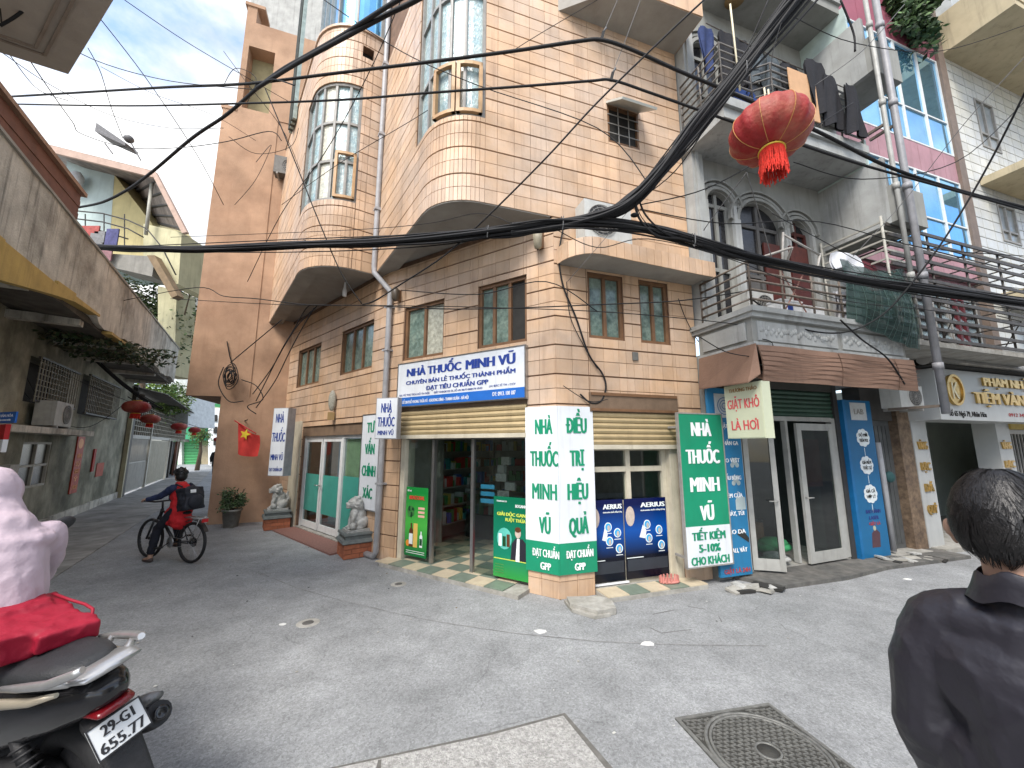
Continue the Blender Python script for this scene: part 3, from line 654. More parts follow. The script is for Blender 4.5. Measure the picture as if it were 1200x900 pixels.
Sb = Strip([(inn[2].x, inn[2].y), (inn[3].x, inn[3].y)]); shelf_unit(Sb, .1, Sb.L-.1, .34, 2.3, seed=1)
Ss = Strip([(inn[1].x, inn[1].y), (inn[2].x, inn[2].y)]); fix_normals(Ss, tuple(WL1.P(6, 0, -1).xy)); shelf_unit(Ss, .9, 2.9, .34, 2.3, seed=2)
def counter(S, s0, s1, d0, d1, label, mfront):
    r = root('counter', S.P((s0+s1)/2, .05, d0), label, 'counter'); M().sbox(S, s0, s1, .064, .5, d0, d1).build('base', mfront, r)
    M().sbox(S, s0, s1, .5, .9, d1-.02, d1-.01).build('glass_front', PANE, r); M().sbox(S, s0-.01, s1+.01, .9, .93, d0, d1+.01).build('top', MT['steel'], r)
    b = M(); rnd = random.Random(int(s0*100)); s = s0+.05
    while s < s1-.1: w_ = rnd.uniform(.05, .14); b.cur = rnd.randrange(7); b.sbox(S, s, s+w_-.01, .5, .5+rnd.uniform(.1, .3), d0+.05, d1-.1); s += w_
    b.build('medicine_boxes', shc, r)['kind'] = 'stuff'
counter(WL1, .5, 1.25, -1.05, -.55, 'red fronted glass counter of medicine behind the right shop glass', mat('red_counter', (.55, .025, .035), .4))
counter(WL1, 1.6, 2.9, -2.3, -1.8, 'dark glass counter of medicine at the back of the pharmacy', MT['dark'])
rr = random.Random(5)
bgp = root('hanging_bags', WL1.P(1.5, .9, -1.2), 'string of white paper bags hanging inside the pharmacy doorway', 'bags')
for k in range(7):
    q = WL1.P(1.5+rr.uniform(-.1, .1), .75+k*.14, -1.1); b = M(); b.box(q, (.2, .05, .13), rr.uniform(-.5, .5)+a1); b.build('bag', mat('crumpled_paper', (.55, .55, .52), .8, .2, 20, .8, 30), bgp)
# ================================================================ stucco tower on the left of the corner building
TW = Strip([(-7.2, 9.65), (-5.6, 10.226)])
TR = root('stucco_tower', (-6.6, 9.9, 0), 'tall plain orange stucco tower with cantilevered corner left of the pharmacy', 'building')
def tw(a, b, c, d, e=-2.5, f=0.0, nm='wall', mt=None): m = M(); m.sbox(TW, a, b, c, d, e, f); return m.build(nm, mt or MT['stucco'], TR)
tw(0.0, 2.6, 0, 3.05); tw(-0.72, 0.6, 3.05, 10.95); tw(0.6, 2.6, 3.05, 10.95, f=-0.02)
for a, b, c, d in rects(-0.44, 2.6, 10.95, 13.9, [(-0.3, 0.35, 11.1, 13.1)]): tw(a, b, c, d, -0.5, 0.0)
M().sbox(TW, -0.3, .35, 11.1, 13.1, -.5, -.42).build('recess_panel', mat('yellow_green_panel', (.34, .30, .17), .8, .15), TR)
tw(-0.44, -0.2, 13.9, 14.4, -0.5, 0.0)
tw(-0.76, -0.4, 10.95, 11.05, -0.6, 0.02, 'cap'); tw(-0.5, 0, 14.4, 14.5, -0.5, 0.03, 'cap')
gb = root('concrete_tower', (-6.5, 15, 0), 'bare grey concrete building rising far behind the stucco tower', 'building')
a = D(297, 34, 14); b = D(356, 34, 14); M().box(((a.x+b.x)/2+2.4, 16, 5), ((b.x-a.x), 4, 10)).build('lower_wall', mat('bare_concrete', (.36, .36, .34), .9, .2, 3, .3, streak=.5), gb); M().box(((a.x+b.x)/2+1, 16, 18), ((b.x-a.x)+2.5, 4, 16)).build('wall', mat('bare_concrete', (.36, .36, .34), .9, .2, 3, .3, streak=.5), gb)
# dark corrugated flashing between tower and bay
fl = root('corrugated_flashing', (-6.6, 10.4, 5), 'dark corrugated metal flashing standing in the slot beside the left bay', 'flashing')
for i in range(9):
    p0 = LB.P(LB.L-.1-.12*i, 0, 0.04+.03*(i % 2)); 
a_ = D(342, 110, 9.2); b_ = D(366, 0, 8.8)
FS = Strip([tuple(LB.P(LB.L-2.6, 0, 0).xy), tuple(LB.P(LB.L-1.3, 0, 0).xy)]); fix_normals(FS, (-4.6, 8.6))
for i in range(7): M().sbox(FS, .0+.09*i, .07+.09*i, 9.8, 14.4, .02, .10+.03*(i % 2)).build('rib', mat('dark_green_metal', (.05, .055, .045), .6, .4, 8) if i % 2 else mat('pale_metal', (.3, .36, .33), .5, .3), fl)
# ================================================================ signs of the pharmacy
def panel(name, label, cat, S, s0, s1, z0, z1, d0, d1, m, frame=None, group=None):
    r = root(name, S.P((s0+s1)/2, z0, d1), label, cat, group); M().sbox(S, s0, s1, z0, z1, d0, d1).build('board', m, r)
    if frame:
        f = M(); t = .012
        for q in ((s0-t, s1+t, z0-t, z0+.006), (s0-t, s1+t, z1-.006, z1+t), (s0-t, s0+.006, z0, z1), (s1-.006, s1+t, z0, z1)): f.sbox(S, *q, d0-.002, d1+.006)
        f.build('frame', frame, r)
    return r
sg = panel('shop_sign', 'long white and blue pharmacy signboard above the half open shutter', 'sign', WL1, .43, 2.94, 2.49, 3.22, -.02, .07, MT['signwhite'], MT['steel'])
M().sbox(WL1, .435, 2.935, 2.495, 2.64, .07, .073).build('blue_band', MT['bluebar'], sg)
nv = MT['navy']; wt = MT['white']
text('NHÀ THUỐC', WL1, 1.55, 2.73, 2.99, 3.125, .072, nv, sg, .045); text('MINH VŨ', WL1, .58, 1.47, 2.985, 3.135, .072, nv, sg, .045)
text('CHUYÊN BÁN LẺ THUỐC THÀNH PHẨM', WL1, .58, 2.74, 2.85, 2.915, .072, nv, sg, .035)
text('ĐẠT TIÊU CHUẨN GPP', WL1, 1.04, 2.28, 2.73, 2.80, .072, nv, sg, .035)
text('DS: VŨ THỊ TÍCH HỒ TH NỘI', WL1, 2.2, 2.88, 2.665, 2.695, .072, nv, sg, .01); text('GIẤY CNĐĐK KD DL SỐ HN 08-PT-0000174 HNO', WL1, 1.15, 2.1, 2.665, 2.695, .072, nv, sg, .01); text('LH: BÁC SĨ TH - CCV', WL1, .58, 1.03, 2.68, 2.71, .072, nv, sg, .01)
text('ĐC: SỐ 204 PHỐ VƯƠNG THỪA VŨ - KHƯƠNG ĐÌNH - THANH XUÂN - HÀ NỘI', WL1, 1.4, 2.88, 2.535, 2.585, .074, wt, sg, .02); text('ĐT: 0913. 100 187', WL1, .58, .97, 2.545, 2.605, .074, wt, sg, .02)
# wrap-round sign on the corner pillar
z0, z1, zg = .28, 2.36, .65
ps = root('pillar_sign', (0.58, 5.11, .3), 'white and green sign sheet wrapped round both faces of the corner pillar', 'sign')
PL = Strip([C0, K1]); t = .02
for S, s_ in ((WL1, .46), (WR, .52)):
    M().sbox(S, -.018, s_, zg, z1, .004, .02).build('white_sheet', MT['signwhite'], ps); M().sbox(S, -.018, s_, z0, zg, .004, .02).build('green_sheet', MT['green'], ps)
gn = MT['green']
for i, (s, wd_) in enumerate((('NHÀ', .26), ('THUỐC', .41), ('MINH', .36), ('VŨ', .17))):
    zz = 2.00-i*.415; c_ = .18; text(s, WL1, c_-wd_/2, c_+wd_/2, zz, zz+.205, .022, gn, ps, .036 if s == 'MINH' else .05)
for i, (s, wd_) in enumerate((('ĐIỀU', .31), ('TRỊ', .21), ('HIỆU', .30), ('QUẢ', .28))):
    zz = 2.01-i*.42; c_ = .27; text(s, WR, c_-wd_/2, c_+wd_/2, zz, zz+.21, .022, gn, ps, .055)
for S, c_ in ((WL1, .18), (WR, .28)):
    text('ĐẠT CHUẨN', S, c_-.195, c_+.185, .47, .565, .022, wt, ps, .04); text('GPP', S, c_-.08, c_+.07, .32, .41, .022, wt, ps, .04)
# standing green sign right of the shop
gs0, gs1 = WR.hit(797.5, 485.5, .25), WR.hit(857.5, 664, .25); a = WR.hit(799, 560, .25)[0]; b = WR.hit(851, 560, .25)[0]
zt_ = WR.hit(820, 485, .25)[1]; zb_ = WR.hit(832, 663, .25)[1]; zm_ = WR.hit(830, 616, .25)[1]; WG = Strip([C0, along(C0, UR, 9)]); 
gs = panel('shop_sign', 'tall green pharmacy sign standing right of the blue posters, white panel at its foot', 'sign', WG, a, b, zb_, zt_, .21, .25, MT['green'], MT['greyframe'])
M().sbox(WG, a+.005, b-.005, zb_+.004, zm_, .25, .252).build('white_panel', MT['signwhite'], gs); w_ = b-a; c_ = (a+b)/2; H_ = zt_-zm_
for i, (s, f) in enumerate((('NHÀ', .46), ('THUỐC', .76), ('MINH', .66), ('VŨ', .31))):
    zz = 1.98-.375*i; text(s, WG, c_-w_*f/2, c_+w_*f/2, zz, zz+.20, .251, wt, gs, .036 if s == 'MINH' else .05)
h_ = zm_-zb_
for i, (s, f) in enumerate((('TIẾT KIỆM', .74), ('5-10%', .48), ('CHO KHÁCH', .84))):
    zz = .605-.155*i; text(s, WG, c_-w_*f/2, c_+w_*f/2, zz, zz+.105, .254, gn, gs, .04)
for zz in (zb_+.1, zt_-.2): M().sbox(WG, a+.02, a+.05, zz, zz+.03, 0, .21).build('bracket', MT['greyframe'], gs)
# vertical consultation sign on the tiled pillar left of the shop
vs = panel('shop_sign', 'narrow white vertical sign with green letters behind the right stone lion', 'sign', WL2, -.02, .60, .75, 2.40, .004, .05, MT['signwhite'], MT['steel'])
for i, (s, f) in enumerate((('TƯ', .5), ('VẤN', .62), ('CHÍNH', .86), ('XÁC', .6))):
    zz = 2.08-i*.38; text(s, WL2, .29-.28*f, .29+.28*f, zz, zz+.19, .052, gn, vs, .05)
def lightbox(label, A, B, z0, z1, depth, rows, group=None):
    S = Strip([A, B]); r = root('light_box', S.P(S.L/2, z0, 0), label, 'sign', group)
    M().sbox(S, 0, S.L, z0, z1, -depth, -.006).build('case', MT['pipe'], r); M().sbox(S, .012, S.L-.012, z0+.012, z1-.012, -.006, 0).build('face', MT['signwhite'], r)
    w_ = S.L; h = (z1-z0)
    for s, f, a_, b_ in rows: text(s, S, w_*(.5-f/2), w_*(.5+f/2), z1-h*a_, z1-h*b_, .001, nv, r, .03)
    M().sbox(S, .02, .05, z1-.1, z1-.07, -.5, -depth).build('bracket', MT['greyframe'], r); M().sbox(S, .02, .05, z0+.1, z0+.13, -.5, -depth).build('bracket', MT['greyframe'], r)
    return r
A = D(317, 520, 8.7); B = D(334.5, 520, 8.6); zt_, zb_ = D(330, 478, 8.65).z, D(322, 558, 8.65).z
lightbox('tall projecting light box sign over the left stone lion', (A.x, A.y), (B.x, B.y), zb_, zt_, .22, [('NHÀ', .55, .22, .08), ('THUỐC', .86, .50, .36), ('MINH VŨ', .82, .77, .68), ('ĐẠT CHUẨN GPP', .86, .93, .88)])
A = D(440, 490, 6.35); B = D(465.5, 490, 6.25); zt_, zb_ = D(453, 466, 6.3).z, D(453, 514.5, 6.3).z
lightbox('small projecting light box sign beside the long signboard', (A.x, A.y), (B.x, B.y), zb_, zt_, .12, [('NHÀ', .5, .36, .12), ('THUỐC', .78, .70, .46), ('MINH VŨ', .72, .90, .79)])
# ================================================================ posters
def grad(name, c1, c2, c3, z0, z1, mid=.5, rough=.25):
    m = mat(name, c1, rough, .1, 6, 0.0); t = m.node_tree; n = t.nodes; l = t.links.new; g = n.new('ShaderNodeNewGeometry'); s = n.new('ShaderNodeSeparateXYZ'); l(g.outputs['Position'], s.inputs[0])
    mr = n.new('ShaderNodeMapRange'); mr.inputs[1].default_value = z0; mr.inputs[2].default_value = z1; l(s.outputs[2], mr.inputs[0]); r = n.new('ShaderNodeValToRGB'); e = r.color_ramp.elements
    e[0].color = (*c1, 1); e[1].color = (*c3, 1); x = e.new(mid); x.color = (*c2, 1); l(mr.outputs[0], r.inputs[0]); l(r.outputs[0], n['Principled BSDF'].inputs['Base Color']); return m
def disc(S, s, z, rs, rz, d, m, parent, name='picture', n=16, inner=None):
    q = M(); q.ext([S.P(s+rs*math.cos(2*math.pi*i/n), z+rz*math.sin(2*math.pi*i/n), d) for i in range(n)], S.P(0, 0, d+.002)-S.P(0, 0, d)); return q.build(name, m, parent)
def patch(S, pts, d, m, parent, name='picture', th=.002):
    q = M(); q.ext([S.P(a, b, d) for a, b in pts], S.P(0, 0, d+th)-S.P(0, 0, d)); return q.build(name, m, parent)
pg = grad('blue_poster_print', (.002, .003, .010), (.004, .07, .33), (.003, .007, .06), .38, 1.05, .5)
white_ = mat('poster_white', (.75, .8, .8), .3, .1, 9, 0); skin_ = mat('poster_skin', (.5, .42, .36), .4, .15, 20, 0); cyan_ = mat('poster_cyan', (.03, .35, .7), .3, .1)
for k, (x0, x1, y0, y1, lab) in enumerate(((697, 736, 580, 688), (736, 787, 580, 682), )if False else ((.50, 1.0, 0.10, 1.13, 'left one of the two dark blue allergy medicine posters'), (1.02, 1.70, .10, 1.13, 'right one of the two dark blue allergy medicine posters'))):
    p = panel('poster', lab, 'poster', WG, x0, x1, y0, y1, -.10, -.09, pg, None, 'blue medicine posters')
    w_ = x1-x0; text('AERIUS', WG, x1-w_*.62, x1-.02, 1.01, 1.075, -.088, white_, p, .03); text('desloratadine thuốc chống dị ứng', WG, x1-w_*.62, x1-.02, .96, .98, -.088, white_, p, .01)
    for a, b in ((.52, .78), (.80, .70), (.55, .60), (.84, .50)):
        disc(WG, x0+w_*a, b, .055, .06, -.09, white_, p); disc(WG, x0+w_*a, b, .042, .047, -.088, cyan_, p); disc(WG, x0+w_*a+.005, b-.01, .02, .035, -.086, skin_, p)
        M().sbox(WG, x0+w_*a-.05, x0+w_*a+.05, b-.085, b-.077, -.09, -.088).build('caption', white_, p)
    disc(WG, x0+w_*.13, .90, .07, .13, -.09, skin_, p); patch(WG, [(x0+w_*.33, .62), (x0+w_*.42, .78), (x0+w_*.50, .70), (x0+w_*.46, .60)], -.09, white_, p)
    M().sbox(WG, x0+.02, x1-.02, .20, .345, -.09, -.088).build('lower_panel', mat('poster_grey', (.03, .035, .045), .3), p); M().sbox(WG, x0+.01, x0+w_*.4, .36, .37, -.09, -.088).build('caption', white_, p)
M().sbox(WG, .5, 1.05, .062, .085, -.11, -.085).build('threshold_strip', MT['white'], CB)
bk = root('basket', WG.P(1.6, .06, .05), 'small pink plastic basket on the tiles below the right blue poster', 'basket')
q = M(); 
for i in range(14): an = 2*math.pi*i/14; q.box(WG.P(1.55+.13*math.cos(an), .11, .08+.07*math.sin(an)), (.02, .02, .08), an)
q.build('rim_posts', mat('pink_plastic', (.5, .2, .17), .5), bk); q = M(); q.lathe([(0, 0), (.12, 0), (.14, .02), (.12, .03), (0, .03)], WG.P(1.55, .064, .08), 14, sy=.6); q.build('bowl', mat('pink_plastic', (.5, .2, .17), .5), bk)
gpm = grad('green_poster_print', (.004, .13, .04), (.07, .42, .06), (.01, .22, .04), .1, 1.1, .5)
p = panel('poster', 'bright green medicine poster with bottles at the left of the shop glass', 'poster', WL1, 2.30, 2.78, .12, 1.18, -.085, -.075, gpm)
text('BENZOSAL', WL1, 2.36, 2.70, .99, 1.05, -.073, mat('poster_red', (.6, .06, .04), .4), p, .05); text('Hỗ trợ', WL1, 2.66, 2.75, 1.11, 1.14, -.073, white_, p, .02)
yl = mat('poster_yellow', (.72, .48, .12), .35, .1); rb = mat('poster_brown', (.10, .035, .015), .3); gk = mat('poster_dark_green', (.01, .06, .02), .4)
def pb(s, z, w_, h, m): patch(WL1, [(s-w_/2, z), (s+w_/2, z), (s+w_/2, z+h*.7), (s+w_*.18, z+h*.82), (s+w_*.18, z+h), (s-w_*.18, z+h), (s-w_*.18, z+h*.82), (s-w_/2, z+h*.7)], -.075, m, p)
pb(2.64, .26, .085, .36, rb); M().sbox(WL1, 2.50, 2.59, .26, .62, -.075, -.072).build('picture', yl, p); pb(2.42, .27, .06, .24, white_); M().sbox(WL1, 2.395, 2.445, .30, .40, -.073, -.071).build('picture', gk, p)
disc(WL1, 2.71, .31, .04, .05, -.075, mat('poster_orange', (.7, .25, .03), .4), p); M().sbox(WL1, 2.60, 2.68, .3, .46, -.073, -.071).build('picture', white_, p)
for i in range(7): an = i*.9; disc(WL1, 2.66+.05*math.cos(an), .80+.05*math.sin(an), .03, .045, -.075+.0005*i, gk if i % 2 else mat('poster_mid_green', (.05, .2, .05), .4), p)
for i in range(3): M().sbox(WL1, 2.36, 2.50, .72+.06*i, .755+.06*i, -.075, -.073).build('caption', mat('poster_pink', (.7, .4, .32), .4), p)
for i in range(2): M().sbox(WL1, 2.34, 2.74, .165+.03*i, .172+.03*i, -.075, -.073).build('caption', white_, p)
gp2 = grad('emerald_poster_print', (.03, .28, .05), (.005, .19, .11), (.003, .12, .06), .1, 1.1, .3)
p = panel('poster', 'dark green poster of a man in a suit beside the corner pillar', 'poster', WL1, .46, 1.02, .10, 1.15, -.06, -.05, gp2)
yw = mat('poster_lime', (.6, .7, .1), .4)
text('GIẢI ĐỘC GAN', WL1, .50, .96, .90, .945, -.048, yw, p, .03, shear=.0); text('RUỘT THỪA', WL1, .50, .82, .83, .875, -.048, yw, p, .03); text('BOGANIC', WL1, .48, .66, 1.02, 1.06, -.048, white_, p, .03); text('TRAPHACO', WL1, .80, .97, 1.08, 1.10, -.048, white_, p, .02)
patch(WL1, [(.48, .33), (.74, .33), (.72, .55), (.66, .62), (.55, .62), (.48, .55)], -.05, mat('poster_suit', (.02, .02, .03), .4), p); patch(WL1, [(.60, .33), (.66, .33), (.635, .62), (.595, .62)], -.048, white_, p)
disc(WL1, .62, .69, .045, .065, -.047, skin_, p); disc(WL1, .62, .735, .047, .035, -.045, rb, p); disc(WL1, .84, .60, .12, .14, -.05, mat('poster_teal', (.1, .45, .38), .4), p)
for i in range(3): M().sbox(WL1, .75+.065*i, .80+.065*i, .50, .66-.03*(i % 2), -.048, -.045).build('picture', [rb, gk, white_][i], p)
M().sbox(WL1, .47, 1.01, .33, .34, -.05, -.047).build('caption', yw, p)
for i in range(4): M().sbox(WL1, .85, .99, .15+.035*i, .162+.035*i, -.05, -.048).build('caption', mat('poster_mid_green', (.05, .2, .05), .4), p)
for i in range(3):
    r_ = tag(M().sbox(WL1, 1.06, 1.3, 1.03+.10*i, 1.09+.10*i, -.13, -.12).build('notice', mat('notice_blue', (.05, .3, .5), .5), None), ['lowest', 'middle', 'topmost'][i]+' of three light blue notices on the glass beside the dark green poster', 'notice', 'light blue notices')
# ================================================================ stone lions, plant, flag
stone = mat('carved_grey_stone', (.42, .42, .40), .8, .25, 14, .6, 50, col2=(.27, .27, .25)); slate = mat('slate_plinth', (.13, .145, .14), .8, .2, 14, .4); brickm = mat('plinth_brick', (.36, .12, .06), .85, .2, 14, .4, island=.15)
def remesh(o, vox, smooth=2):
    md = o.modifiers.new('r', 'REMESH'); md.mode = 'VOXEL'; md.voxel_size = vox; md.use_smooth_shade = True
    s = o.modifiers.new('s', 'SMOOTH'); s.factor = .5; s.iterations = smooth
    COL.objects.unlink(o); tmp = bpy.data.scenes.new('tmp'); tmp.collection.objects.link(o); par = o.parent; o.parent = None
    with bpy.context.temp_override(scene=tmp, view_layer=tmp.view_layers[0]): dg = bpy.context.evaluated_depsgraph_get(); me = bpy.data.meshes.new_from_object(o.evaluated_get(dg))
    bpy.data.scenes.remove(tmp); COL.objects.link(o); o.parent = par; o.modifiers.clear(); mats = list(o.data.materials); o.data = me
    if not me.materials:
        for x in mats: me.materials.append(x)
    return o
def lion(x, y, rz, label, sc_=1.0):
    r = root('stone_lion', (x, y, 0), label, 'statue', 'stone lions guarding the left door', rz); E_ = lambda *a: Vector(a)
    w_ = .50; 
    k = 0
    for row in range(3):
        for side in range(4):
            an = side*math.pi/2
            for j in range(2 if row % 2 == 0 else 3):
                L_ = w_/2 if row % 2 == 0 else (w_/4 if j != 1 else w_/2); off = [(-w_/4, w_/4), (-w_*.375, 0, w_*.375)][row % 2][j]
                c = Matrix.Rotation(an, 3, 'Z') @ Vector((off, -w_/2+.03, .045+row*.075)); q = M(); q.box(c, (L_-.008, .06, .067), an); q.build('brick', brickm, r, local=True)
    M().box((0, 0, .11), (w_-.03, w_-.03, .215)).build('mortar_core', MT['mortar'], r, local=True)
    q = M(); q.lathe([(0, .225), (.335, .225), (.40, .25), (.38, .29), (.33, .31), (.33, .35), (.37, .37), (.36, .40), (0, .405)], (0, 0, 0), 4, Matrix.Rotation(math.pi/4, 3, 'Z')); o = q.build('plinth', slate, r, local=True); o.data.polygons.foreach_set('use_smooth', [False]*len(o.data.polygons))
    M().box((0, 0, .42), (.40, .34, .045)).build('base', stone, r, local=True)
    b = M(); z = .44
    b.ell((.03, 0, z+.17), (.11, .10, .20), Matrix.Rotation(.25, 3, 'Y')); b.ell((.09, 0, z+.10), (.12, .13, .11)); b.ell((-.05, 0, z+.25), (.085, .09, .13))
    b.ell((-.07, 0, z+.42), (.10, .095, .10)); b.ell((-.145, 0, z+.40), (.06, .065, .05)); b.ell((-.16, 0, z+.36), (.045, .055, .025)); b.ell((-.19, 0, z+.425), (.02, .03, .02))
    for s in (-1, 1):
        b.tube([(-.06, .06*s, z+.26), (-.10, .075*s, z+.14), (-.11, .075*s, z+.03)], [.045, .038, .033], 8); b.ell((-.13, .075*s, z+.02), (.055, .04, .028)); b.ell((.06, .10*s, z+.08), (.09, .05, .08)); b.ell((.0, .115*s, z+.02), (.07, .035, .028)); b.ell((-.04, .085*s, z+.50), (.025, .02, .035)); b.ell((-.145, .04*s, z+.455), (.022, .02, .018))
    for i in range(16):
        an = 2*math.pi*i/16; b.ell((-.02+.02*math.sin(i*2.), .095*math.cos(an), z+.41+.10*math.sin(an)), (.045, .03, .03))
        b.ell((.03, .075*math.cos(an), z+.37+.09*math.sin(an)), (.04, .028, .03))
    b.tube([(.15, 0, z+.08), (.20, 0, z+.2), (.16, 0, z+.3), (.19, 0, z+.36)], [.03, .04, .035, .012], 8)
    o = remesh(b.build('lion_body', stone, r, local=True), .0085, 1)
    if sc_: M().ell((-.10, -.14, z+.06), (.062, .062, .062)).build('carved_ball', stone, r, local=True)
    return r
g1 = G(411, 654); g2 = G(317, 621)
lion(g1.x, g1.y+.2, math.radians(35), 'larger looking stone lion on brick plinth in front of the narrow vertical sign')
lion(g2.x, g2.y+.2, math.radians(35), 'stone lion on brick plinth under the tall light box, beside the orange tower')
leafm = mat('leaf_green', (.075, .13, .045), .6, .45, 9, .05, island=.5); leafd = mat('leaf_dark', (.03, .06, .022), .6, .4, 9, .05, island=.5); leafy = mat('leaf_yellow_green', (.16, .24, .05), .6, .4, 9, .05, island=.45)
barkm = mat('bark', (.12, .085, .055), .9, .3, 20, .5)
def leaves(parent, c, rad, n, size, ms, seed=1, name='crown', shape=1.0, clump=10, local=False):
    rnd = random.Random(seed); m = M(); cl = []
    for i in range(clump):
        v = Vector((rnd.gauss(0, 1), rnd.gauss(0, 1), rnd.gauss(0, 1))).normalized()*rnd.random()**.4; cl.append((Vector((v.x*rad[0]*.75, v.y*rad[1]*.75, v.z*rad[2]*.75)), rnd.uniform(.25, .5)))
    for i in range(n):
        q, k = cl[rnd.randrange(clump)]; v = Vector((rnd.gauss(0, 1), rnd.gauss(0, 1), rnd.gauss(0, 1))); v = v.normalized()*rnd.random()**.5; p = Vector(c)+q+Vector((v.x*rad[0]*k, v.y*rad[1]*k, v.z*rad[2]*k))
        a = Vector((rnd.uniform(-1, 1), rnd.uniform(-1, 1), rnd.uniform(-.7, .4))).normalized(); b = a.cross(Vector((rnd.uniform(-1, 1), rnd.uniform(-1, 1), rnd.uniform(-1, 1)))).normalized(); s = size*rnd.uniform(.6, 1.3); m.cur = rnd.randrange(len(ms))
        m.add([p, p+a*s*.5+b*s*.22, p+a*s, p+a*s*.5-b*s*.22], [(0, 1, 2, 3)])
    return m.build(name, ms, parent, recalc=False, local=local)
pt = G(270, 618); pr = root('potted_plant', (pt.x, pt.y, 0), 'feathery green plant in a pale pot against the orange tower', 'plant')
q = M(); q.lathe([(0, 0), (.15, 0), (.19, .36), (.21, .36), (.21, .40), (.17, .40), (.16, .33), (0, .33)], (0, 0, 0), 4, Matrix.Rotation(.9, 3, 'Z')); o = q.build('pot', MT['concrete'], pr, local=True)
leaves(pr, (0, 0, .62), (.34, .32, .32), 2200, .06, [leafm, leafd, mat('leaf_grey', (.15, .19, .11), .7, .3, island=.4)], 3, 'leaves', local=True, clump=24)
st = M()
for i in range(12): an = i*.9; st.tube([(0, 0, .33), (.1*math.cos(an), .1*math.sin(an), .55), (.22*math.cos(an), .22*math.sin(an), .85)], .006, 5)
st.build('stems', barkm, pr, local=True)
fr = root('flag', TW.P(.75, 2.45, .2), 'red flag with yellow star on a slanting pole on the orange tower', 'flag')
p0 = D(275, 493, 9.4); p1 = D(300, 508, 9.2); M().tube([p0, p1], .012, 6).build('pole', MT['red'], fr)
q = M(); u0 = D(280, 496, 9.35); cols, rows = 8, 8
def fp(i, j):
    a_ = i/cols; b_ = j/rows; px = 279+a_*24; py = 496+a_*14+b_*(36-a_*12)+2*math.sin(a_*3); v = D(px-2*math.sin(b_*3)*(1-a_), py, 9.35); v.y += .06*math.sin(a_*7+b_*3); return v
vs_ = [fp(i, j) for j in range(rows+1) for i in range(cols+1)]; q.smooth = True; q.add(vs_, [(j*(cols+1)+i, j*(cols+1)+i+1, (j+1)*(cols+1)+i+1, (j+1)*(cols+1)+i) for j in range(rows) for i in range(cols)])
q.build('cloth', mat('flag_red', (.62, .05, .04), .8, .12), fr, recalc=False)
c = D(287, 509, 9.25); q = M(); q.ext([c+Vector((r*math.sin(a), -.0, r*math.cos(a))) for i in range(10) for a, r in (((i*math.pi/5)+.3, .13 if i % 2 == 0 else .055),)], (0, .012, 0)); q.build('star', mat('flag_yellow', (.75, .55, .04), .7), fr)
# porch lantern-like wall lamps
wl = root('wall_lamp', WL1.P(.18, 4.62, .02), 'square bronze wall lamp on the upper corner above the pillar', 'lamp'); q = M(); c = WL1.P(.18, 4.7, .13); q.lathe([(.02, -.16), (.07, -.12), (.09, .08), (.06, .13), (.02, .17)], c, 4, Matrix.Rotation(.6, 3, 'Z')); q.build('shade', mat('lamp_glass', (.32, .28, .2), .4), wl); M().sbox(WL1, .15, .21, 4.6, 4.85, 0, .06).build('bracket', MT['bronze'], wl)
wl = root('wall_lamp', WL1.P(2.85, 4.45, .02), 'small bronze wall lamp beside the drain pipe elbow', 'lamp'); q = M(); c = WL.P(3.05, 4.5, .12); q.lathe([(.02, -.13), (.06, -.1), (.08, .07), (.05, .11), (.02, .14)], c, 4, Matrix.Rotation(.6, 3, 'Z')); q.build('shade', mat('lamp_dark', (.1, .08, .06), .4), wl); M().sbox(WL, 3.03, 3.07, 4.4, 4.6, 0, .06).build('bracket', MT['bronze'], wl)
wl = root('wall_lamp', WL2.P(2.0, 2.5, .02), 'leaf shaped ornamental wall lamp above the white doors', 'lamp'); c = WL2.P(1.9, 2.62, .08); q = M(); q.ell(c+Vector((0, 0, .15)), (.08, .05, .22)); q.build('shade', mat('lamp_stone', (.3, .29, .24), .5, .3, 30, .5), wl); M().box(c+Vector((0, 0, -.17)), (.13, .06, .16), aR).build('bracket', mat('lamp_amber', (.25, .16, .06), .5), wl)
bl = root('bare_bulb', LB.P(2.5, 4.9, -.5), 'white energy saving bulb hanging under the left bay', 'lamp'); c = G(404, 341, 4.95); M().lathe([(.0, -.12), (.04, -.11), (.045, 0), (.03, .05), (.02, .18)], c, 10).build('bulb', MT['white'], bl)
hp = tag(M().sbox(WR, 1.2, 1.29, 3.05, 3.17, 0, .02).build('number_plaque', mat('dark_plaque', (.12, .12, .11), .5)), 'small dark square plaque on the tiles under the right hand windows', 'plaque')
# ================================================================ corner step and things on the ground
st = G(694, 711); sp = root('broken_slab', (st.x, st.y, 0), 'broken concrete slab lying as a step at the foot of the corner pillar', 'slab')
pg_ = [G(664, 700), G(672, 713), G(697, 720.5), G(722, 716), G(716, 706), G(700, 697), G(676, 696)]; z_ = .075
M().prism([(p.x*1.0, p.y) for p in [G(a, b, z_) for a, b in ((664, 699), (668, 707), (700, 716), (722, 712), (717, 703), (703, 698))]], .004, z_).build('top_piece', MT['concrete'], sp)
M().prism([(p.x, p.y) for p in [G(a, b, .035) for a, b in ((661, 703), (670, 714), (697, 722), (716, 719), (700, 708))]], .003, .035).build('lower_piece', MT['concrete'], sp)
def slabs(name, pts, z, m, kind='structure', h=.006):
    o = M().prism([(G(a, b).x, G(a, b).y) for a, b in pts], -.02, h).build(name, m); tag(o, kind=kind); return o
slabs('pavement_slab', [(380, 905), (575, 863), (660, 840), (712, 905)], 0, mat('exposed_aggregate', (.40, .395, .38), .9, .4, 60, .8, 110, col2=(.31, .305, .29)), h=.008)
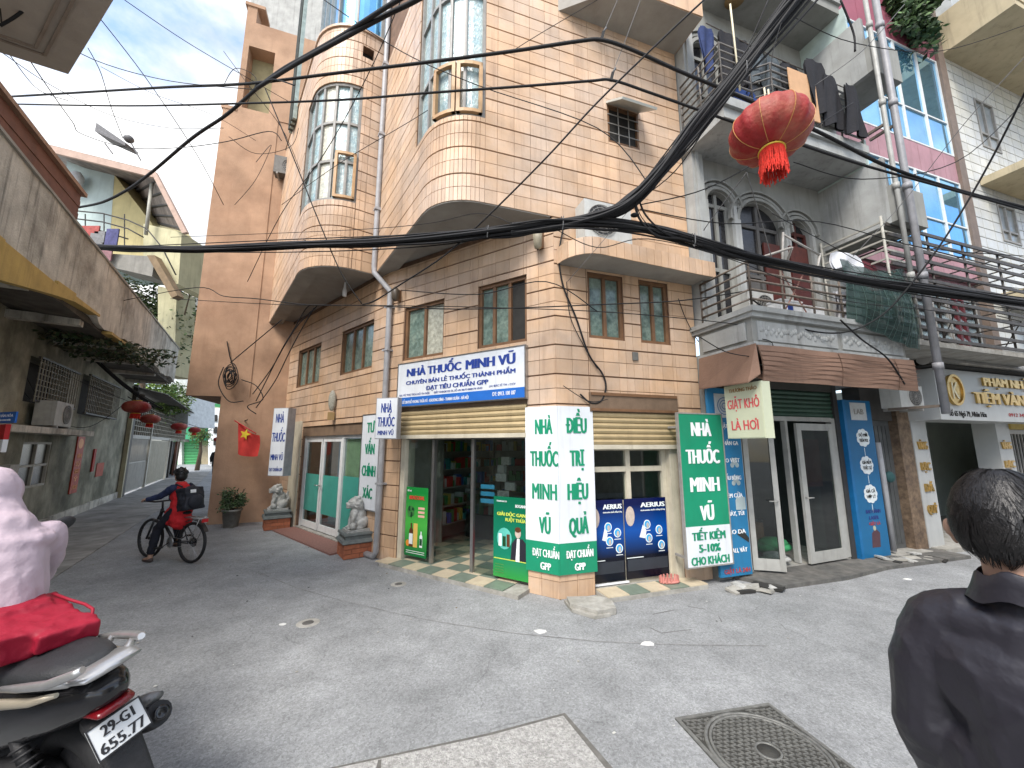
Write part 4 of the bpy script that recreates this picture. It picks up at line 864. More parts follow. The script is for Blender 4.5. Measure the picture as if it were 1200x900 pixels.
slabs('pavement_joint', [(366, 905), (572, 860), (662, 836), (722, 905)], 0, mat('dark_joint', (.12, .115, .105), .9, .3, 20), h=.004)
slabs('kerb_edge', [(440, 905), (443, 893), (447, 892), (446, 905)], 0, mat('dark_joint', (.12, .115, .105)), h=.010)
for k, (x, y, r_, lab) in enumerate(((361, 730, .05, 'small round valve cover in the road left of the shop front'), (467, 684.5, .045, 'small round valve cover in the road just before the shop step'))):
    c = G(x, y); v = root('valve_cover', (c.x, c.y, 0), lab, 'cover', 'small valve covers in the road')
    M().lathe([(0, .006), (r_, .006), (r_*1.15, .0)], (c.x, c.y, 0), 20).build('lid', mat('cast_iron', (.09, .085, .08), .6, .3, 40, .4), v); M().lathe([(r_*1.15, .004), (r_*2.1, .0035), (r_*2.3, 0)], (c.x, c.y, 0), 20).build('collar', MT['concrete'], v)
for x, y, s_ in ((634, 740.5, .07), (759, 754.5, .07), (331, 732, .05), (1064, 679, .06)):
    c = G(x, y); pts = [(c.x+s_*math.cos(i*.9)*random.uniform(.7, 1.2), c.y+s_*.6*math.sin(i*.9)*random.uniform(.7, 1.2)) for i in range(7)]; o = M().prism(pts, -.01, .005).build('paint_splash', mat('white_splash', (.62, .62, .6), .8)); tag(o, kind='structure')
# a sunken patch of road with cracked edges
cp = [(745, 727), (762, 736), (775, 742), (810, 738), (846, 729), (842, 722), (826, 714), (806, 711), (790, 715), (765, 720)]
for i, (a, b) in enumerate(zip(cp, cp[1:]+cp[:1])):
    if i in (0, 3, 5, 7, 9): continue
    A, B = G(*a), G(*b); q = M(); u = (B-A).normalized(); n_ = Vector((-u.y, u.x, 0)); w_ = .006; q.hexa([A-n_*w_, B-n_*w_*.5, B+n_*w_*.6, A+n_*w_, A-n_*w_*.9+Vector((0, 0, .004)), B-n_*w_*.4+Vector((0, 0, .004)), B+n_*w_*.5+Vector((0, 0, .004)), A+n_*w_*.9+Vector((0, 0, .004))]); tag(q.build('road_crack', mat('crack_dark', (.14, .14, .14), .95)), kind='structure')
# long joints across the road
for pts in ([(300, 670), (350, 690), (400, 704), (460, 718), (520, 730), (600, 742), (700, 752), (800, 756), (900, 757)], [(100, 618), (140, 615), (170, 612)], [(95, 619), (60, 622)]):
    q = M()
    for a, b in zip(pts, pts[1:]):
        A, B = G(*a), G(*b); n_ = Vector((0, .007, 0)); q.quad(A-n_+Vector((0, 0, .0035)), B-n_+Vector((0, 0, .0035)), B+n_+Vector((0, 0, .0035)), A+n_+Vector((0, 0, .0035)))
    tag(q.build('road_joint', mat('joint_tar', (.205, .207, .205), .95, .5, 9)), kind='structure')
# manhole cover: square frame, round lid, diagonal ribs
A, B, Cc_ = G(791, 843), G(903, 825), G(1015, 898)
u = (B-A); L_ = .76; u.normalize(); v = Vector((u.y, -u.x, 0)); o_ = A
mh = root('manhole_cover', (A.x, A.y, 0), 'square cast iron manhole cover with round lid and diamond grid', 'manhole cover')
iron = mat('cast_iron_light', (.155, .155, .145), .55, .3, 30, .3, metal=.2); irond = mat('cast_iron_pit', (.035, .034, .03), .8, .3)
Q = lambda a, b, z=0: o_+u*a+v*b+Vector((0, 0, z))
def bar(a0, b0, a1, b1, w_, z0, z1, mm_):
    p, q = Vector((a0, b0)), Vector((a1, b1)); t = (q-p).normalized(); n_ = Vector((-t.y, t.x))*w_/2
    c4 = [p-n_, q-n_, q+n_, p+n_]; mm_.hexa([Q(x.x, x.y, z0) for x in c4]+[Q(x.x, x.y, z1) for x in c4])
q = M(); q.hexa([Q(a, b, z) for z in (-.03, .004) for a, b in ((0, 0), (L_, 0), (L_, L_), (0, L_))]); q.build('frame_bed', irond, mh)
q = M(); 
for a in (0, 1):
    bar(0, a*L_+(.012 if a == 0 else -.012), L_, a*L_+(.012 if a == 0 else -.012), .024, .004, .012, q); bar(a*L_+(.012 if a == 0 else -.012), .024, a*L_+(.012 if a == 0 else -.012), L_-.024, .024, .004, .0125, q)
q.build('frame', iron, mh)
def clip(lines, inside):
    q = M()
    for (x0, y0, x1, y1, w_) in lines:
        n_ = 60; run = None
        for i in range(n_+1):
            t = i/n_; x, y = x0+(x1-x0)*t, y0+(y1-y0)*t; ok = inside(x, y)
            if ok and run is None: run = (x, y)
            if (not ok or i == n_) and run is not None:
                if math.hypot(x-run[0], y-run[1]) > .015: bar(*run, x, y, w_, .0035, .010, q)
                run = None
    return q
cx = cy = L_/2; R_ = L_*.455
ls = []
for i in range(-24, 48): ls.append((i*.042, 0.03, i*.042+L_*.5, L_-.03, .007)); 
lt = [(0.03, i*.034, L_-.03, i*.034+L_*.12, .007) for i in range(-4, 26)]
clip(ls, lambda x, y: .03 < x < L_-.03 and math.hypot(x-cx, y-cy) > R_+.015 and .03 < y < L_-.03).build('corner_ribs', iron, mh)['kind'] = 'stuff'
clip(lt, lambda x, y: .03 < x < L_-.03 and .03 < y < L_-.03 and math.hypot(x-cx, y-cy) > R_+.015).build('corner_cross_ribs', iron, mh)['kind'] = 'stuff'
clip(ls, lambda x, y: .075 < math.hypot(x-cx, y-cy) < R_-.035).build('lid_ribs', iron, mh); clip(lt, lambda x, y: .075 < math.hypot(x-cx, y-cy) < R_-.035).build('lid_cross_ribs', iron, mh)
for ra, rb_, h in ((R_-.012, R_+.008, .012), (R_-.035, R_-.02, .011), (.062, .074, .012)):
    M().lathe([(ra, .003), (ra, h), (rb_, h), (rb_, .003)], Q(cx, cy), 48).build('ring', iron, mh)
M().lathe([(0, .008), (.06, .008), (.06, .003)], Q(cx, cy), 24).build('centre_plate', irond, mh)
# ================================================================ grey house right of the corner building
gp = mat('grey_painted_plaster', (.42, .43, .42), .85, .1, 2, .1, streak=.35, col2=(.36, .36, .34), dirt=(.16, .15, .13)); gpl = mat('pale_plaster', (.36, .37, .36), .8, .16, 2, .15, streak=.65, col2=(.27, .27, .255), dirt=(.09, .085, .075)); gpd = mat('shaded_plaster', (.25, .25, .23), .85, .15, 2, .1, streak=.35)  # street shade worked into these plaster colours, strongest in the darkest; streaks are dirt
redwood = mat('red_brown_wood', (.07, .016, .012), .45, .3, 12, .1); rust = mat('rusty_rail', (.13, .105, .085), .6, .35, 14, .2); paler = mat('pale_rail', (.36, .34, .31), .55, .25, 12, .1); blackg = mat('black_door_glass', (.02, .02, .022), .12, .2, 9, .02)
GH = root('grey_house', WG.P(2.4, 0, 0), 'narrow grey plastered house with arched balcony doors right of the pharmacy', 'building')
def gb_(nm, m, *q, parent=None, mit=True): return M().sbox(WG, *q).build(nm, m, parent or GH)
# arch wall with three arched openings
def arch_wall(z0, z1, arches, parent):
    m = M(); d0, d1 = -.12, .1
    s = 2.6
    for (a, b, zs) in arches+[(5.4, 5.4, z0)]:
        if a > s: m.sbox(WG, s, a, z0, z1, d0, d1)
        if b > a:
            r_ = (b-a)/2; n = 12; c = (a+b)/2
            for i in range(n):
                t0, t1 = math.pi*(1-i/n), math.pi*(1-(i+1)/n); x0, x1 = c+r_*math.cos(t0), c+r_*math.cos(t1); y0, y1 = zs+r_*.85*math.sin(t0), zs+r_*.85*math.sin(t1)
                m.hexa([WG.P(x0, y0, d1), WG.P(x1, y1, d1), WG.P(x1, y1, d0), WG.P(x0, y0, d0), WG.P(x0, z1, d1), WG.P(x1, z1, d1), WG.P(x1, z1, d0), WG.P(x0, z1, d0)])
        s = max(s, b)
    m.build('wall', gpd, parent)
    for (a, b, zs) in arches:
        r_ = (b-a)/2; c = (a+b)/2
        for rr_, w_, dd_ in ((.04, .06, .05), (.13, .05, .035), (.20, .035, .06)):
            q = M(); n = 18
            for i in range(n):
                pts = []
                for t in (math.pi*(1-i/n), math.pi*(1-(i+1)/n)):
                    for R in (r_+rr_-w_/2, r_+rr_+w_/2): pts.append((c+R*math.cos(t), zs+R*.87*math.sin(t)))
                (x0, y0), (x1, y1), (x2, y2), (x3, y3) = pts
                q.hexa([WG.P(x0, y0, .1), WG.P(x2, y2, .1), WG.P(x3, y3, .1), WG.P(x1, y1, .1), WG.P(x0, y0, .1+dd_), WG.P(x2, y2, .1+dd_), WG.P(x3, y3, .1+dd_), WG.P(x1, y1, .1+dd_)])
            q.build('arch_moulding', gpd, parent)
        for s_ in (a-.04, b+.04): M().sbox(WG, s_-.035, s_+.035, z0, zs, .1, .155).build('pilaster', gpl, parent)
def arch_door(a, b, z0, zs, parent, wood):
    r_ = (b-a)/2; c = (a+b)/2; n = 14
    pts = [(a, z0), (b, z0)]+[(c+r_*math.cos(math.pi*i/n), zs+r_*.85*math.sin(math.pi*i/n)) for i in range(n+1)]
    q = M(); q.ext([WG.P(x, y, -.02) for x, y in pts], WG.P(0, 0, .01)-WG.P(0, 0, -.02)); o = q.build('door', blackg, parent)
    for x in (a+.03, c, b-.03): M().sbox(WG, x-.03, x+.03, z0, zs+(r_*.8 if x == c else 0), .01, .045).build('stile', wood, o)
    for y in (z0+.02, z0+1.0, zs-.03): M().sbox(WG, a, b, y, y+.06, .012, .04).build('rail', wood, o)
    for x0, x1 in ((a+.09, c-.06), (c+.06, b-.09)):
        if x1-x0 > .12: M().sbox(WG, x0, x1, z0+.1, z0+.95, .01, .03).build('door_panel', wood, o)
AR = [(2.68, 3.20, 5.78), (3.34, 4.34, 5.55), (4.47, 5.0, 5.60)]
arch_wall(3.6, 6.6, AR, GH)
arch_door(*AR[0][:2], 3.62, AR[0][2], GH, gpd); arch_door(*AR[1][:2], 3.62, AR[1][2], GH, mat('dark_stile', (.09, .085, .08), .5)); arch_door(*AR[2][:2], 3.62, AR[2][2], GH, redwood)
q = M(); q.sbox(WG, 3.92, 4.3, 3.62, 5.3, .03, .06); q.build('open_shutter', redwood, GH); M().sbox(WG, 4.35, 4.75, 3.62, 5.25, .16, .19).build('open_shutter', redwood, GH)
arch_wall(6.8, 9.7, [(2.62, 3.3, 8.6), (3.5, 4.5, 8.6)], GH); arch_door(2.62, 3.3, 6.85, 8.6, GH, gpd); arch_door(3.5, 4.5, 6.85, 8.6, GH, gpd)
gb_('pilaster', gpl, 2.38, 2.60, 3.62, 11, -.1, .18); gb_('pilaster_strip', gpl, 2.43, 2.49, 3.62, 11, .18, .21)
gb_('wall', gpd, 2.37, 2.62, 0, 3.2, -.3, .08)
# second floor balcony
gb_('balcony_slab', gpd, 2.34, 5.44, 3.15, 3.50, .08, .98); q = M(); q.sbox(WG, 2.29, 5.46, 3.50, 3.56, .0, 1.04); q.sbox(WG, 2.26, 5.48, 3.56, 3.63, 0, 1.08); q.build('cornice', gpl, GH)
q = M(); q.sbox(WG, 2.32, 5.45, 3.13, 3.17, .06, 1.01); q.build('cornice', gpl, GH)
for a, b in ((2.42, 3.92), (4.02, 5.36)):
    q = M(); q.sbox(WG, a, b, 3.20, 3.46, .98, .995); o = q.build('fascia_panel', gpl, GH)
    q = M(); rnd = random.Random(int(a*10)); s = a+.05
    while s < b-.07: q.ell(WG.P(s, 3.33+rnd.uniform(-.04, .04), .997), (.028, .014, .04), None, 6, 4); s += .045
    q.build('relief_ornament', gpl, o)['kind'] = 'stuff'
SD = Strip([tuple(WG.P(2.33, 0, .08).xy), tuple(WG.P(2.33, 0, 1.0).xy)]); fix_normals(SD, tuple(WG.P(4, 0, .5).xy))
M().sbox(SD, .1, .82, 3.21, 3.45, 0.0, .02).build('fascia_panel', gpl, GH)
def railing(pts_, z0, z1, n, m, parent, posts=.5, r_=.014):
    """rails run along corner points given as (s, d)"""
    for i in range(n):
        z = z0+(z1-z0)*(i+1)/n; q = M(); q.tube([WG.P(s, z, d) for s, d in pts_], r_, 6); q.build('rail', m, parent)
    for (s0, d0), (s1, d1) in zip(pts_, pts_[1:]):
        L_ = math.hypot(s1-s0, d1-d0); k = max(1, round(L_/posts))
        for i in range(k+1): q = M(); t = i/k; q.tube([WG.P(s0+(s1-s0)*t, z0, d0+(d1-d0)*t), WG.P(s0+(s1-s0)*t, z1, d0+(d1-d0)*t)], r_*.9, 6); q.build('post', m, parent)
RL = root('balcony_railing', WG.P(3, 3.63, .95), 'weathered metal railing with four rails on the lower balcony of the grey house', 'railing')
railing([(2.38, .15), (2.38, .98), (5.3, .98)], 3.63, 4.28, 5, rust, RL, .62, .017)
for s0, s1 in ((3.0, 3.45), (3.45, 3.0)): M().tube([WG.P(s0, 3.66, .95), WG.P(s1, 4.26, .95)], .01, 5).build('cross_bar', mat('pink_rust', (.3, .16, .13), .6), RL)
pf = root('rail_frame', WG.P(3.4, 4.3, .9), 'bent pale metal clothes frame standing on the lower balcony railing', 'frame')
for pts in ([(3.05, 4.28, .95), (3.15, 4.85, .95)], [(3.15, 4.82, .95), (3.85, 4.62, .95)], [(3.72, 4.28, .95), (3.86, 4.64, .95)], [(2.38, 4.28, .95), (2.85, 4.42, 1.25)], [(2.85, 4.42, 1.25), (3.1, 4.3, .95)]): M().tube([WG.P(a, b, c) for a, b, c in pts], .016, 6).build('tube', paler, pf)
# third floor slab, its metal balustrade and washing
gb_('balcony_slab', gpl, 2.33, 5.42, 6.55, 6.72, -.1, .88); gb_('slab_edge', gpl, 2.30, 5.44, 6.72, 6.86, -.05, .93)
R3 = root('balcony_railing', WG.P(3, 6.86, .9), 'dark metal railing hung with clothes on the upper balcony of the grey house', 'railing')
railing([(2.33, .1), (2.33, .9), (2.9, .9), (3.05, .62), (3.35, .9), (5.35, .9)], 6.86, 7.78, 7, mat('dark_rail', (.13, .12, .11), .5, .3, 9), R3, .5, .016)
for s in (2.6, 3.12, 3.2): M().tube([WG.P(s, 6.4 if s > 3 else 7.0, .95), WG.P(s-.02, 7.2 if s > 3 else 8.5, .95)], .014, 6).build('pale_pole', mat('bamboo', (.55, .5, .36), .6), R3)
cloths = [mat('cloth_black', (.008, .008, .011), .85, .3, 9, .3, 30), mat('cloth_navy', (.015, .03, .10), .85, .3, 9, .3, 30), mat('cloth_grey', (.06, .075, .085), .85, .3, 9, .3, 30), mat('cloth_blue', (.012, .04, .16), .85, .3, 9, .3, 30)]
def hung(S, s, z, w_, h, d, m, label, group, seed):
    rnd = random.Random(seed); nx, nz_ = 10, 8; vs = []; ph = rnd.random()*6
    for j in range(nz_+1):
        for i in range(nx+1):
            a, b = i/nx, j/nz_; sh = (1-.22*math.sin(b*3.1+ph)*.5)*(.75 if b < .12 else 1)
            vs.append(S.P(s+(a-.5)*w_*sh*1.15, z-b*h-(.03*math.sin(a*6+ph))*b, d+.03*math.sin(a*9+ph+b*3)*(.3+b)))
    q = M(); q.smooth = True; f = [(j*(nx+1)+i, j*(nx+1)+i+1, (j+1)*(nx+1)+i+1, (j+1)*(nx+1)+i) for j in range(nz_) for i in range(nx)]
    q.add(vs, f); q.add([v-(S.P(0, 0, .03)-S.P(0, 0, 0)) for v in vs], f)
    o = q.build('hanging_garment', m, recalc=False); return tag(o, label, 'garment', group)
wl_ = [(2.45, 8.45, .22, .8, .6, 1, 'navy garment hanging at the left end of the upper balcony'), (2.75, 8.35, .34, .9, .7, 0, 'black garment beside the leftmost bamboo pole'), (3.0, 8.3, .3, .85, .72, 0, 'black garment behind the cable bundle on the upper balcony'), (3.3, 8.15, .34, .6, .76, 2, 'grey garment on the upper balcony right of the cable bundle'), (3.62, 8.1, .32, .62, .78, 2, 'dark grey garment above the plywood sheet'), (3.95, 8.1, .3, .7, .8, 0, 'black garment just right of the plywood sheet top'), (4.3, 8.1, .34, .95, .8, 0, 'long black garment before the upper right corner of the balcony'), (4.6, 7.9, .34, .95, .82, 0, 'black trousers hanging near the right end of the upper balcony'), (4.95, 7.75, .34, .9, .9, 0, 'rightmost black garment on the upper balcony'), (2.98, 7.35, .35, .4, .75, 3, 'bright blue cloth behind the railing above the big lantern'), (3.15, 8.2, .4, 1.0, .5, 0, 'wide black garment hung deep inside the upper balcony'), (4.1, 8.2, .5, .9, .45, 0, 'black blanket hung deep inside the upper balcony, behind the plywood'), (4.75, 8.25, .45, .7, .6, 1, 'dark navy garment hung above the black trousers')]
for i, (s, z, w_, h, d, c, lab) in enumerate(wl_): hung(WG, s, z, w_, h, d+.16 if 4.25 < s < 5 else d, cloths[c], lab, 'washing on the upper balcony', i)
lnn = tag(M().tube([WG.P(2.4, 8.45, .65), WG.P(3.6, 8.13, .78), WG.P(5.1, 7.9, .9)], .008, 5).build('washing_line', rust), 'thin line strung across the upper balcony carrying the washing', 'line')
pw = tag(M().hexa([WG.P(a, z, d) for z, d_ in ((6.95, 0), (7.78, 0)) for a, d in ((3.68, .93), (4.28, .93), (4.28, .945), (3.68, .945))]).build('plywood_sheet', mat('plywood', (.52, .31, .17), .8, .12, 5)), 'orange brown plywood sheet tied to the upper balcony railing', 'sheet')
gb_('balcony_slab', gpd, 2.9, 5.42, 9.62, 9.8, -.1, .82); gb_('slab_edge', gpl, 2.9, 5.44, 9.8, 10.1, .6, .86); gb_('wall', gpd, 2.6, 5.4, 9.7, 12, -.1, .1)
dl = tag(M().lathe([(0, .06), (.14, .05), (.17, 0), (0, 0)], WG.P(3.35, 9.55, .45), 16).build('ceiling_lamp', mat('brass_dull', (.25, .16, .07), .5)), 'round brown lamp on the ceiling of the topmost balcony', 'lamp')
# narrow stair volume with projecting boxes
SV = root('stair_house', WG.P(5.9, 0, 0), 'narrow white volume with two projecting grey balcony boxes between the houses', 'building')
def sv(nm, m, *q): return M().sbox(WG, *q).build(nm, m, SV)
sv('wall', gpl, 5.38, 6.2, 2.9, 12.2, -.6, .08); ppk = mat('pink_wall', (.36, .20, .225), .7, .12, 3, .05, streak=.4)
for z0, z1, zz in ((5.35, 5.97, 6.5), (8.08, 8.72, 9.2)):
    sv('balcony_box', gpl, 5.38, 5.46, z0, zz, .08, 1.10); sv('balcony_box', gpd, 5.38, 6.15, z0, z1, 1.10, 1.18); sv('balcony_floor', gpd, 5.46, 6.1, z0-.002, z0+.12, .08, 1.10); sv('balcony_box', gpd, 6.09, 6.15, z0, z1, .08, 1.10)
    sv('recess_panel', mat('green_glazed', (.40, .48, .45), .3), 5.40, 5.44, zz, zz+.5, .1, .9)
# --- louvre cage and long bar cage
CG = root('bar_cage', WG.P(7, 3.5, 1), 'long balcony cage of horizontal metal bars above the jewellery shop sign', 'cage')
slm = mat('pale_slat', (.34, .33, .29), .6, .2, 9)
for i in range(5):
    z = 4.72+.155*i; M().hexa([WG.P(s, z+a, d) for a in (0, .03) for s, d in ((5.22, .15), (5.22, 1.04), (5.2, 1.04), (5.2, .15))]).build('slat', slm, CG); M().sbox(WG, 5.2, 5.75, z, z+.03, 1.04, 1.06).build('slat', slm, CG)
for s, d in ((5.21, .15), (5.21, 1.05), (5.75, 1.05)): M().tube([WG.P(s, 3.5, d), WG.P(s, 5.45, d)], .02, 6).build('post', slm, CG)
bars = mat('cage_bar', (.06, .052, .045), .55, .35, 14, .1)
for i in range(12):
    z = 3.52+.165*i; M().sbox(WG, 5.3, 9.6, z-.027, z+.027, 1.04, 1.065).build('bar', bars, CG)
    if i % 2 == 0: M().tube([WG.P(9.6, z, 1.05), WG.P(9.6, z, 0.0)], .014, 6).build('bar', bars, CG)
for s in (5.75, 6.4, 7.4, 8.5, 9.6): M().tube([WG.P(s, 3.5, 1.03), WG.P(s, 5.35, 1.03)], .018, 6).build('post', bars, CG)
for s in (6.2, 7.1, 8.0, 8.8, 9.6): M().tube([WG.P(s, 5.34, 1.05), WG.P(s, 5.34, 0.05)], .014, 6).build('roof_bar', bars, CG)
for d in (.75, .45, .15): M().tube([WG.P(6.0, 5.34, d), WG.P(9.6, 5.34, d)], .014, 6).build('roof_bar', bars, CG)
for s in (6.9, 8.9): 
    for k in (1, -1): M().tube([WG.P(s, 4.1, 1.02), WG.P(s+.7, 4.1+.35*k, .5)], .01, 5).build('brace', bars, CG)
M().sbox(WG, 5.5, 9.7, 3.38, 3.46, 0, 1.08).build('floor_slab', MT['concrete'], CG)
# --- pink building with sky blue glazing
PK = root('pink_building', WG.P(8.5, 0, 0), 'pink panelled building with blue mirrored windows and brown edge strip', 'building')
def pk(nm, m, *q): return M().sbox(WG, *q).build(nm, m, PK)
pk('backing', mat('pink_backing', (.2, .1, .11), .8), 6.2, 10.6, 2.9, 13.5, -.4, -.06)
for z0, z1 in ((5.45, 5.95), (7.92, 8.62), (11.25, 12.6)):
    n = 9
    for i in range(n): pk('facade_panel', ppk if z0 < 10 else mat('deep_pink_panel', (.26, .07, .10), .6, .12, 3), 6.2+4.25*i/n+.006, 6.2+4.25*(i+1)/n-.006, z0, z1, -.06, .02)
for z0, z1, zr in ((5.95, 7.92, .42), (8.62, 11.25, .34)):
    n = 5
    for i in range(n):
        a, b = 6.25+4.2*i/n, 6.25+4.2*(i+1)/n; f = M(); t = .035
        f.sbox(WG, a, a+t, z0, z1, -.05, .03); f.sbox(WG, b-t, b, z0, z1, -.05, .03); f.sbox(WG, a+t, b-t, z0, z0+t, -.05, .028); f.sbox(WG, a+t, b-t, z1-t, z1, -.05, .028); zm = z0+(z1-z0)*zr; f.sbox(WG, a+t, b-t, zm-t/2, zm+t/2, -.05, .026)
        fo = f.build('window', MT['whiteal'], PK)
        for y0, y1 in ((z0+t, zm-t/2), (zm+t/2, z1-t)):
            tilt = random.uniform(-.006, .006); q = M(); q.hexa([WG.P(s, y, d+(tilt if y == y1 else 0)) for y in (y0, y1) for s, d in ((a+t, .0), (b-t, .0), (b-t, -.02), (a+t, -.02))]); q.build('pane', Mt('sky_mirroring_glass'), fo)
        if i == 2: M().sbox(WG, a+.3, a+.36, z0+.1, z1-.1, .028, .05).build('open_leaf', MT['greyframe'], fo)
pk('edge_strip', mat('brown_edge', (.16, .12, .095), .6, .2), 10.45, 10.72, 2.9, 13.5, -.1, .08)
pk('shop_wall', mat('louvre_backing', (.10, .09, .085), .8), 6.2, 10.45, 3.4, 5.3, -.06, -.04)
for i in range(6):
    a = 6.9+.55*i; f = M(); f.sbox(WG, a, a+.05, 3.5, 5.1, -.04, .03); f.sbox(WG, a+.46, a+.5, 3.5, 5.1, -.04, .03); fo = f.build('louvre_window', MT['greyframe'], PK)
    for j in range(7): q = M(); z = 3.6+.21*j; q.hexa([WG.P(s, z+h, d) for h in (0, .012) for s, d in ((a+.05, .05), (a+.46, .05), (a+.46, -.03), (a+.05, -.03))]); [v.__setitem__(2, v.z+(.12 if i_ in (2, 3, 6, 7) else 0)) for i_, v in enumerate(q.v)]; q.build('glass_louvre', mat('louvre_glass', (.16, .21, .23), .15, .2, 9, spec=.8), fo)
for a in (9.3, 9.55): pk('red_post', mat('red_post', (.10, .015, .02), .5), a, a+.07, 3.5, 5.3, .0, .06)
# --- white tiled building at the far right
WB = root('white_tiled_building', WG.P(14, 0, 0), 'tall building clad in white tiles with cream balconies at the right edge', 'building')
wtile = mat('white_wall_tile', (.50, .51, .50), .35, .08, 3, .05, island=.07, streak=.2, col2=(.52, .51, .45)); wbk = mat('white_tile_joint', (.36, .36, .34), .9)
creamy = mat('cream_plaster', (.42, .36, .24), .85, .12, 2.5, .1, streak=.4, col2=(.45, .38, .25))
WH = [(11.9, 12.75, 9.3, 10.7), (11.95, 12.75, 6.75, 7.75)]
q = M(); 
for a, b, c, d in rects(10.72, 19, 3.2, 14.5, WH): q.sbox(WG, a, b, c, d, -.3, -.01)
q.build('wall', wbk, WB); TL = []
z = 3.2; k = 0
while z < 13.4:
    s = 10.74+(.0 if k % 2 else .0)
    while s < 18:
        for a, b, c, d in rects(s, min(s+.44, 18), z, z+.24, WH):
            if b-a > .03 and d-c > .03: TL.append((a, b, c, d))
        s += .45
    z += .25; k += 1
TL.sort(key=lambda t: (t[0]-10)**2+(t[2]-1.8)**2*.6 if t[0] < 14.5 else 1e6+t[0]); rest = M(); me_c = None
for i, (a, b, c, d) in enumerate(TL):
    if i < 280: M().sbox(WG, a+.006, b-.006, c+.006, d-.006, -.01, .002).build('tile', wtile, WB)
    else: rest.sbox(WG, a+.006, b-.006, c+.006, d-.006, -.01, .002)
rest.build('wall_tiles', wtile, WB)['kind'] = 'stuff'
for H in WH: window(WG, H, [.45], [.3], MT['greyframe'], [mat('grey_window_glass', (.30, .33, .34), .15, .15, 4, spec=.8)], WB, d=.0, fw=.05)
def wbx(nm, m, *q): return M().sbox(WG, *q).build(nm, m, WB)
wbx('balcony', creamy, 10.75, 19, 11.55, 11.7, 0, 1.25); wbx('balcony_parapet', creamy, 10.75, 19, 11.7, 12.6, 1.17, 1.27); wbx('balcony_parapet', creamy, 10.75, 10.85, 11.7, 12.6, 0.0, 1.17)
wbx('balcony', creamy, 11.4, 15, 8.1, 8.28, 0.01, .75); wbx('balcony', creamy, 11.2, 15, 5.1, 5.3, .01, 1.0); wbx('eave', MT['black'], 10.9, 19, 14.3, 14.6, -.2, 1.0); wbx('eave_wall', mat('pale_siding', (.4, .42, .42), .7), 10.9, 19, 12.6, 14.3, -.1, .3)
# plant hanging from the roof of the pink building
hp_ = root('roof_plant', WG.P(9.6, 12.3, .3), 'bushy green plant spilling over the top of the pink building', 'plant'); c = D(1078, 12, WG.P(9.3, 0, .35).y)
leaves(hp_, c, (.95, .6, .85), 2600, .17, [leafd, leafm, leafd], 11, 'leaves', clump=14); M().sbox(WG, 8.6, 10.4, 12.6, 12.9, -.2, .5).build('planter', MT['concrete'], hp_)
# --- two tall pipes in front
for k, (s, d, r_, m_, lab) in enumerate(((5.38, 1.22, .034, mat('pale_pipe_grey', (.30, .30, .28), .5, .2, 6, .05, streak=.4), 'thinner pale grey pipe rising the height of the grey house, left of its twin'), (5.56, 1.27, .05, mat('mid_pipe_grey', (.22, .22, .23), .5, .2, 6, .05, streak=.4), 'thicker grey pipe rising the height of the grey house down to the street front'))):
    p = root('tall_pipe', WG.P(s, 3, d), lab, 'pipe', 'two tall pipes before the grey house'); M().tube([WG.P(s, 2.3 if k else 4.1, d), WG.P(s, 6, d), WG.P(s, 12.5, d)], r_, 10).build('pipe', m_, p)
    for z in (3.0, 4.4, 5.9, 7.4, 8.9): 
        if z > 4 or k: M().lathe([(r_, -.05), (r_+.012, -.05), (r_+.012, .05), (r_, .05)], WG.P(s, z, d), 12).build('coupling', m_, p)
    if k: M().sbox(WG, s-.02, s+.02, 2.4, 2.44, .6, d).build('bracket', rust, p)
    M().sbox(WG, s-.02, s+.02, 7.0, 7.04, .9, d).build('bracket', rust, p)
# ================================================================ ground floor of the grey house
aw = root('brown_awning', WG.P(3.8, 2.6, 1), 'brown striped fabric awning with drooping valance under the stone balcony', 'awning')
am = mat('brown_awning_cloth', (.19, .115, .08), .85, .12, 3, .2, 40, streak=.35, dirt=(.1, .06, .045)); 
def awn(pts, nm='cloth'):
    q = M(); q.add(pts, [tuple(range(len(pts)))]); off = Vector((0, .0, .012)); o = len(q.v); q.add([p+off for p in pts], [tuple(range(len(pts)))]); return q.build(nm, am, aw, recalc=False)
awn([WG.P(2.3, 3.12, .1), WG.P(2.3, 3.12, 1.05), WG.P(2.24, 2.72, 1.12), WG.P(2.14, 2.62, 1.02), WG.P(2.24, 2.66, .12)])
for k, (a, b) in enumerate(((2.34, 3.78), (3.80, 4.98), (5.0, 5.44))):
    q = M(); n = 12; rows = 7
    def ap(i, j):
        s = a+(b-a)*i/n; t = j/rows; return WG.P(s, 3.12-.47*t, 1.05+.03*math.sin(t*2.6)+.012*math.sin(s*5+t*4))
    vs = [ap(i, j) for j in range(rows+1) for i in range(n+1)]; f = [(j*(n+1)+i, j*(n+1)+i+1, (j+1)*(n+1)+i+1, (j+1)*(n+1)+i) for j in range(rows) for i in range(n)]; q.smooth = True; q.add(vs, f); q.add([v-Vector((0.004, -.014, 0)) for v in vs], f); q.build('valance', am, aw, recalc=False)
    for j in range(1, 7): z = 3.10-.44*j/7; M().tube([WG.P(a, z, 1.064+.03*math.sin(j/7*2.6)), WG.P(b, z, 1.064+.03*math.sin(j/7*2.6))], .004, 4).build('seam', mat('awning_seam', (.12, .065, .045), .9), aw)
q = M(); q.hexa([WG.P(s, z, d) for z in (0, .015) for s, d in ((2.4, 1.0), (5.4, 1.0), (5.4, .1), (2.4, .1))]); 
for i, v in enumerate(q.v): v.z += 2.68 if i in (0, 1, 4, 5) else 3.08
q.build('awning_top', am, aw)
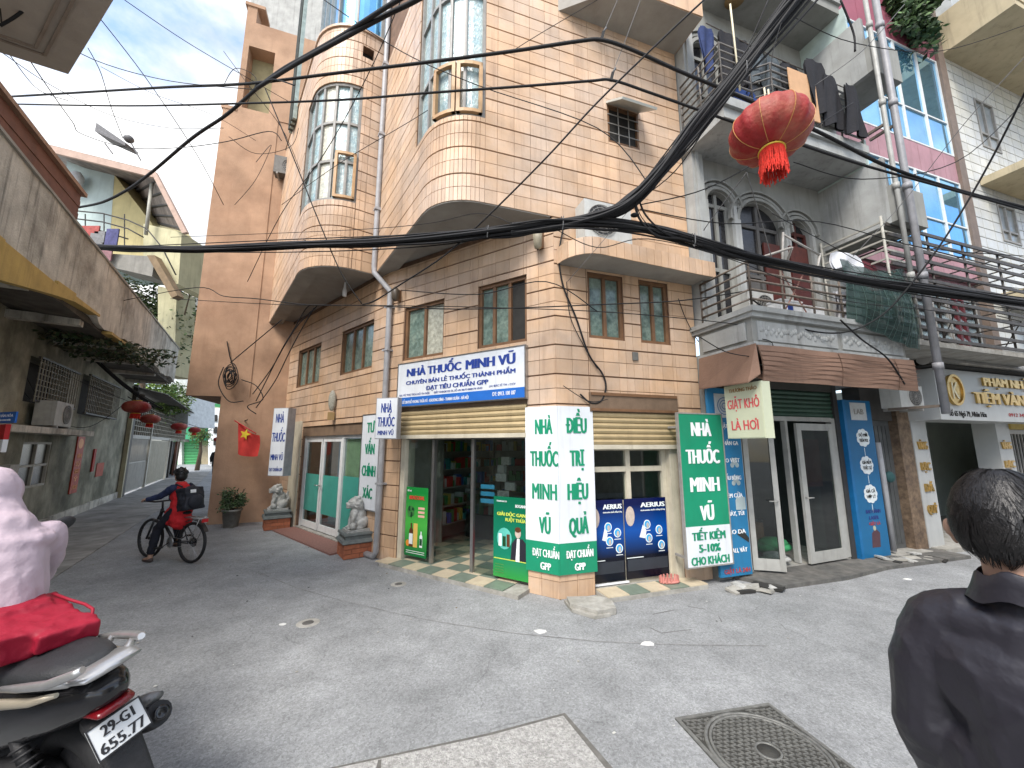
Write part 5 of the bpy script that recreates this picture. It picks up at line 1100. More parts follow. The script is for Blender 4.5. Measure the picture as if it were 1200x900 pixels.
lb_m = mat('light_box_cream', (.52, .55, .40), .4, .06, 3, 0); redm = mat('faded_red_letters', (.55, .08, .09), .5, .25, 14, 0); brn = mat('brown_letters', (.25, .12, .03), .5)
A, B = WG.P(2.30, 0, .50), WG.P(2.30, 0, 1.06); SB = Strip([(A.x, A.y), (B.x, B.y)]); fix_normals(SB, tuple(WG.P(3, 0, .8).xy))
lb = root('light_box', A+Vector((0, 0, 1.95)), 'cream light box with faded red letters hanging below the brown awning', 'sign'); M().sbox(SB, 0, SB.L, 1.94, 2.65, -.15, -.004).build('case', lb_m, lb); M().sbox(SB, .01, SB.L-.01, 1.95, 2.64, -.004, 0).build('face', lb_m, lb)
text('THƯƠNG THẢO', SB, .08, SB.L-.06, 2.55, 2.60, .001, brn, lb, .02); text('GIẶT KHÔ', SB, .04, SB.L-.04, 2.33, 2.46, .001, redm, lb, .02); text('LÀ HƠI', SB, .08, SB.L-.08, 2.05, 2.18, .001, redm, lb, .02); M().tube([WG.P(2.36, 2.65, .8), WG.P(2.36, 2.9, .8)], .012, 6).build('hanger', rust, lb)
bl_ = mat('laundry_blue', (.02, .17, .34), .45, .1, 3, 0, streak=.2); wp = MT['white']
lsn = panel('shop_sign', 'faded blue laundry price board leaning beside the green pharmacy sign', 'sign', WG, 2.30, 2.86, .08, 2.68, .16, .20, bl_, None)
M().sbox(WG, 2.42, 2.78, 2.25, 2.6, .2, .203).build('logo_panel', mat('logo_grey', (.5, .52, .52), .5), lsn); q = M(); c = (2.6, 2.42)
for rr_ in (.13, .09, .05):
    for i in range(18):
        a0, a1_ = 2*math.pi*i/18, 2*math.pi*(i+1)/18; q.hexa([WG.P(c[0]+R*math.cos(t), c[1]+R*math.sin(t), d) for d in (.203, .206) for t, R in ((a0, rr_-.012), (a1_, rr_-.012), (a1_, rr_), (a0, rr_))])
q.build('logo', mat('logo_blue', (.08, .16, .3), .5), lsn)
for i, s in enumerate(('GIẶT KHÔ', 'CHĂN GA', 'ÁO VEST', 'GẤU BÔNG', 'RÈM CỬA', 'GIÀY, TÚI', 'ÁO DA', 'VALI, VÁY')): text(s, WG, 2.48, 2.80, 2.1-.245*i, 2.16-.245*i, .202, wp, lsn, .02)
for z in (1.55, 1.30): 
    for a, b, r_ in ((0, .06, .045), (-.045, 0, .035), (.045, 0, .035), (-.03, .11, .02), (.03, .11, .02)): disc(WG, 2.70+a, z+.02+b*.8, r_, r_, .202, mat('bear_grey', (.35, .42, .42), .5), lsn)
patch(WG, [(2.66, .95), (2.84, .95), (2.84, 1.12), (2.7, 1.14), (2.66, 1.08)], .202, mat('bear_grey', (.35, .42, .42)), lsn); patch(WG, [(2.64, .62), (2.84, .50), (2.85, .56), (2.72, .70)], .202, MT['dark'], lsn)
text('GIẶT LÀ 24H', WG, 2.36, 2.82, .12, .18, .202, mat('dull_red', (.35, .05, .05)), lsn, .02)
# shop front
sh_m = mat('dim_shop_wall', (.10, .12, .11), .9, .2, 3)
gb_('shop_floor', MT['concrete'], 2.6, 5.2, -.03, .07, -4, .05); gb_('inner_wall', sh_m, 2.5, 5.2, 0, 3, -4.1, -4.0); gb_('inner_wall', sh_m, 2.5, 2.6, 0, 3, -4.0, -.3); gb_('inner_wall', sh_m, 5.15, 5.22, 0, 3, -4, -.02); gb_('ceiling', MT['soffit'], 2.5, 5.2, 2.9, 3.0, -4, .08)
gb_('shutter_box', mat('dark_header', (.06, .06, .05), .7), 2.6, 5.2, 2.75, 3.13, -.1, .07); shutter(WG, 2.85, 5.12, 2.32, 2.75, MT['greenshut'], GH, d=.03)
wf = mat('aged_white_frame', (.36, .36, .335), .5, .12, 6, .05, streak=.45); gg = glass('dim_glass', (.5, .56, .54), .06)
def leafd_(S, L_, z1, nm='door', film=None, th=.07):
    f = M(); f.sbox(S, 0, th, .08, z1, -.02, .02); f.sbox(S, L_-th, L_, .08, z1, -.02, .02); f.sbox(S, th, L_-th, .08, .24, -.018, .018); f.sbox(S, th, L_-th, z1-th, z1, -.018, .018); o = f.build(nm, wf, GH); M().sbox(S, th, L_-th, .24, z1-th, -.004, .004).build('pane', gg, o); M().tube([S.P(L_-.035, 1.05, .02), S.P(L_-.035, 1.05, .07), S.P(L_-.15, 1.05, .07)], .01, 6).build('handle', wf, o); return o
A, B = WG.P(3.05, 0, .05), WG.P(3.40, 0, .28); DL = Strip([(A.x, A.y), (B.x, B.y)]); fix_normals(DL, tuple(WG.P(3.4, 0, .1).xy)); leafd_(DL, DL.L, 2.26)
A, B = WG.P(2.78, 0, .02), WG.P(2.98, 0, .05)
q = M(); q.sbox(WG, 2.95, 3.03, .08, 2.3, -.03, .06); q.sbox(WG, 5.04, 5.12, .08, 2.3, -.03, .06); q.sbox(WG, 3.03, 5.04, 2.24, 2.31, -.03, .058); q.sbox(WG, 3.98, 4.03, .08, 2.24, -.03, .05); q.build('door_frame', wf, GH)
A, B = WG.P(5.0, 0, .07), WG.P(4.10, 0, .12); DL2 = Strip([(A.x, A.y), (B.x, B.y)]); leafd_(DL2, DL2.L, 2.2, th=.11); M().sbox(WG, 4.3, 4.68, 1.2, 1.95, .05, .055).build('paper_notice', mat('faded_red_paper', (.20, .045, .04), .7), GH)
items = [((3.5, .8, -.9), (.5, .4, .35), (.02, .06, .3), 'heap of blue cloth on a table inside the laundry', 'cloth'), ((3.6, .45, -.6), (.5, .4, .3), (.25, .13, .07), 'brown cardboard box on the floor inside the laundry', 'box'), ((3.9, .3, -.3), (.5, .3, .2), (.05, .3, .12), 'green bag on the floor of the laundry doorway', 'bag'), ((3.6, .2, -.05), (.35, .25, .12), (.4, .4, .38), 'pale shoes by the laundry doorway', 'shoes')]
for (s, z, d), sz, c, lab, cat_ in items:
    q = M(); q.ell(WG.P(s, z, d), (sz[0]/2, sz[1]/2, sz[2]/2), None, 10, 6) if cat_ != 'box' else q.box(WG.P(s, z, d), sz, .3); 
    if cat_ != 'box': q.ell(WG.P(s+.12, z-.05, d+.03), (sz[0]/3, sz[1]/2, sz[2]/2.5), None, 10, 6); q.ell(WG.P(s-.14, z-.06, d-.03), (sz[0]/3, sz[1]/2.4, sz[2]/2.5), None, 10, 6)
    tag(q.build({'cloth': 'cloth_heap', 'box': 'cardboard_box', 'bag': 'green_bag', 'shoes': 'shoes'}[cat_], mat('item_'+cat_, c, .8, .3, 9, .3)), lab, cat_)
tbl = root('laundry_table', WG.P(3.5, 0, -.9), 'dark table inside the laundry carrying the blue cloth', 'table'); M().sbox(WG, 3.1, 4.1, .55, .6, -1.3, -.6).build('top', MT['dark'], tbl)
for s in (3.15, 4.05):
    for d in (-1.25, -.65): M().sbox(WG, s-.02, s+.02, .07, .55, d-.02, d+.02).build('leg', MT['dark'], tbl)
gb_('side_pier', mat('dark_pier', (.04, .04, .04), .7), 5.12, 5.22, 0, 3.1, -.3, .08)
# blue poster board with clouds
pb_ = root('shop_sign', WG.P(5.6, .05, .1), 'blue board with three white cloud bubbles by the grey metal door', 'sign'); bm_ = mat('poster_cobalt', (.008, .12, .27), .45, .1, 3, 0)
M().sbox(WG, 5.24, 5.30, .05, 2.62, .06, .14).build('side', mat('poster_side_blue', (.008, .13, .32), .5), pb_); M().sbox(WG, 5.30, 5.98, .05, 2.62, .06, .12).build('board', bm_, pb_)
M().sbox(WG, 5.45, 5.85, 2.28, 2.58, .12, .124).build('logo_panel', mat('logo_grey', (.42, .44, .44)), pb_); text('LAB', WG, 5.53, 5.77, 2.38, 2.48, .126, MT['greyframe'], pb_, .01)
for z, a_, b_ in ((1.98, 'ĐỘ MỚI', 'TRÊN 95%'), (1.52, 'GIÁ MỀM', 'THẬT SỰ'), (1.05, 'GIÁ CẢ', 'HỢP LÝ')):
    for i in range(9): an = 2*math.pi*i/9; disc(WG, 5.68+.11*math.cos(an), z+.10*math.sin(an), .06, .055, .12+.0004*i, white_, pb_, 'cloud')
    disc(WG, 5.68, z, .13, .12, .1215, white_, pb_, 'cloud'); text(a_, WG, 5.57, 5.79, z+.02, z+.075, .125, MT['dark'], pb_, .01); text(b_, WG, 5.57, 5.79, z-.07, z-.015, .125, MT['dark'], pb_, .01); M().sbox(WG, 5.675, 5.685, z-.3, z-.17, .12, .122).build('link', white_, pb_)
dr = mat('dull_red', (.35, .05, .05)); dn = mat('dull_navy', (.03, .04, .18))
text('BAO HÀNH', WG, 5.5, 5.86, .74, .80, .122, dn, pb_, .02); text('LASER', WG, 5.56, 5.8, .64, .70, .122, dn, pb_, .02); text('GIẶT LÀ', WG, 5.54, 5.82, .55, .60, .122, dr, pb_, .02); patch(WG, [(5.55, .2), (5.75, .2), (5.78, .42), (5.68, .5), (5.58, .42)], .12, mat('poster_figure', (.08, .04, .05)), pb_); disc(WG, 5.66, .5, .035, .04, .121, mat('poster_pale', (.4, .4, .3)), pb_)
# grey door, stone post
gd_ = mat('grey_metal_door', (.085, .09, .09), .5, .2, 6, .1, streak=.3); o = gb_('door', gd_, 6.2, 6.78, .06, 2.3, -.12, -.08)
for i in range(5): M().sbox(WG, 6.24+.105*i, 6.32+.105*i, .15, 2.2, -.08, -.07).build('door_panel', gd_, o)
gb_('door_step', MT['concrete'], 6.0, 6.95, -.02, .06, -.3, .2); gb_('wall', mat('dark_lintel', (.07, .065, .06), .8), 5.98, 6.9, 2.3, 3.4, -.3, -.02); gb_('door_frame', gd_, 6.05, 6.2, 0, 2.3, -.2, -.02)
gb_('stone_post', mat('brown_stone_post', (.18, .125, .08), .7, .4, 14, .3, col2=(.11, .075, .05)), 6.80, 7.15, 0, 2.6, -.3, .05)
mt_ = tag(M().tube([WG.P(6.1, .1, .1), WG.P(6.1, 1.2, .1), WG.P(6.12, 1.9, .08)], .04, 8).build('wall_pipe', MT['pipe']), 'grey pipe rising between the blue cloud board and the metal door', 'pipe')
hb_ = tag(M().ell(WG.P(6.42, 1.3, .02), (.09, .05, .10), None, 8, 6).build('hanging_teal_cap', mat('teal_cap', (.03, .09, .09), .7)), 'small teal bag hanging on the grey metal door', 'bag')
# --- jewellery shop
JS = root('jewellery_shop', WG.P(9, 0, 0), 'open jewellery shop front with white marble pillars and dim green grey interior', 'shop')
def js(nm, m, *q): return M().sbox(WG, *q).build(nm, m, JS)
marb = mat('white_panel', (.42, .43, .42), .35, .06, 3, 0, streak=.15); inw = mat('green_grey_wall', (.58, .64, .56), .7, .1, 2, .02)
js('pillar', marb, 7.18, 7.62, 0, 2.32, -.3, .05); js('pillar', marb, 9.95, 10.45, 0, 2.32, -.3, .05); js('inner_wall', inw, 7.4, 22, 0, 3, -1.9, -1.8); js('side_wall', inw, 17, 17.1, 0, 3, -3.2, -.2); js('inner_wall', inw, 7.42, 7.5, 0, 3, -1.9, -.3); js('ceiling', mat('pale_ceiling', (.4, .42, .38), .8), 7.3, 20, 2.5, 2.6, -3.2, -.02); js('floor', MT['concrete'], 7.2, 20, -.02, .07, -3.2, .25)
for s in (8.35, 9.3): js('panel_joint', MT['dark'], s, s+.25 if s > 9 else s+.04, 0, 2.5, -1.8, -1.77)
js('inner_pier', mat('pier_grey', (.26, .29, .27), .7), 9.9, 10.3, 0, 2.5, -1.7, -1.3); js('wall', marb, 10.45, 17, 0, 2.32, -.35, -.25); o = js('side_window', MT['dark'], 10.6, 12.5, .5, 2.1, -.25, -.2)
for i in range(14): M().sbox(WG, 10.62+.13*i, 10.65+.13*i, .5, 2.1, -.2, -.18).build('bar', MT['greyframe'], o)
js('yellow_board', mat('yellow_board', (.5, .36, .08), .6), 10.45, 12.5, 2.2, 2.32, -.2, .08)
gld = MT['gold']
for i, s in enumerate(('VÀNG', 'BẠC', 'ĐÁ', 'QUÝ')): text(s, WG, 7.26, 7.54, 1.78-.38*i, 1.93-.38*i, .052, gld, JS, .04, ext=.02); text(s, WG, 10.02, 10.38, 1.78-.38*i, 1.93-.38*i, .052, gld, JS, .04, ext=.02)
jsn = root('jewellery_sign', WG.P(9, 2.3, .5), 'white fascia sign with gold letters and round gold emblem', 'sign')
M().sbox(WG, 7.14, 12.6, 2.30, 3.22, -.1, .5).build('box', marb, jsn); 
ec = (7.62, 2.84); M().ext([WG.P(ec[0]+.25*math.cos(2*math.pi*i/28), ec[1]+.28*math.sin(2*math.pi*i/28), .5) for i in range(28)], WG.P(0, 0, .03)-WG.P(0, 0, 0)).build('emblem', gld, jsn)
q = M()
for i in range(28):
    a0, a1_ = 2*math.pi*i/28, 2*math.pi*(i+1)/28; q.hexa([WG.P(ec[0]+.25*k*math.cos(t), ec[1]+.28*k*math.sin(t), d) for d in (.53, .55) for t, k in ((a0, .86), (a1_, .86), (a1_, 1.02), (a0, 1.02))])
q.build('emblem_rim', gld, jsn); dk = mat('emblem_dark', (.12, .08, .03), .4, metal=.5); text('K', WG, 7.52, 7.72, 2.68, 3.0, .531, mat('emblem_pale', (.6, .5, .3), .3, metal=.6), jsn, .01, ext=.01)
text('PHẠM NHẬT STONE', WG, 8.58, 11.4, 2.96, 3.13, .502, gld, jsn, .045, ext=.03); text('TIỆM VÀNG - ĐÁ QUÝ', WG, 8.18, 12.0, 2.62, 2.84, .502, gld, jsn, .045, ext=.03); text('Số 65 Ngõ 79, Nhân Hòa', WG, 7.40, 8.55, 2.37, 2.47, .502, MT['dark'], jsn, .02, ext=.004); text('0912 345', WG, 9.3, 9.9, 2.40, 2.47, .502, dr, jsn, .01)
ra = root('rolled_awning', WG.P(9, 3.35, .7), 'rolled pale grey awning running above the jewellery sign', 'awning'); M().tube([WG.P(6.9, 3.36, .5), WG.P(13, 3.36, .5)], .10, 12).build('roll', mat('grey_awning', (.36, .35, .33), .7, .15, 6, .2, streak=.3), ra); M().sbox(WG, 6.9, 13, 3.24, 3.27, .3, .66).build('awning_bar', MT['dark'], ra)
# parked dark motorbike inside the jewellery shop (mostly hidden by the man)
mb = root('parked_motorbike', WG.P(8.1, 0, -1), 'dark motorbike parked inside the jewellery shop opening', 'motorbike')
for x in (-.6, .6): 
    q = M(); c = WG.P(8.1+x, .3, -1.0); R_ = Matrix.Rotation(aR, 3, 'Z') @ Matrix.Rotation(math.pi/2, 3, 'X'); q.lathe([(.2, -.04), (.27, -.05), (.29, 0), (.27, .05), (.2, .04), (.2, -.04)], c, 20, R_); q.build('wheel', MT['rubber'], mb)
q = M(); q.ell(WG.P(8.1, .62, -1), (.55, .14, .22), Matrix.Rotation(aR, 3, 'Z')); q.ell(WG.P(8.5, .85, -1), (.2, .15, .25), Matrix.Rotation(aR, 3, 'Z')); q.build('body', MT['black'], mb); M().ell(WG.P(7.85, .88, -1), (.42, .13, .07), Matrix.Rotation(aR, 3, 'Z')).build('seat', MT['rubber'], mb); M().ell(WG.P(7.5, .72, -1), (.05, .09, .05)).build('tail_lamp', mat('tail_red', (.5, .01, .02), .2), mb); M().tube([WG.P(8.55, 1.05, -1.3), WG.P(8.6, 1.12, -1.0), WG.P(8.55, 1.05, -.7)], .02, 8).build('handlebar', MT['black'], mb)
# ================================================================ air conditioners
acm = mat('ac_white', (.48, .48, .45), .5, .12, 6, .05, streak=.45, dirt=(.18, .16, .12)); acd = mat('ac_grille', (.06, .06, .06), .5)
def ac(S, s, z, w_, h, dep, d, label, dirt=False, rev=False):
    r = root('air_conditioner', S.P(s, z, d+dep/2), label, 'air conditioner', 'air conditioner outdoor units'); M().sbox(S, s-w_/2, s+w_/2, z, z+h, d, d+dep).build('case', acm, r)
    c_ = s+(-.14 if rev else .14)*w_; R_ = h*.40; k = M(); n = 24; k.ext([S.P(c_+R_*math.cos(2*math.pi*i/n), z+h/2+R_*math.sin(2*math.pi*i/n), d+dep) for i in range(n)], S.P(0, 0, .006)-S.P(0, 0, 0)); k.build('fan_recess', acd, r)
    k = M()
    for f in (.35, .6, .82, 1.02):
        for i in range(n):
            a0, a1_ = 2*math.pi*i/n, 2*math.pi*(i+1)/n; k.hexa([S.P(c_+R_*x*math.cos(t), z+h/2+R_*x*math.sin(t), dd2) for dd2 in (d+dep+.008, d+dep+.018) for t, x in ((a0, f-.03), (a1_, f-.03), (a1_, f), (a0, f))])
    for i in range(8): t = math.pi*i/8; k.tube([S.P(c_-R_*math.cos(t), z+h/2-R_*math.sin(t), d+dep+.013), S.P(c_+R_*math.cos(t), z+h/2+R_*math.sin(t), d+dep+.013)], .003, 4)
    k.build('fan_grille', MT['greyframe'], r); 
    for x in (-.35, .35): M().sbox(S, s+x*w_-.02, s+x*w_+.02, z-.05, z, d-.02, d+dep+.02).build('foot', MT['greyframe'], r)
    return r
ac(RB, RB.hit(712, 255, .3)[0], 4.63, .74, .56, .26, .06, 'grimy outdoor unit standing on the tiled ledge at the corner', rev=True)
ac(WG, 6.35, 2.48, .62, .38, .28, .25, 'outdoor unit on brackets between the awning and the jewellery sign'); ac(WG, 3.0, 3.64, .5, .42, .28, .35, 'outdoor unit on the floor of the lower balcony behind the railing')
a5 = TW.hit(325, 195, .3); acm = mat('ac_grimy', (.13, .125, .115), .6, .3, 12, .2, streak=.6); ac(TW, 1.0, D(325, 205, TW.P(1, 0, .3).y).z, .62, .5, .3, .05, 'grimy unit high on the orange tower beside the left bay')
# balcony clutter, safety net, red drying cloth
for i, (s, z, w_, h, c, lab) in enumerate(((4.45, 4.75, .5, .30, (.62, .63, .66), 'white shirt drying over the lower balcony railing'), (4.2, 4.1, .25, .42, (.6, .6, .62), 'white cloth hanging behind the lower balcony rails'))): hung(WG, s, z, w_, h, .95, mat('cloth_white%d' % i, c, .8, .1, 9, .3), lab, 'washing on the lower balcony', 30+i)
hung(WG, 5.0, 4.75, .55, .45, .85, mat('cloth_dark_red', (.12, .02, .03), .85, .3, 9, .3), 'dark red cloth drying above the green net', 'washing on the lower balcony', 40)
for k, (s, lab) in enumerate(((3.3, 'white box with blue mark on the lower balcony floor'), (3.75, 'long white box lying right of the marked box on the balcony'))):
    b = root('storage_box', WG.P(s, 3.63, .7), lab, 'box', 'white boxes on the lower balcony'); M().box(WG.P(s, 3.76, .72), (.42, .25, .24 if k == 0 else .16), aR).build('case', MT['white'], b); M().box(WG.P(s, 3.885 if k == 0 else 3.845, .72), (.44, .27, .02), aR).build('lid', MT['white'], b)
    if k == 0: M().sbox(WG, s-.08, s+.02, 3.70, 3.82, .846, .85).build('mark', MT['navy'], b)
nr = root('safety_net', WG.P(4.9, 3.9, 1.05), 'dark green safety net sagging from the balcony railing beside the pipes', 'net')
netm = mat('net_green', (.02, .05, .045), .8, .3, 20, .3); nl = mat('net_cord', (.10, .16, .14), .8)
def npnt(a, b):
    s = 4.1+1.5*a; top = 4.55-.12*math.sin(a*3)+.1*a; bot = 3.30+.35*(1-a)**2-.0*a; return WG.P(s, top+(bot-top)*b, 1.05+.22*math.sin(b*2.8)*math.sin(a*2.9+.1)+.02*math.sin(a*23+b*5))
nx, nz_ = 26, 16; q = M(); q.smooth = True; vs = [npnt(i/nx, j/nz_) for j in range(nz_+1) for i in range(nx+1)]; q.add(vs, [(j*(nx+1)+i, j*(nx+1)+i+1, (j+1)*(nx+1)+i+1, (j+1)*(nx+1)+i) for j in range(nz_) for i in range(nx)])
nm_ = mat('net_sheet', (.015, .04, .036), .8, .3, 20, .3); 
nm_.node_tree.nodes['Principled BSDF'].inputs['Alpha'].default_value = .82
q.build('net_sheet', nm_, nr, recalc=False); q = M()
for i in range(0, nx+1, 2): q.tube([npnt(i/nx, j/nz_)+Vector((0, -.012, 0)) for j in range(0, nz_+1, 2)], .003, 3, False)
for j in range(0, nz_+1, 2): q.tube([npnt(i/nx, j/nz_)+Vector((0, -.012, 0)) for i in range(0, nx+1, 2)], .003, 3, False)
q.build('net_cords', nl, nr)['kind'] = 'stuff'
# rubble beside the cloud board
rb_ = random.Random(9); rr_ = root('rubble_heap', WG.P(5.9, 0, .5), 'small heap of broken tiles and wire in front of the cloud board', 'rubble')
for i in range(16):
    q = M(); q.box(WG.P(5.5+rb_.random()*1.0, .02+rb_.random()*.06, .2+rb_.random()*.35), (rb_.uniform(.08, .26), rb_.uniform(.06, .18), .025), Matrix.Rotation(rb_.random()*3, 3, 'Z') @ Matrix.Rotation(rb_.uniform(-.4, .4), 3, 'X')); q.build('broken_tile', [MT['concrete'], MT['dark'], stone][i % 3], rr_)
rr_ = root('rubble_heap', G(880, 690), 'broken paving and a sagging wire below the blue laundry board', 'rubble')
for i in range(9):
    c = G(862+i*6, 691+rb_.uniform(-4, 4)); q = M(); q.box(c+Vector((0, 0, .02)), (rb_.uniform(.12, .3), rb_.uniform(.08, .2), .03), Matrix.Rotation(rb_.random()*3, 3, 'Z') @ Matrix.Rotation(rb_.uniform(-.25, .25), 3, 'X')); q.build('broken_tile', [MT['concrete'], stone, MT['dark']][i % 3], rr_)
o = M().prism([(p.x, p.y) for p in [WG.P(2.6, 0, .02), WG.P(7.2, 0, .02), WG.P(7.2, 0, .55), WG.P(5.2, 0, .5), WG.P(4.1, 0, .62), WG.P(2.9, 0, .6)]], -.02, .05).build('pavement', mat('dark_pavement', (.12, .115, .105), .9, .3, 9, .4, col2=(.08, .08, .075))); tag(o, kind='structure')
# ================================================================ left side of the street
KA, KB = (-9.3, 7.3), (-14.2, 14.6)
WK = Strip([along(KA, (-.5573, .8303), -6), KB]); k0 = 6.0     # s = k0 + distance past the window
mossy = mat('mossy_rendered_wall', (.29, .285, .22), .9, .35, 2.2, .4, 40, col2=(.12, .12, .085), streak=.45, dirt=(.06, .055, .04)); grime = mat('grimy_concrete', (.52, .50, .44), .9, .3, 2.4, .5, 35, col2=(.27, .25, .21), streak=1.0, dirt=(.05, .046, .04), thr=(.48, .66))
oldwhite = mat('old_white_panel', (.36, .35, .30), .6, .15, 5, .1, streak=.5); darkm = mat('dark_metal', (.045, .042, .038), .6, .3, 12, .1); yel = mat('yellow_plaster', (.46, .32, .10), .85, .2, 3, .2, streak=.4)
OH = root('old_house', (-12, 11, 0), 'old mossy plastered house under the long weathered concrete canopy on the left', 'building')
def oh(nm, m, *q, S=None): return M().sbox(S or WK, *q).build(nm, m, OH)
win = (k0+.68, k0+2.1, .98, 1.92); grl = [(k0+.3, k0+2.5, 2.7, 3.6), (k0+3.3, k0+6.3, 2.66, 3.7)]
for a, b, c, d in rects(0, k0+8.75, 0, 6.0, [win]+grl): oh('wall', mossy, a, b, c, d, -.3, 0.0)
window(WK, win, 2, [.48], oldwhite, [mat('dim_pane', (.03, .033, .03), .15, .2, 5)], OH, d=-.03, fw=.045)
for k, g in enumerate(grl):
    m = M(); oh('window_back', MT['dark'], g[0], g[1], g[2], g[3], -.35, -.3); f = M(); s = g[0]
    for q in ((g[0], g[1], g[2], g[2]+.04), (g[0], g[1], g[3]-.04, g[3])): f.sbox(WK, *q, .1, .16)
    gro = f.build('window_grille', darkm, OH); n = int((g[1]-g[0])/.14)
    for i in range(n+1): s = g[0]+(g[1]-g[0])*i/n; M().sbox(WK, s-.008, s+.008, g[2], g[3], .14, .156).build('bar', mat('grille_bar', (.20, .18, .13), .6, .3), gro)
    for i in range(1, 8): z = g[2]+(g[3]-g[2])*i/8; M().sbox(WK, g[0], g[1], z-.007, z+.007, .13, .145).build('bar', mat('grille_bar', (.20, .18, .13)), gro)
oh('ledge', grime, k0-1.2, k0+3.1, 2.08, 2.2, .0, .42); oh('downpipe', mat('pale_pipe', (.36, .33, .22), .6, .2, 5, streak=.4), k0+8.45, k0+8.6, 0, 3.3, .02, .14); oh('corner_post', darkm, k0+8.72, k0+9.05, 0, 4.1, -.3, .12)
oh('plinth', grime, 0, k0+8.7, 0, .22, 0, .05); oh('meter_box', mat('meter_grey', (.32, .30, .26), .6, .2), k0-.15, k0+.2, 1.15, 1.5, 0, .15)
acm = mat('ac_aged', (.36, .35, .31), .6, .15, 9, .1, streak=.5); ac(WK, k0+1.0, 2.25, .95, .50, .3, .1, 'unit with square white grille on the ledge of the old house at the left', rev=False)
rbn = root('red_banner', WK.P(k0+3.85, .6, .02), 'tall red banner with gold characters on the old house wall', 'banner'); M().sbox(WK, k0+3.62, k0+4.15, .62, 2.08, .005, .03).build('board', mat('banner_red', (.36, .045, .02), .6, .2, 6, .05, streak=.3), rbn)
og = mat('banner_orange', (.62, .22, .04), .5)
disc(WK, k0+3.88, 1.9, .19, .13, .03, og, rbn, 'emblem')
for i, s_ in enumerate(('VẠN', 'SỰ', 'NHƯ', 'Ý', 'AN')): text(s_, WK, k0+3.72, k0+4.04, 1.52-.2*i, 1.64-.2*i, .032, og, rbn, .02)
nt_ = M().sbox(WK, k0+5.65, k0+6.35, .92, 1.32, .005, .02).build('paper_notice', mat('notice_red', (.36, .07, .04), .7, .2)); tag(nt_, 'small square red paper notice right of the tall banner', 'notice')
q = M(); q.sbox(WK, k0+5.1, k0+5.28, 1.1, 1.75, .01, .04); o = tag(q.build('red_pennant', mat('pennant_red', (.35, .03, .02), .7, .2)), 'narrow dark red pennant hanging between banner and notice', 'pennant')
# the canopy parapet
CN = root('concrete_canopy', (-8, 8, 3.5), 'long stained concrete canopy parapet running along the left side of the street', 'canopy')
PA, PB = (-4.32, 1.52), (-12.62, 14.5); PS = Strip([PA, PB]); NPS = 46
def pz(s):
    t = s/PS.L; return 4.30-.12*t+.05*math.sin(s*2.3)+.045*math.sin(s*5.7+1)+.02*math.sin(s*13)
q = M(); vs = []
for i in range(NPS+1):
    s = PS.L*i/NPS; wv = .018*math.sin(s*3.1)+.012*math.sin(s*7.7); zt_ = 5.44
    vs += [PS.P(s, pz(s), .0+wv), PS.P(s, zt_, wv*.5), PS.P(s, zt_, -.14), PS.P(s, pz(s)+.02, -.14)]
f = []
for i in range(NPS):
    for j in range(4): f.append((i*4+j, i*4+(j+1) % 4, i*4+4+(j+1) % 4, i*4+4+j))
f += [(0, 1, 2, 3), tuple(NPS*4+j for j in (3, 2, 1, 0))]; q.add(vs, f); q.build('parapet', grime, CN)
M().sbox(PS, 0, PS.L, 5.44, 5.48, -.16, .03).build('coping', mat('grey_coping', (.30, .29, .26), .8, .2, 5, .2), CN)
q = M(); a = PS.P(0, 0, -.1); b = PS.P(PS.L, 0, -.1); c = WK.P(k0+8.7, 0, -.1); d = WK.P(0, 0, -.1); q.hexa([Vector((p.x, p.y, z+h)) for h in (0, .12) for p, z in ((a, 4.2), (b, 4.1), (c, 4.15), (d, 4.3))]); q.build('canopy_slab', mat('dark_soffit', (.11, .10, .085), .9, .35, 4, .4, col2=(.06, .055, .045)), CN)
for i, (s0, s1, za, zb_, zc_, zd_) in enumerate(((.5, 3.4, 3.7, 3.80, 4.34, 4.30), (3.4, 4.9, 3.80, 4.10, 4.28, 4.27), (4.9, 5.6, 4.10, 4.22, 4.33, 4.36), (5.6, 6.8, 4.22, 4.30, 4.32, 4.34), (7.6, 9.2, 4.14, 4.16, 4.2, 4.2))):
    q = M(); q.hexa([PS.P(s, z, d) for z, k in ((0, 0), (1, 1)) for s, d, e in ((s0, .05, 0), (s1, .05, 1), (s1, -.1, 1), (s0, -.1, 0))]); zz4 = [za, zb_, zb_, za, zc_, zd_, zd_, zc_]
    for v, z in zip(q.v, zz4): v.z = z
    q.build('yellow_moulding', yel, CN)
for i in range(7): s = 2.5+i*2.1; M().box((PS.P(s, 4.12, -.7)), (.18, 1.1, .14), PS.ang(1)).build('beam', grime, CN)
rnd = random.Random(3)
lv = leaves(CN, PS.P(9.0, 4.05, -.45), (1.5, 2.3, .20), 1500, .12, [leafd, leafd, mat('leaf_dusty', (.10, .10, .055), .8, .3, island=.4)], 21, 'creeper', clump=22); lv['kind'] = 'stuff'
# brown eave of the neighbouring roof above the canopy
BE = root('brown_eave', (-6, 4.5, 5.2), 'brown boarded eave projecting above the concrete canopy at the left edge', 'roof'); ES = Strip([(-5.2, 1.9), (-7.94, 6.62)])
for i in range(4): M().sbox(ES, 0, ES.L, 5.92+.12*i+.004, 5.92+.12*(i+1), -1.3, .0-.01*(i % 2)).build('fascia_board', mat('brown_board', (.15, .065, .045), .7, .2, 5, .2, streak=.3), BE)
M().sbox(ES, 0, ES.L+.04, 6.4, 6.47, -1.3, .06).build('roof_edge', mat('rusty_sheet', (.30, .19, .13), .8, .2, 6, .2), BE); M().sbox(ES, -.0, ES.L-.1, 5.3, 5.92, -.9, -.12).build('wall', grime, BE)
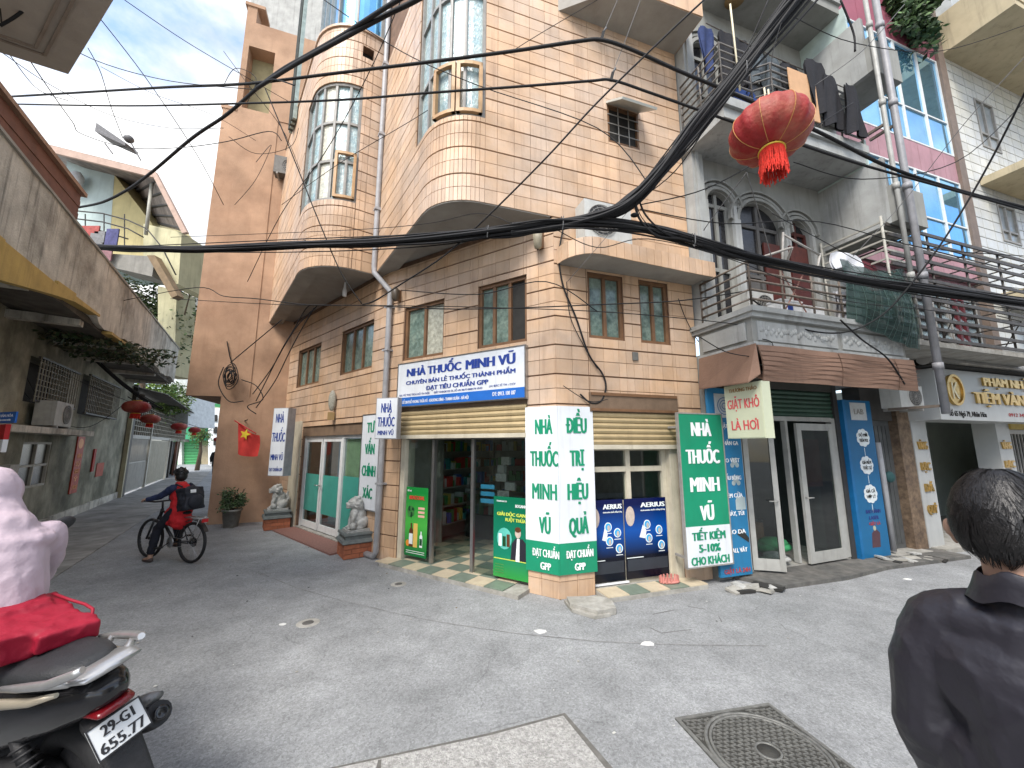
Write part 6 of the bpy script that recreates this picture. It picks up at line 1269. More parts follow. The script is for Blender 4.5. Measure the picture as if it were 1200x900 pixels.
# balcony slab overhead, top left
TS = root('overhead_balcony', (-4.5, 2.5, 6), 'underside of a panelled balcony slab overhead in the top left corner', 'balcony')
pc = [G(80, 87, 6), G(133, 0, 6), Vector((-2.6, 2.39, 6)), Vector((-4.5, .4, 6)), Vector((-6.8, 3.0, 6)), G(-5, 60, 6)]
slm_ = mat('beige_slab', (.38, .33, .28), .85, .12, 3, .1, streak=.1); M().prism([(p.x, p.y) for p in pc], 6.0, 6.45).build('slab', slm_, TS)
c0 = G(80, 87, 6); e1 = (G(133, 0, 6)-c0).normalized(); e2 = (G(0, 60, 6)-c0).normalized()
for k, off in enumerate((.22, .30)):
    b0 = c0+(e1+e2)*off; q = M()
    for e in (e1, e2): n_ = Vector((-e.y, e.x, 0))*.012; A, B = b0, b0+e*2.2; q.hexa([Vector((p.x, p.y, z)) for z in (5.985-.004*k, 6.0) for p in (A-n_, B-n_, B+n_, A+n_)])
    q.build('moulding', mat('slab_moulding', (.25, .2, .16), .8), TS)
# big dark aerial hanging on the cables
ar = root('street_lamp_head', D(128, 158, 6.5), 'dark broken street lamp head hanging from thin cables against the sky', 'lamp')
A, B = D(112, 148, 6.5), D(147, 167, 6.5); dmm = mat('aerial_grey', (.13, .13, .135), .6, .3, 20, .2); t = (B-A).normalized(); up = Vector((0, 0, 1)); q = M(); q.hexa([A+up*.08, A+up*.08+Vector((0, .3, 0)), B+Vector((0, .25, 0)), B, A-up*.10, A-up*.10+Vector((0, .3, 0)), B-up*.06+Vector((0, .25, 0)), B-up*.06]); q.build('shade', dmm, ar); M().ell(D(151, 163, 6.55), (.08, .08, .07), None, 8, 6).build('bracket', dmm, ar)
for p in ((D(154, 168, 6.55), D(165, 188, 6.55)), (D(123, 168, 6.5), D(132, 180, 6.5))): M().tube(list(p), .012, 5).build('arm', dmm, ar)
# ---- gates beyond the house
GT = Strip([(-14.2, 14.6), (-24.5, 30.2)]); GW = root('gate_wall', (-16, 17, 0), 'row of pale metal gates under a dark corrugated awning beyond the old house', 'gate')
def gw(nm, m, *q, parent=None): return M().sbox(GT, *q).build(nm, m, parent or GW)
pg2 = mat('pale_gate_sheet', (.36, .35, .315), .55, .12, 4, .05, streak=.35)
gw('gate_frame', pg2, -.1, 9.6, 2.12, 2.26, -.06, .04)
def gate(a, b, m, openbars):
    o = gw('gate_leaf', m, a, b, .06, 1.2 if openbars else 2.1, -.03, .0)
    n = int((b-a)/.16)
    for i in range(n): gw('gate_rib', m, a+(b-a)*i/n+.02, a+(b-a)*(i+1)/n-.05, .12, 1.15 if openbars else 2.05, .0, .02, parent=o)
    if openbars:
        gw('gate_back', MT['dark'], a, b, 1.2, 2.12, -.4, -.35, parent=o)
        for i in range(n+1): s = a+(b-a)*i/n; gw('bar', m, s-.03, s+.03, 1.2, 2.12, -.02, .01, parent=o)
gate(.25, 3.9, pg2, True); gate(4.0, 8.9, mat('cream_gate_sheet', (.40, .37, .29), .55, .12, 4, .05, streak=.35), False)
for s in (.1, 3.9, 9.1): gw('post', oldwhite, s-.05, s+.12, 0, 3.3 if s == 3.9 else 2.2, -.03, .07)
gw('dark_doorway', MT['dark'], 9.3, 16, 0, 2.1, -.5, -.4); gw('doorway_bar', darkm, 10.5, 10.8, 0, 2.1, -.1, 0); gw('doorway_bar', mat('rust_brown', (.12, .05, .03), .7), 12.5, 12.9, 0, 2.1, -.1, 0)
gw('window_back', mat('murky', (.07, .065, .05), .8, .3), -.1, 16, 2.26, 3.8, -.3, -.25)
for i in range(44): gw('grille_bar', mat('grille_pale', (.24, .22, .17), .6, .3), .05+.36*i, .12+.36*i, 2.26, 3.5, -.02, .01)
for j in range(6): gw('grille_rail', mat('grille_pale', (.24, .22, .17)), 0, 16, 2.4+.2*j, 2.43+.2*j, 0.01, .025)
q = M(); n = 60
for i in range(n):
    s0, s1 = -.3+17*i/n, -.3+17*(i+1)/n; h0, h1 = .04*(i % 2), .04*((i+1) % 2); za = 4.15-.012*s0; q.hexa([GT.P(s0, za+h0, -.6), GT.P(s1, za+h1, -.6), GT.P(s1, za-.4+h1, 1.0), GT.P(s0, za-.4+h0, 1.0), GT.P(s0, za+h0+.02, -.6), GT.P(s1, za+h1+.02, -.6), GT.P(s1, za-.38+h1, 1.0), GT.P(s0, za-.38+h0, 1.0)])
q.build('corrugated_awning', mat('dark_corrugated', (.10, .095, .085), .7, .3, 8, .2), GW)
gw('wall', mossy, 9.1, 18.6, 2.1, 2.3, -.3, -.05)
# trees behind
def tree(name, label, c, rad, h0, n, ms, seed, size=.22, group=None, trunk=True, clump=16):
    r = root(name, (c[0], c[1], 0), label, 'tree', group); rnd = random.Random(seed); cc_ = Vector(c)
    q = M(); q.tube([(c[0], c[1], h0), (c[0]+.1, c[1], (h0+c[2])/2), (c[0]-.05, c[1], c[2])], [.16, .12, .06] if trunk else [.03, .02, .01], 8)
    for i in range(7): an = i*.9; q.tube([(c[0], c[1], c[2]-rad[2]*.6+.1*i), (c[0]+rad[0]*.5*math.cos(an), c[1]+rad[1]*.5*math.sin(an), c[2]+rad[2]*.25*math.sin(i)), (c[0]+rad[0]*.8*math.cos(an), c[1]+rad[1]*.8*math.sin(an), c[2]+rad[2]*.45*math.sin(i))], [.05, .03, .01], 5)
    q.build('trunk', barkm, r); leaves(r, c, rad, n, size, ms, seed, 'crown', clump=clump); return r
p = D(176, 378, 17); tree('tree', 'dusty green tree seen between the canopy parapet and the orange tower', p, (2.9, 1.6, 2.6), 0, 9500, [leafm, leafd, mat('leaf_pale', (.20, .22, .12), .7, .3, island=.4)], 31, .2, clump=30)
p = D(168, 465, 20); tree('tree', 'fresh yellow green tree rising behind the corrugated gate awning', p, (2.6, 1.8, 1.2), 0, 4200, [leafy, leafm, leafy], 32, .2, clump=26)
p = D(222, 326, 15.5); r = tree('bougainvillea', 'sprig of purple flowering bougainvillea against the orange tower', p, (.6, .5, .85), p[2]-1.6, 620, [mat('petal_purple', (.26, .06, .16), .7, .3, island=.4), leafd, mat('petal_pale', (.36, .16, .25), .7, .3, island=.4)], 33, .12, trunk=False, clump=14)
# yellow house with tiled roof and balcony
YH = root('yellow_house', (-17, 16, 0), 'tall pale yellow house with an overhanging tin roof and small railed balcony', 'building'); Y0 = 15.2
def ph(nm, pts, dep, m, parent=None, y=Y0, rec=True): q = M(); q.ext([D(a, b, y) for a, b in pts], (0, dep, 0)); return q.build(nm, m, parent or YH)
ywl = mat('pale_yellow_wall', (.52, .44, .22), .85, .12, 2, .1, streak=.35); bwl = mat('pale_blue_wall', (.44, .52, .50), .85, .1, 2, .1, streak=.2); cwl = mat('cream_yellow_wall', (.50, .47, .30), .85, .12, 2, .1, streak=.4)
ph('wall', [(78, 185), (134, 205), (130, 262), (128, 300), (78, 300)], 3, bwl); ph('wall', [(134.2, 205), (178, 262), (178, 300), (128.5, 300), (130.3, 262)], 3, ywl); ph('side_wall', [(168, 262), (213, 272), (209, 333), (190, 330), (168, 300)], 2.5, cwl, y=14.2)
tin = mat('tin_roof', (.24, .20, .17), .7, .3, 6, .2, col2=(.15, .12, .1)); pkf = mat('pinkish_fascia', (.42, .30, .24), .7, .15, 5)
a, b, c_, d_ = D(55, 172, 13.6), D(178, 203, 13.6), D(216, 272, 13.6), D(180, 262, 16.5)
q = M(); q.hexa([a, b, D(150, 225, 17.5), D(60, 190, 17.5), a+Vector((0, 0, .12)), b+Vector((0, 0, .12)), D(150, 225, 17.5)+Vector((0, 0, .12)), D(60, 190, 17.5)+Vector((0, 0, .12))]); q.build('roof', tin, YH)
q = M(); q.hexa([b, c_, d_, D(150, 225, 17.5), b+Vector((.05, 0, .12)), c_+Vector((.05, 0, .12)), d_+Vector((0, 0, .12)), D(150, 225, 17.5)+Vector((0, 0, .125))]); q.build('roof', tin, YH)
ph('fascia', [(55, 169), (181, 201), (181, 208), (55, 177)], .12, pkf, y=13.5); ph('fascia', [(177, 202), (182, 201), (219, 272), (213, 273)], .12, pkf, y=13.45)
for i in range(5):
    t = (i+.5)/5; A = b.lerp(c_, t)+Vector((-.05, .1, -.03)); B = Vector(D(150, 225, 17.5)).lerp(d_, t)+Vector((0, 0, -.06)); M().tube([A, B], .05, 5).build('rafter', darkm, YH)
M().tube([D(178, 215, 13.9), D(171, 275, 13.9)], .06, 8).build('post', oldwhite, YH)
ph('balcony', [(126, 297), (173, 300), (180, 312), (178, 324), (130, 313)], 1.0, mat('grey_balcony', (.22, .21, .185), .8, .2, 4, streak=.4), y=13.8); ph('stair_stringer', [(172, 299), (181, 299), (208, 346), (201, 349)], .3, mat('brown_balcony', (.20, .14, .08), .8, .2, 4, streak=.4), y=13.7); ph('lower_wall', [(185, 335), (207, 340), (204, 440), (185, 440)], 1.0, cwl, y=16)
for k, pts in enumerate(([(88, 247), (120, 250), (150, 258), (172, 268), (190, 290), (206, 322)], [(86, 256), (120, 260), (150, 268), (168, 278)], [(90, 266), (120, 271), (150, 280)])): M().tube([D(x, y, 13.7) for x, y in pts], .025, 6).build('rail', darkm, YH)
for x in (100, 122, 146): M().tube([D(x, 251, 13.7), D(x, 292, 13.7)], .02, 5).build('post', darkm, YH)
o = tag(M().ell(D(88, 211, 14.9), (.35, .2, .4), None, 10, 6).build('satellite_dish', mat('dish_white', (.5, .5, .5), .6, .2)), 'pale dish box under the eave of the yellow house', 'dish')
for k, (x, y, w_, h, c) in enumerate(((104, 270, .8, .35, 'red'), (112, 278, .7, .45, 'grey'), (131, 280, .45, .8, 'violet'), (124, 298, .45, .4, 'pink'))):
    cm_ = mat('washing_'+c, dict(red=(.34, .08, .07), grey=(.2, .2, .2), violet=(.07, .07, .17), pink=(.25, .13, .14))[c], .8, .3, 9); q = M(); cc_ = D(x, y, 13.65); q.box(cc_, (w_, .05, h)); q.box(cc_+Vector((.1, -.03, -.08)), (w_*.6, .05, h*.9), .2); tag(q.build('washing', cm_), c+' washing on the balcony rail of the yellow house', 'washing', 'washing on the yellow house')
# slim shutter tower, green house, far white houses
NB = root('slim_building', D(220, 400, 22), 'narrow cream building with grey louvres squeezed beside the orange tower', 'building'); q = M(); q.ext([D(a, b, 22) for a, b in ((216, 337), (230, 335), (222, 412), (208, 408))], (0, 3, 0)); q.build('wall', mat('cream_far', (.5, .46, .38), .8), NB)
for j in range(2):
    for i in range(9): y = 345+j*32+i*3.1; q = M(); q.ext([D(x, yy, 21.9) for x, yy in ((220-j*4, y), (227-j*4, y), (227-j*4, y+2.2), (220-j*4, y+2.2))], (0, -.06, 0)); q.build('louvre', MT['greyframe'], NB)
q = M(); q.ext([D(a, b, 22) for a, b in ((208, 412), (222, 412), (220, 500), (205, 500))], (0, 2, 0)); q.build('wall', mat('far_white', (.6, .63, .63), .8), NB)
gn_l = mat('bright_green_wall', (.10, .44, .16), .75, .15, 2, .05, streak=.2); gn_d = mat('mid_green_wall', (.035, .26, .13), .75, .2, 2, .05)
YG = 40.0; GHs = root('green_house', D(225, 520, YG), 'bright green shop house at the far end of the left street', 'building')
def fg(nm, pts, dep, m, y=YG): q = M(); q.ext([D(a, b, y) for a, b in pts], (0, dep, 0)); return q.build(nm, m, GHs)
zg = [(196, 462), (244, 474), (252, 500), (251, 553), (196, 556)]; fg('wall', [(196, 470), (232, 470), (232, 555), (196, 556)], 5, gn_l); fg('wall', [(232.3, 474), (258, 482), (258, 530), (232.3, 552)], 5, mat('olive_wall', (.25, .30, .16), .8, .2, 2)); 
fg('upper_floor', [(200, 455), (230, 462), (236, 478), (236, 516), (200, 516)], 1.2, gn_d, YG-1.3); fg('canopy', [(206, 462), (228, 464), (238, 486), (226, 488), (204, 470)], .6, gn_l, YG-2); 
fg('shutter', [(214, 520), (234, 520), (233, 551), (213, 552)], .1, mat('green_shutter_far', (.07, .34, .12), .5), YG-.2); 
for i in range(9): fg('slat', [(214, 522+3.3*i), (234, 522+3.2*i), (234, 522.7+3.2*i), (214, 522.7+3.3*i)], .05, mat('shutter_line', (.03, .18, .06), .5), YG-.25)
fg('door', [(236, 522), (245, 522), (244, 550), (236, 550)], .1, mat('tan_door', (.3, .25, .16), .6), YG-.2); fg('pilaster', [(209, 518), (213, 518), (213, 552), (208, 552)], .3, mat('white_far', (.6, .6, .56), .7), YG-.5)
WF = root('far_white_house', D(255, 500, 34), 'sliver of a white house seen under the tower overhang', 'building'); q = M(); q.ext([D(a, b, 34) for a, b in ((244, 478), (270, 478), (270, 548), (244, 545))], (0, 4, 0)); q.build('wall', mat('far_white', (.6, .63, .63)), WF)
for i in range(3): q = M(); q.ext([D(a, b, 33.9) for a, b in ((250, 486+i*14), (254, 486+i*14), (254, 494+i*14), (250, 494+i*14))], (0, .05, 0)); q.build('window', MT['dark'], WF)
WF = root('far_pale_building', D(220, 450, 60), 'pale far off building above the green house', 'building'); q = M(); q.ext([D(a, b, 60) for a, b in ((196, 420), (232, 420), (232, 520), (196, 520))], (0, 6, 0)); q.build('wall', mat('far_white', (.6, .63, .63)), WF)
for i in range(4):
    for j in range(4): q = M(); q.ext([D(a, b, 59.9) for a, b in ((206+i*5, 428+j*9), (209+i*5, 428+j*9), (209+i*5, 434+j*9), (206+i*5, 434+j*9))], (0, .1, 0)); q.build('window', MT['greyframe'], WF)
p = D(236, 508, 30); tree('tree', 'small leafy shrub tree in front of the green shop house', (p.x, p.y, p.z), (.9, .8, 1.2), 0, 900, [leafm, leafy], 37, .16)
p = D(212, 480, 26); tree('tree', 'leafy tree just left of the green house canopy', (p.x, p.y, p.z), (1.1, .9, .8), 0, 900, [leafy, leafm], 38, .16)
# pavement on the left
q = M(); q.prism([tuple(WK.P(0, 0, .05).xy), tuple(WK.P(k0+8.7, 0, .05).xy), tuple(GT.P(16, 0, .05).xy), tuple(GT.P(16, 0, 1.6).xy), tuple(WK.P(k0+9.5, 0, 2.0).xy), tuple(WK.P(k0+3, 0, 1.7).xy), tuple(WK.P(0, 0, 1.5).xy)], -.02, .012); tag(q.build('pavement', mat('brownish_pavement', (.29, .285, .27), .9, .3, 3, .4, 60, col2=(.20, .195, .18))), kind='structure')
bs = root('street_sign', D(8, 489, 5.5), 'small blue street name plate at the left edge of the street', 'sign'); SS = Strip([tuple(D(-14, 489, 5.6).xy), tuple(D(18, 489, 5.4).xy)]); zt_, zb_ = D(8, 483, 5.5).z, D(8, 496, 5.5).z
M().sbox(SS, 0, SS.L, zb_, zt_, -.02, 0).build('plate', MT['bluebar'], bs); text('PHỐ NHÂN HÒA', SS, SS.L*.12, SS.L*.92, zb_+(zt_-zb_)*.55, zb_+(zt_-zb_)*.8, .001, wt, bs, .02); text('QUẬN THANH XUÂN', SS, SS.L*.4, SS.L*.85, zb_+(zt_-zb_)*.2, zb_+(zt_-zb_)*.35, .001, wt, bs, .01)
M().tube([D(-8, 480, 5.62), D(-8, 700, 5.62)], .03, 8).build('post', MT['pipe'], bs)
rw = root('red_white_board', D(0, 510, 5.4), 'red and white board partly cut by the left edge of the photo', 'sign'); SS = Strip([tuple(D(-30, 500, 5.7).xy), tuple(D(6.5, 500, 5.4).xy)]); za, zb2, zc = D(3, 497, 5.4).z, D(3, 515, 5.4).z, D(3, 530, 5.4).z
M().sbox(SS, 0, SS.L, zb2, za, -.05, 0).build('board', MT['red'], rw); M().sbox(SS, 0, SS.L, zc, zb2, -.05, -.001).build('board', MT['white'], rw); M().sbox(SS, SS.L*.4, SS.L*.5, 0, zc, -.05, -.02).build('post', MT['pipe'], rw)
# unseen buildings added behind the camera across the crossing, sized to shade the street
for k, (a, b, d, h, c) in enumerate((((3.0), 12, 8.8, 7.5, (.30, .27, .22)), (12.2, 26, 8.6, 9, (.36, .34, .31)))):
    q = M(); q.sbox(WG, a, b, 0, h, d, d+5); o = q.build('unseen_opposite_building', mat('opposite_wall%d' % k, c, .9, .2, 2, .2, streak=.4)); tag(o, kind='structure')
q = M(); q.prism([(-4.6, .3), (-9.5, 5.2), (-14, 1), (-9, -6), (-3.5, -5)], 0, 4.5); tag(q.build('unseen_near_left_building', mat('opposite_wall0', (.30, .27, .22))), kind='structure')  # unseen block, lowered to let more light into the left alley
# ================================================================ red lanterns
lred = mat('lantern_cloth', (.27, .014, .014), .6, .2, 7, .4, 28, col2=(.31, .10, .06), thr=(.44, .66)); lgold = mat('lantern_gold', (.75, .52, .08), .35, .15, 9, .05, metal=.5); ltas = mat('lantern_tassel', (.60, .035, .02), .8, .25, 30, .3)
def lantern(c, R, h, label, detail=True, rot=None, group='red lanterns over the street'):
    r = root('red_lantern', c, label, 'lantern', group); Rm = rot or Matrix.Identity(3); n = 96 if detail else 24; k = 16; q = M(); q.smooth = True; rows = []
    for i in range(k+1):
        t = math.pi*(.07+.86*i/k); rows.append((math.sin(t)**.75*R, -math.cos(t)*h))
    vs = []
    for rr_, z in rows:
        for j in range(n):
            a = 2*math.pi*j/n; f = 1+(.02*math.cos(16*a) if detail else .02*math.cos(12*a)); vs.append(Rm @ Vector((rr_*f*math.cos(a), rr_*f*math.sin(a), z)))
    q.add(vs, [(i*n+j, i*n+(j+1) % n, (i+1)*n+(j+1) % n, (i+1)*n+j) for i in range(k) for j in range(n)]); q.build('cloth_body', lred, r, local=True)
    for s, nm in ((-1, 'lower_ring'), (1, 'upper_ring')):
        q = M(); z0 = s*h*.98; q.lathe([(R*.30, z0-s*.0), (R*.33, z0+s*.01), (R*.33, z0+s*h*.10), (R*.30, z0+s*h*.10)], (0, 0, 0), 24, Rm); q.build(nm, lgold, r, local=True)
    if detail:
        for j in range(8):
            a = 2*math.pi*j/8; q = M(); q.tube([Rm @ Vector((rr_*1.024*math.cos(a), rr_*1.024*math.sin(a), z)) for rr_, z in rows], .004, 4); q.build('rib', mat('lantern_rib', (.45, .22, .07), .5), r, local=True)
    q = M(); rnd = random.Random(int(R*1000)); nt = 150 if detail else 20
    for j in range(nt):
        a = 2*math.pi*j/nt; L_ = h*(.85+.35*rnd.random()) if detail else h*.8; x, y = R*.29*math.cos(a), R*.29*math.sin(a); p0 = Rm @ Vector((x, y, -h*1.06)); q.tube([p0, p0+Vector((rnd.uniform(-.01, .01), rnd.uniform(-.01, .01), -L_*.5)), p0+Vector((rnd.uniform(-.02, .02), rnd.uniform(-.02, .02), -L_))], .0045 if detail else R*.05, 4)
    q.build('tassel', ltas, r, local=True)['kind'] = 'stuff'
    M().tube([Rm @ Vector((0, 0, h)), Rm @ Vector((0, 0, h*1.1))+Vector((0, 0, h*.8))], .006, 5).build('hanger', MT['black'], r, local=True)
    return r
LC = D(902, 154, 3.55); lantern(LC, .365, .245, 'largest red lantern hanging on cables in front of the grey house balconies', True, Matrix.Rotation(.10, 3, 'Y') @ Matrix.Rotation(-.12, 3, 'X'))
for k, (x, y, dy, rp, lab) in enumerate(((160, 477, 10.5, 14.5, 'biggest of the lanterns before the gate awning'), (176, 491, 12, 10.5, 'second lantern, just lower right of the biggest by the gate awning'), (210, 500, 16, 8.5, 'third lantern along the gate awning, in front of its dark end'), (228, 504, 19, 6.5, 'fourth lantern, against the green house wall'), (256, 515, 21, 5.5, 'smallest lantern under the orange tower overhang'), (-2, 428, 7, 11, 'orange red lantern half cut by the left edge of the photo'))):
    p = D(x, y, dy); dep = p.y*_c+(p.z-CH)*_s; R = rp*dep/FPX*(.82 if x < 100 else .9); lantern(p, R, R*.55, lab, False)
# ================================================================ people and two wheelers
skin = mat('skin', (.45, .27, .19), .55, .1, 12, .1, 60); hairm = mat('black_hair', (.010, .009, .009), .42, .35, 60, .1, 200, spec=.4)
def caps(m, chain, n=10):
    """tapered limb through (point, radius) joints with rounded ends"""
    pts = [Vector(p) for p, r in chain]; rs = [r for p, r in chain]; P_, R_ = [], []
    for i in range(len(pts)-1):
        for k in range(4): t = k/4; P_.append(pts[i].lerp(pts[i+1], t)); R_.append(rs[i]+(rs[i+1]-rs[i])*t)
    P_.append(pts[-1]); R_.append(rs[-1]); m.tube(P_, R_, n)
    for p, r in zip(pts, rs): m.ell(p, (r, r, r), None, n, 6)
def hand(m, wr, d, up, s=1.0, curl=.4):
    """palm, four bent fingers of unequal length and a thumb leaving the side of the palm"""
    d = Vector(d).normalized(); up = Vector(up); up = (up-d*up.dot(d)).normalized(); sd = d.cross(up); wr = Vector(wr)
    caps(m, [(wr, .026*s), (wr+d*.04*s, .034*s), (wr+d*.075*s, .032*s)], 8)
    for i, L_ in enumerate((.068, .078, .072, .056)):
        b = wr+d*.08*s+sd*(.027-.018*i)*s; k1 = b+d*L_*.5*s-up*curl*.02*s; k2 = k1+(d*(1-curl)-up*curl).normalized()*L_*.3*s; k3 = k2+(d*(.6-curl)-up).normalized()*L_*.25*s
        caps(m, [(b, .0095*s), (k1, .009*s), (k2, .008*s), (k3, .007*s)], 6)
    b = wr+d*.03*s+sd*.032*s; caps(m, [(b, .012*s), (b+(d*.5+sd*.7-up*.3)*.04*s, .010*s), (b+(d*.9+sd*.6-up*.6)*.062*s, .008*s)], 6)
def displace(o, amt, scale, seed=0, fold=None, ridge=False):
    me = o.data; me.update(); data = [(v.co.copy(), v.normal.copy()) for v in me.vertices]; out_ = []
    for p, n in data:
        f = mnoise.noise(Vector((p.x*scale+seed, p.y*scale, p.z*scale*(fold or 1))))+.45*mnoise.noise(Vector((p.x*scale*2.3, p.y*scale*2.3+seed, p.z*scale*2.1*(fold or 1))))
        if ridge: f = (1-2*abs(f))**2*.8-.3 if abs(f) < .5 else -.3
        out_ += list(p+n*(f*amt))
    me.vertices.foreach_set('co', out_); me.update()
# ---------------------------------------------------------------- the child and the bicycle
rc, fc = G(222, 660), G(174, 653.5); hd = math.atan2(fc.y-rc.y, fc.x-rc.x)
BKr = root('bicycle', (rc.x, rc.y, 0), 'black mountain bicycle with rear rack ridden by the child', 'bicycle', None, hd)
WR_ = .315; WB_ = 1.0; bkm = mat('bike_black', (.02, .02, .022), .35, .2, 20, 0); spk = mat('spoke_steel', (.4, .4, .4), .3, metal=.8)
RX = Matrix.Rotation(math.pi/2, 3, 'X')
for x, nm in ((0, 'wheel'), (WB_, 'wheel')):
    c = Vector((x, 0, WR_)); q = M(); q.lathe([(WR_-.028, -.012), (WR_-.045, 0), (WR_-.028, .012)], c, 36, RX); q.tube([c+Vector((0, -.03, 0)), c+Vector((0, .03, 0))], .022, 10); q.tube([c+Vector((0, -.02, 0)), c+Vector((0, -.026, 0))], .075, 16)
    w_ = q.build(nm, bkm, BKr, local=True); q = M(); nt_ = 44
    q.tube([c+Vector(((WR_-.022)*math.cos(2*math.pi*k/nt_), 0, (WR_-.022)*math.sin(2*math.pi*k/nt_))) for k in range(nt_+1)], .023, 8, False); q.build('tyre', MT['rubber'], w_, local=True)
    q = M()
    for k in range(28): a = 2*math.pi*k/28; q.tube([c+Vector((.02*math.cos(a+.6), .02*(-1)**k, .02*math.sin(a+.6))), c+Vector(((WR_-.04)*math.cos(a), 0, (WR_-.04)*math.sin(a)))], .0016, 3, False)
    o = q.build('spokes', spk, w_, local=True); o['kind'] = 'stuff'
BB = Vector((.42, 0, .30)); ST = Vector((.27, 0, .68)); HT = Vector((.80, 0, .80)); HB_ = Vector((.83, 0, .68)); FA = Vector((WB_, 0, WR_)); RA = Vector((0, 0, WR_))
q = M(); q.tube([BB, ST+Vector((-.02, 0, .06))], .018, 8); q.tube([BB, HB_], .022, 8); q.tube([ST, HT-Vector((0, 0, .04))], .018, 8); q.tube([HT, HB_], .024, 8)
for s in (-1, 1): q.tube([RA+Vector((0, .055*s, 0)), BB+Vector((0, .03*s, 0))], .010, 6); q.tube([RA+Vector((0, .055*s, 0)), ST+Vector((0, .02*s, -.02))], .009, 6)
q.build('frame', bkm, BKr, local=True)
q = M(); q.tube([HB_, HB_+Vector((.03, 0, -.05))], .03, 8)
for s in (-1, 1): q.tube([HB_+Vector((.03, .06*s, -.05)), FA+Vector((0, .06*s, 0))], .017, 8)
q.build('fork', bkm, BKr, local=True)
M().tube([HT+Vector((.0, -.28, .16)), HT+Vector((.03, -.1, .12)), HT+Vector((.03, .1, .12)), HT+Vector((.0, .28, .16))], .013, 8).tube([HT, HT+Vector((.02, 0, .12))], .015, 8).build('handlebar', bkm, BKr, local=True)
M().ell((.25, 0, .765), (.13, .07, .03)).tube([(.25, 0, .72), (.25, 0, .76)], .014, 6).build('saddle', MT['rubber'], BKr, local=True)
q = M(); q.tube([(-.22, -.06, .70), (.16, -.06, .70)], .007, 6); q.tube([(-.22, .06, .70), (.16, .06, .70)], .007, 6)
for x in (-.22, -.1, .03, .15): q.tube([(x, -.06, .70), (x, .06, .70)], .006, 6)
for s in (-1, 1): q.tube([(-.2, .06*s, .70), (-.01, .06*s, WR_)], .006, 6)
q.build('rear_rack', spk, BKr, local=True); M().box((-.24, 0, .665), (.02, .09, .05)).build('reflector', MT['red'], BKr, local=True)
q = M(); q.lathe([(0, -.008), (.075, -.008), (.085, 0), (.075, .008), (0, .008)], BB+Vector((0, .06, 0)), 22, RX); q.build('chainring', spk, BKr, local=True)
for s in (-1, 1): e = BB+Vector((.13*s, .09*s, -.08*s)); o = M().tube([BB+Vector((0, .07*s, 0)), e], .009, 6).build('crank', bkm, BKr, local=True); M().box(e+Vector((0, .05*s, 0)), (.09, .08, .02)).build('pedal', MT['rubber'], BKr, local=True)
q = M(); q.tube([(0, .06, WR_+.04), BB+Vector((0, .06, .085))], .004, 4); q.tube([(0, .06, WR_-.04), BB+Vector((0, .06, -.085))], .004, 4); q.build('chain', spk, BKr, local=True)
def mud(x, a0, a1): q = M(); pts = [Vector((x+(WR_+.035)*math.cos(a0+(a1-a0)*k/10), 0, WR_+(WR_+.035)*math.sin(a0+(a1-a0)*k/10))) for k in range(11)]; [q.hexa([a+Vector((0, -.03, 0)), b+Vector((0, -.03, 0)), b+Vector((0, .03, 0)), a+Vector((0, .03, 0)), a+Vector((0, -.03, .008)), b+Vector((0, -.03, .008)), b+Vector((0, .03, .008)), a+Vector((0, .03, .008))]) for a, b in zip(pts, pts[1:])]; q.build('mudguard', bkm, BKr, local=True)
mud(0, .7, 2.6)
CHr = root('person', (rc.x, rc.y, 0), 'child with black hair in red vest and navy sleeves, one foot down beside the bicycle', 'person', None, hd)
y_ = .0; hip = Vector((.34, 0, .84)); chest = Vector((.40, 0, 1.08)); neck = Vector((.42, 0, 1.20)); head = Vector((.45, .01, 1.36))
b = M(); caps(b, [(hip, .115), (Vector((.36, 0, .95)), .105), (chest, .115), (Vector((.41, 0, 1.15)), .085)]); caps(b, [(neck-Vector((0, 0, .03)), .045), (head-Vector((.01, 0, .08)), .042)]); b.ell(head, (.085, .072, .105)); b.ell(head+Vector((.045, 0, -.06)), (.045, .045, .045)); b.ell(head+Vector((.092, 0, -.02)), (.016, .013, .018))
for s in (-1, 1):
    b.ell(head+Vector((-.005, .074*s, -.015)), (.018, .01, .028)); sh = chest+Vector((0, .125*s, .08)); el = Vector((.62, .17*s, 1.02)); wr = Vector((.79, .25*s, .975)); caps(b, [(sh, .042), (el, .034), (wr, .022)], 8); hand(b, wr, (1, .1*s, -.1), (0, 0, 1), .8, .8)
L1_ = [(hip+Vector((0, .08, -.02)), .075), (Vector((.60, .15, .52)), .055), (Vector((.66, .17, .10)), .036)]; L2_ = [(hip+Vector((0, -.08, -.02)), .075), (Vector((.62, -.11, .60)), .055), (Vector((.50, -.12, .28)), .036)]
for L_ in (L1_, L2_): caps(b, L_); f0 = L_[-1][0]; caps(b, [(f0+Vector((0, 0, -.03)), .036), (f0+Vector((.08, 0, -.065)), .034), (f0+Vector((.14, 0, -.07)), .026)])
remesh(b.build('body', skin, CHr, local=True), .012)
q = M(); caps(q, [(hip+Vector((-.02, 0, -.20)), .155), (hip+Vector((0, 0, .0)), .150), (chest+Vector((-.01, 0, -.06)), .145), (chest+Vector((0, 0, .03)), .135), (Vector((.41, 0, 1.17)), .075)], 14); q.ell(Vector((.46, .02, .70)), (.13, .15, .16)); o = remesh(q.build('red_vest', mat('vest_red', (.50, .015, .02), .8, .2, 12, .2), CHr, local=True), .014); displace(o, .022, 9, 3)
q = M(); q.lathe([(.06, .0), (.085, .02), (.075, .07), (.055, .085)], neck-Vector((0, 0, .03)), 14); q.build('scarf', mat('scarf_red', (.6, .04, .04), .8), CHr, local=True)
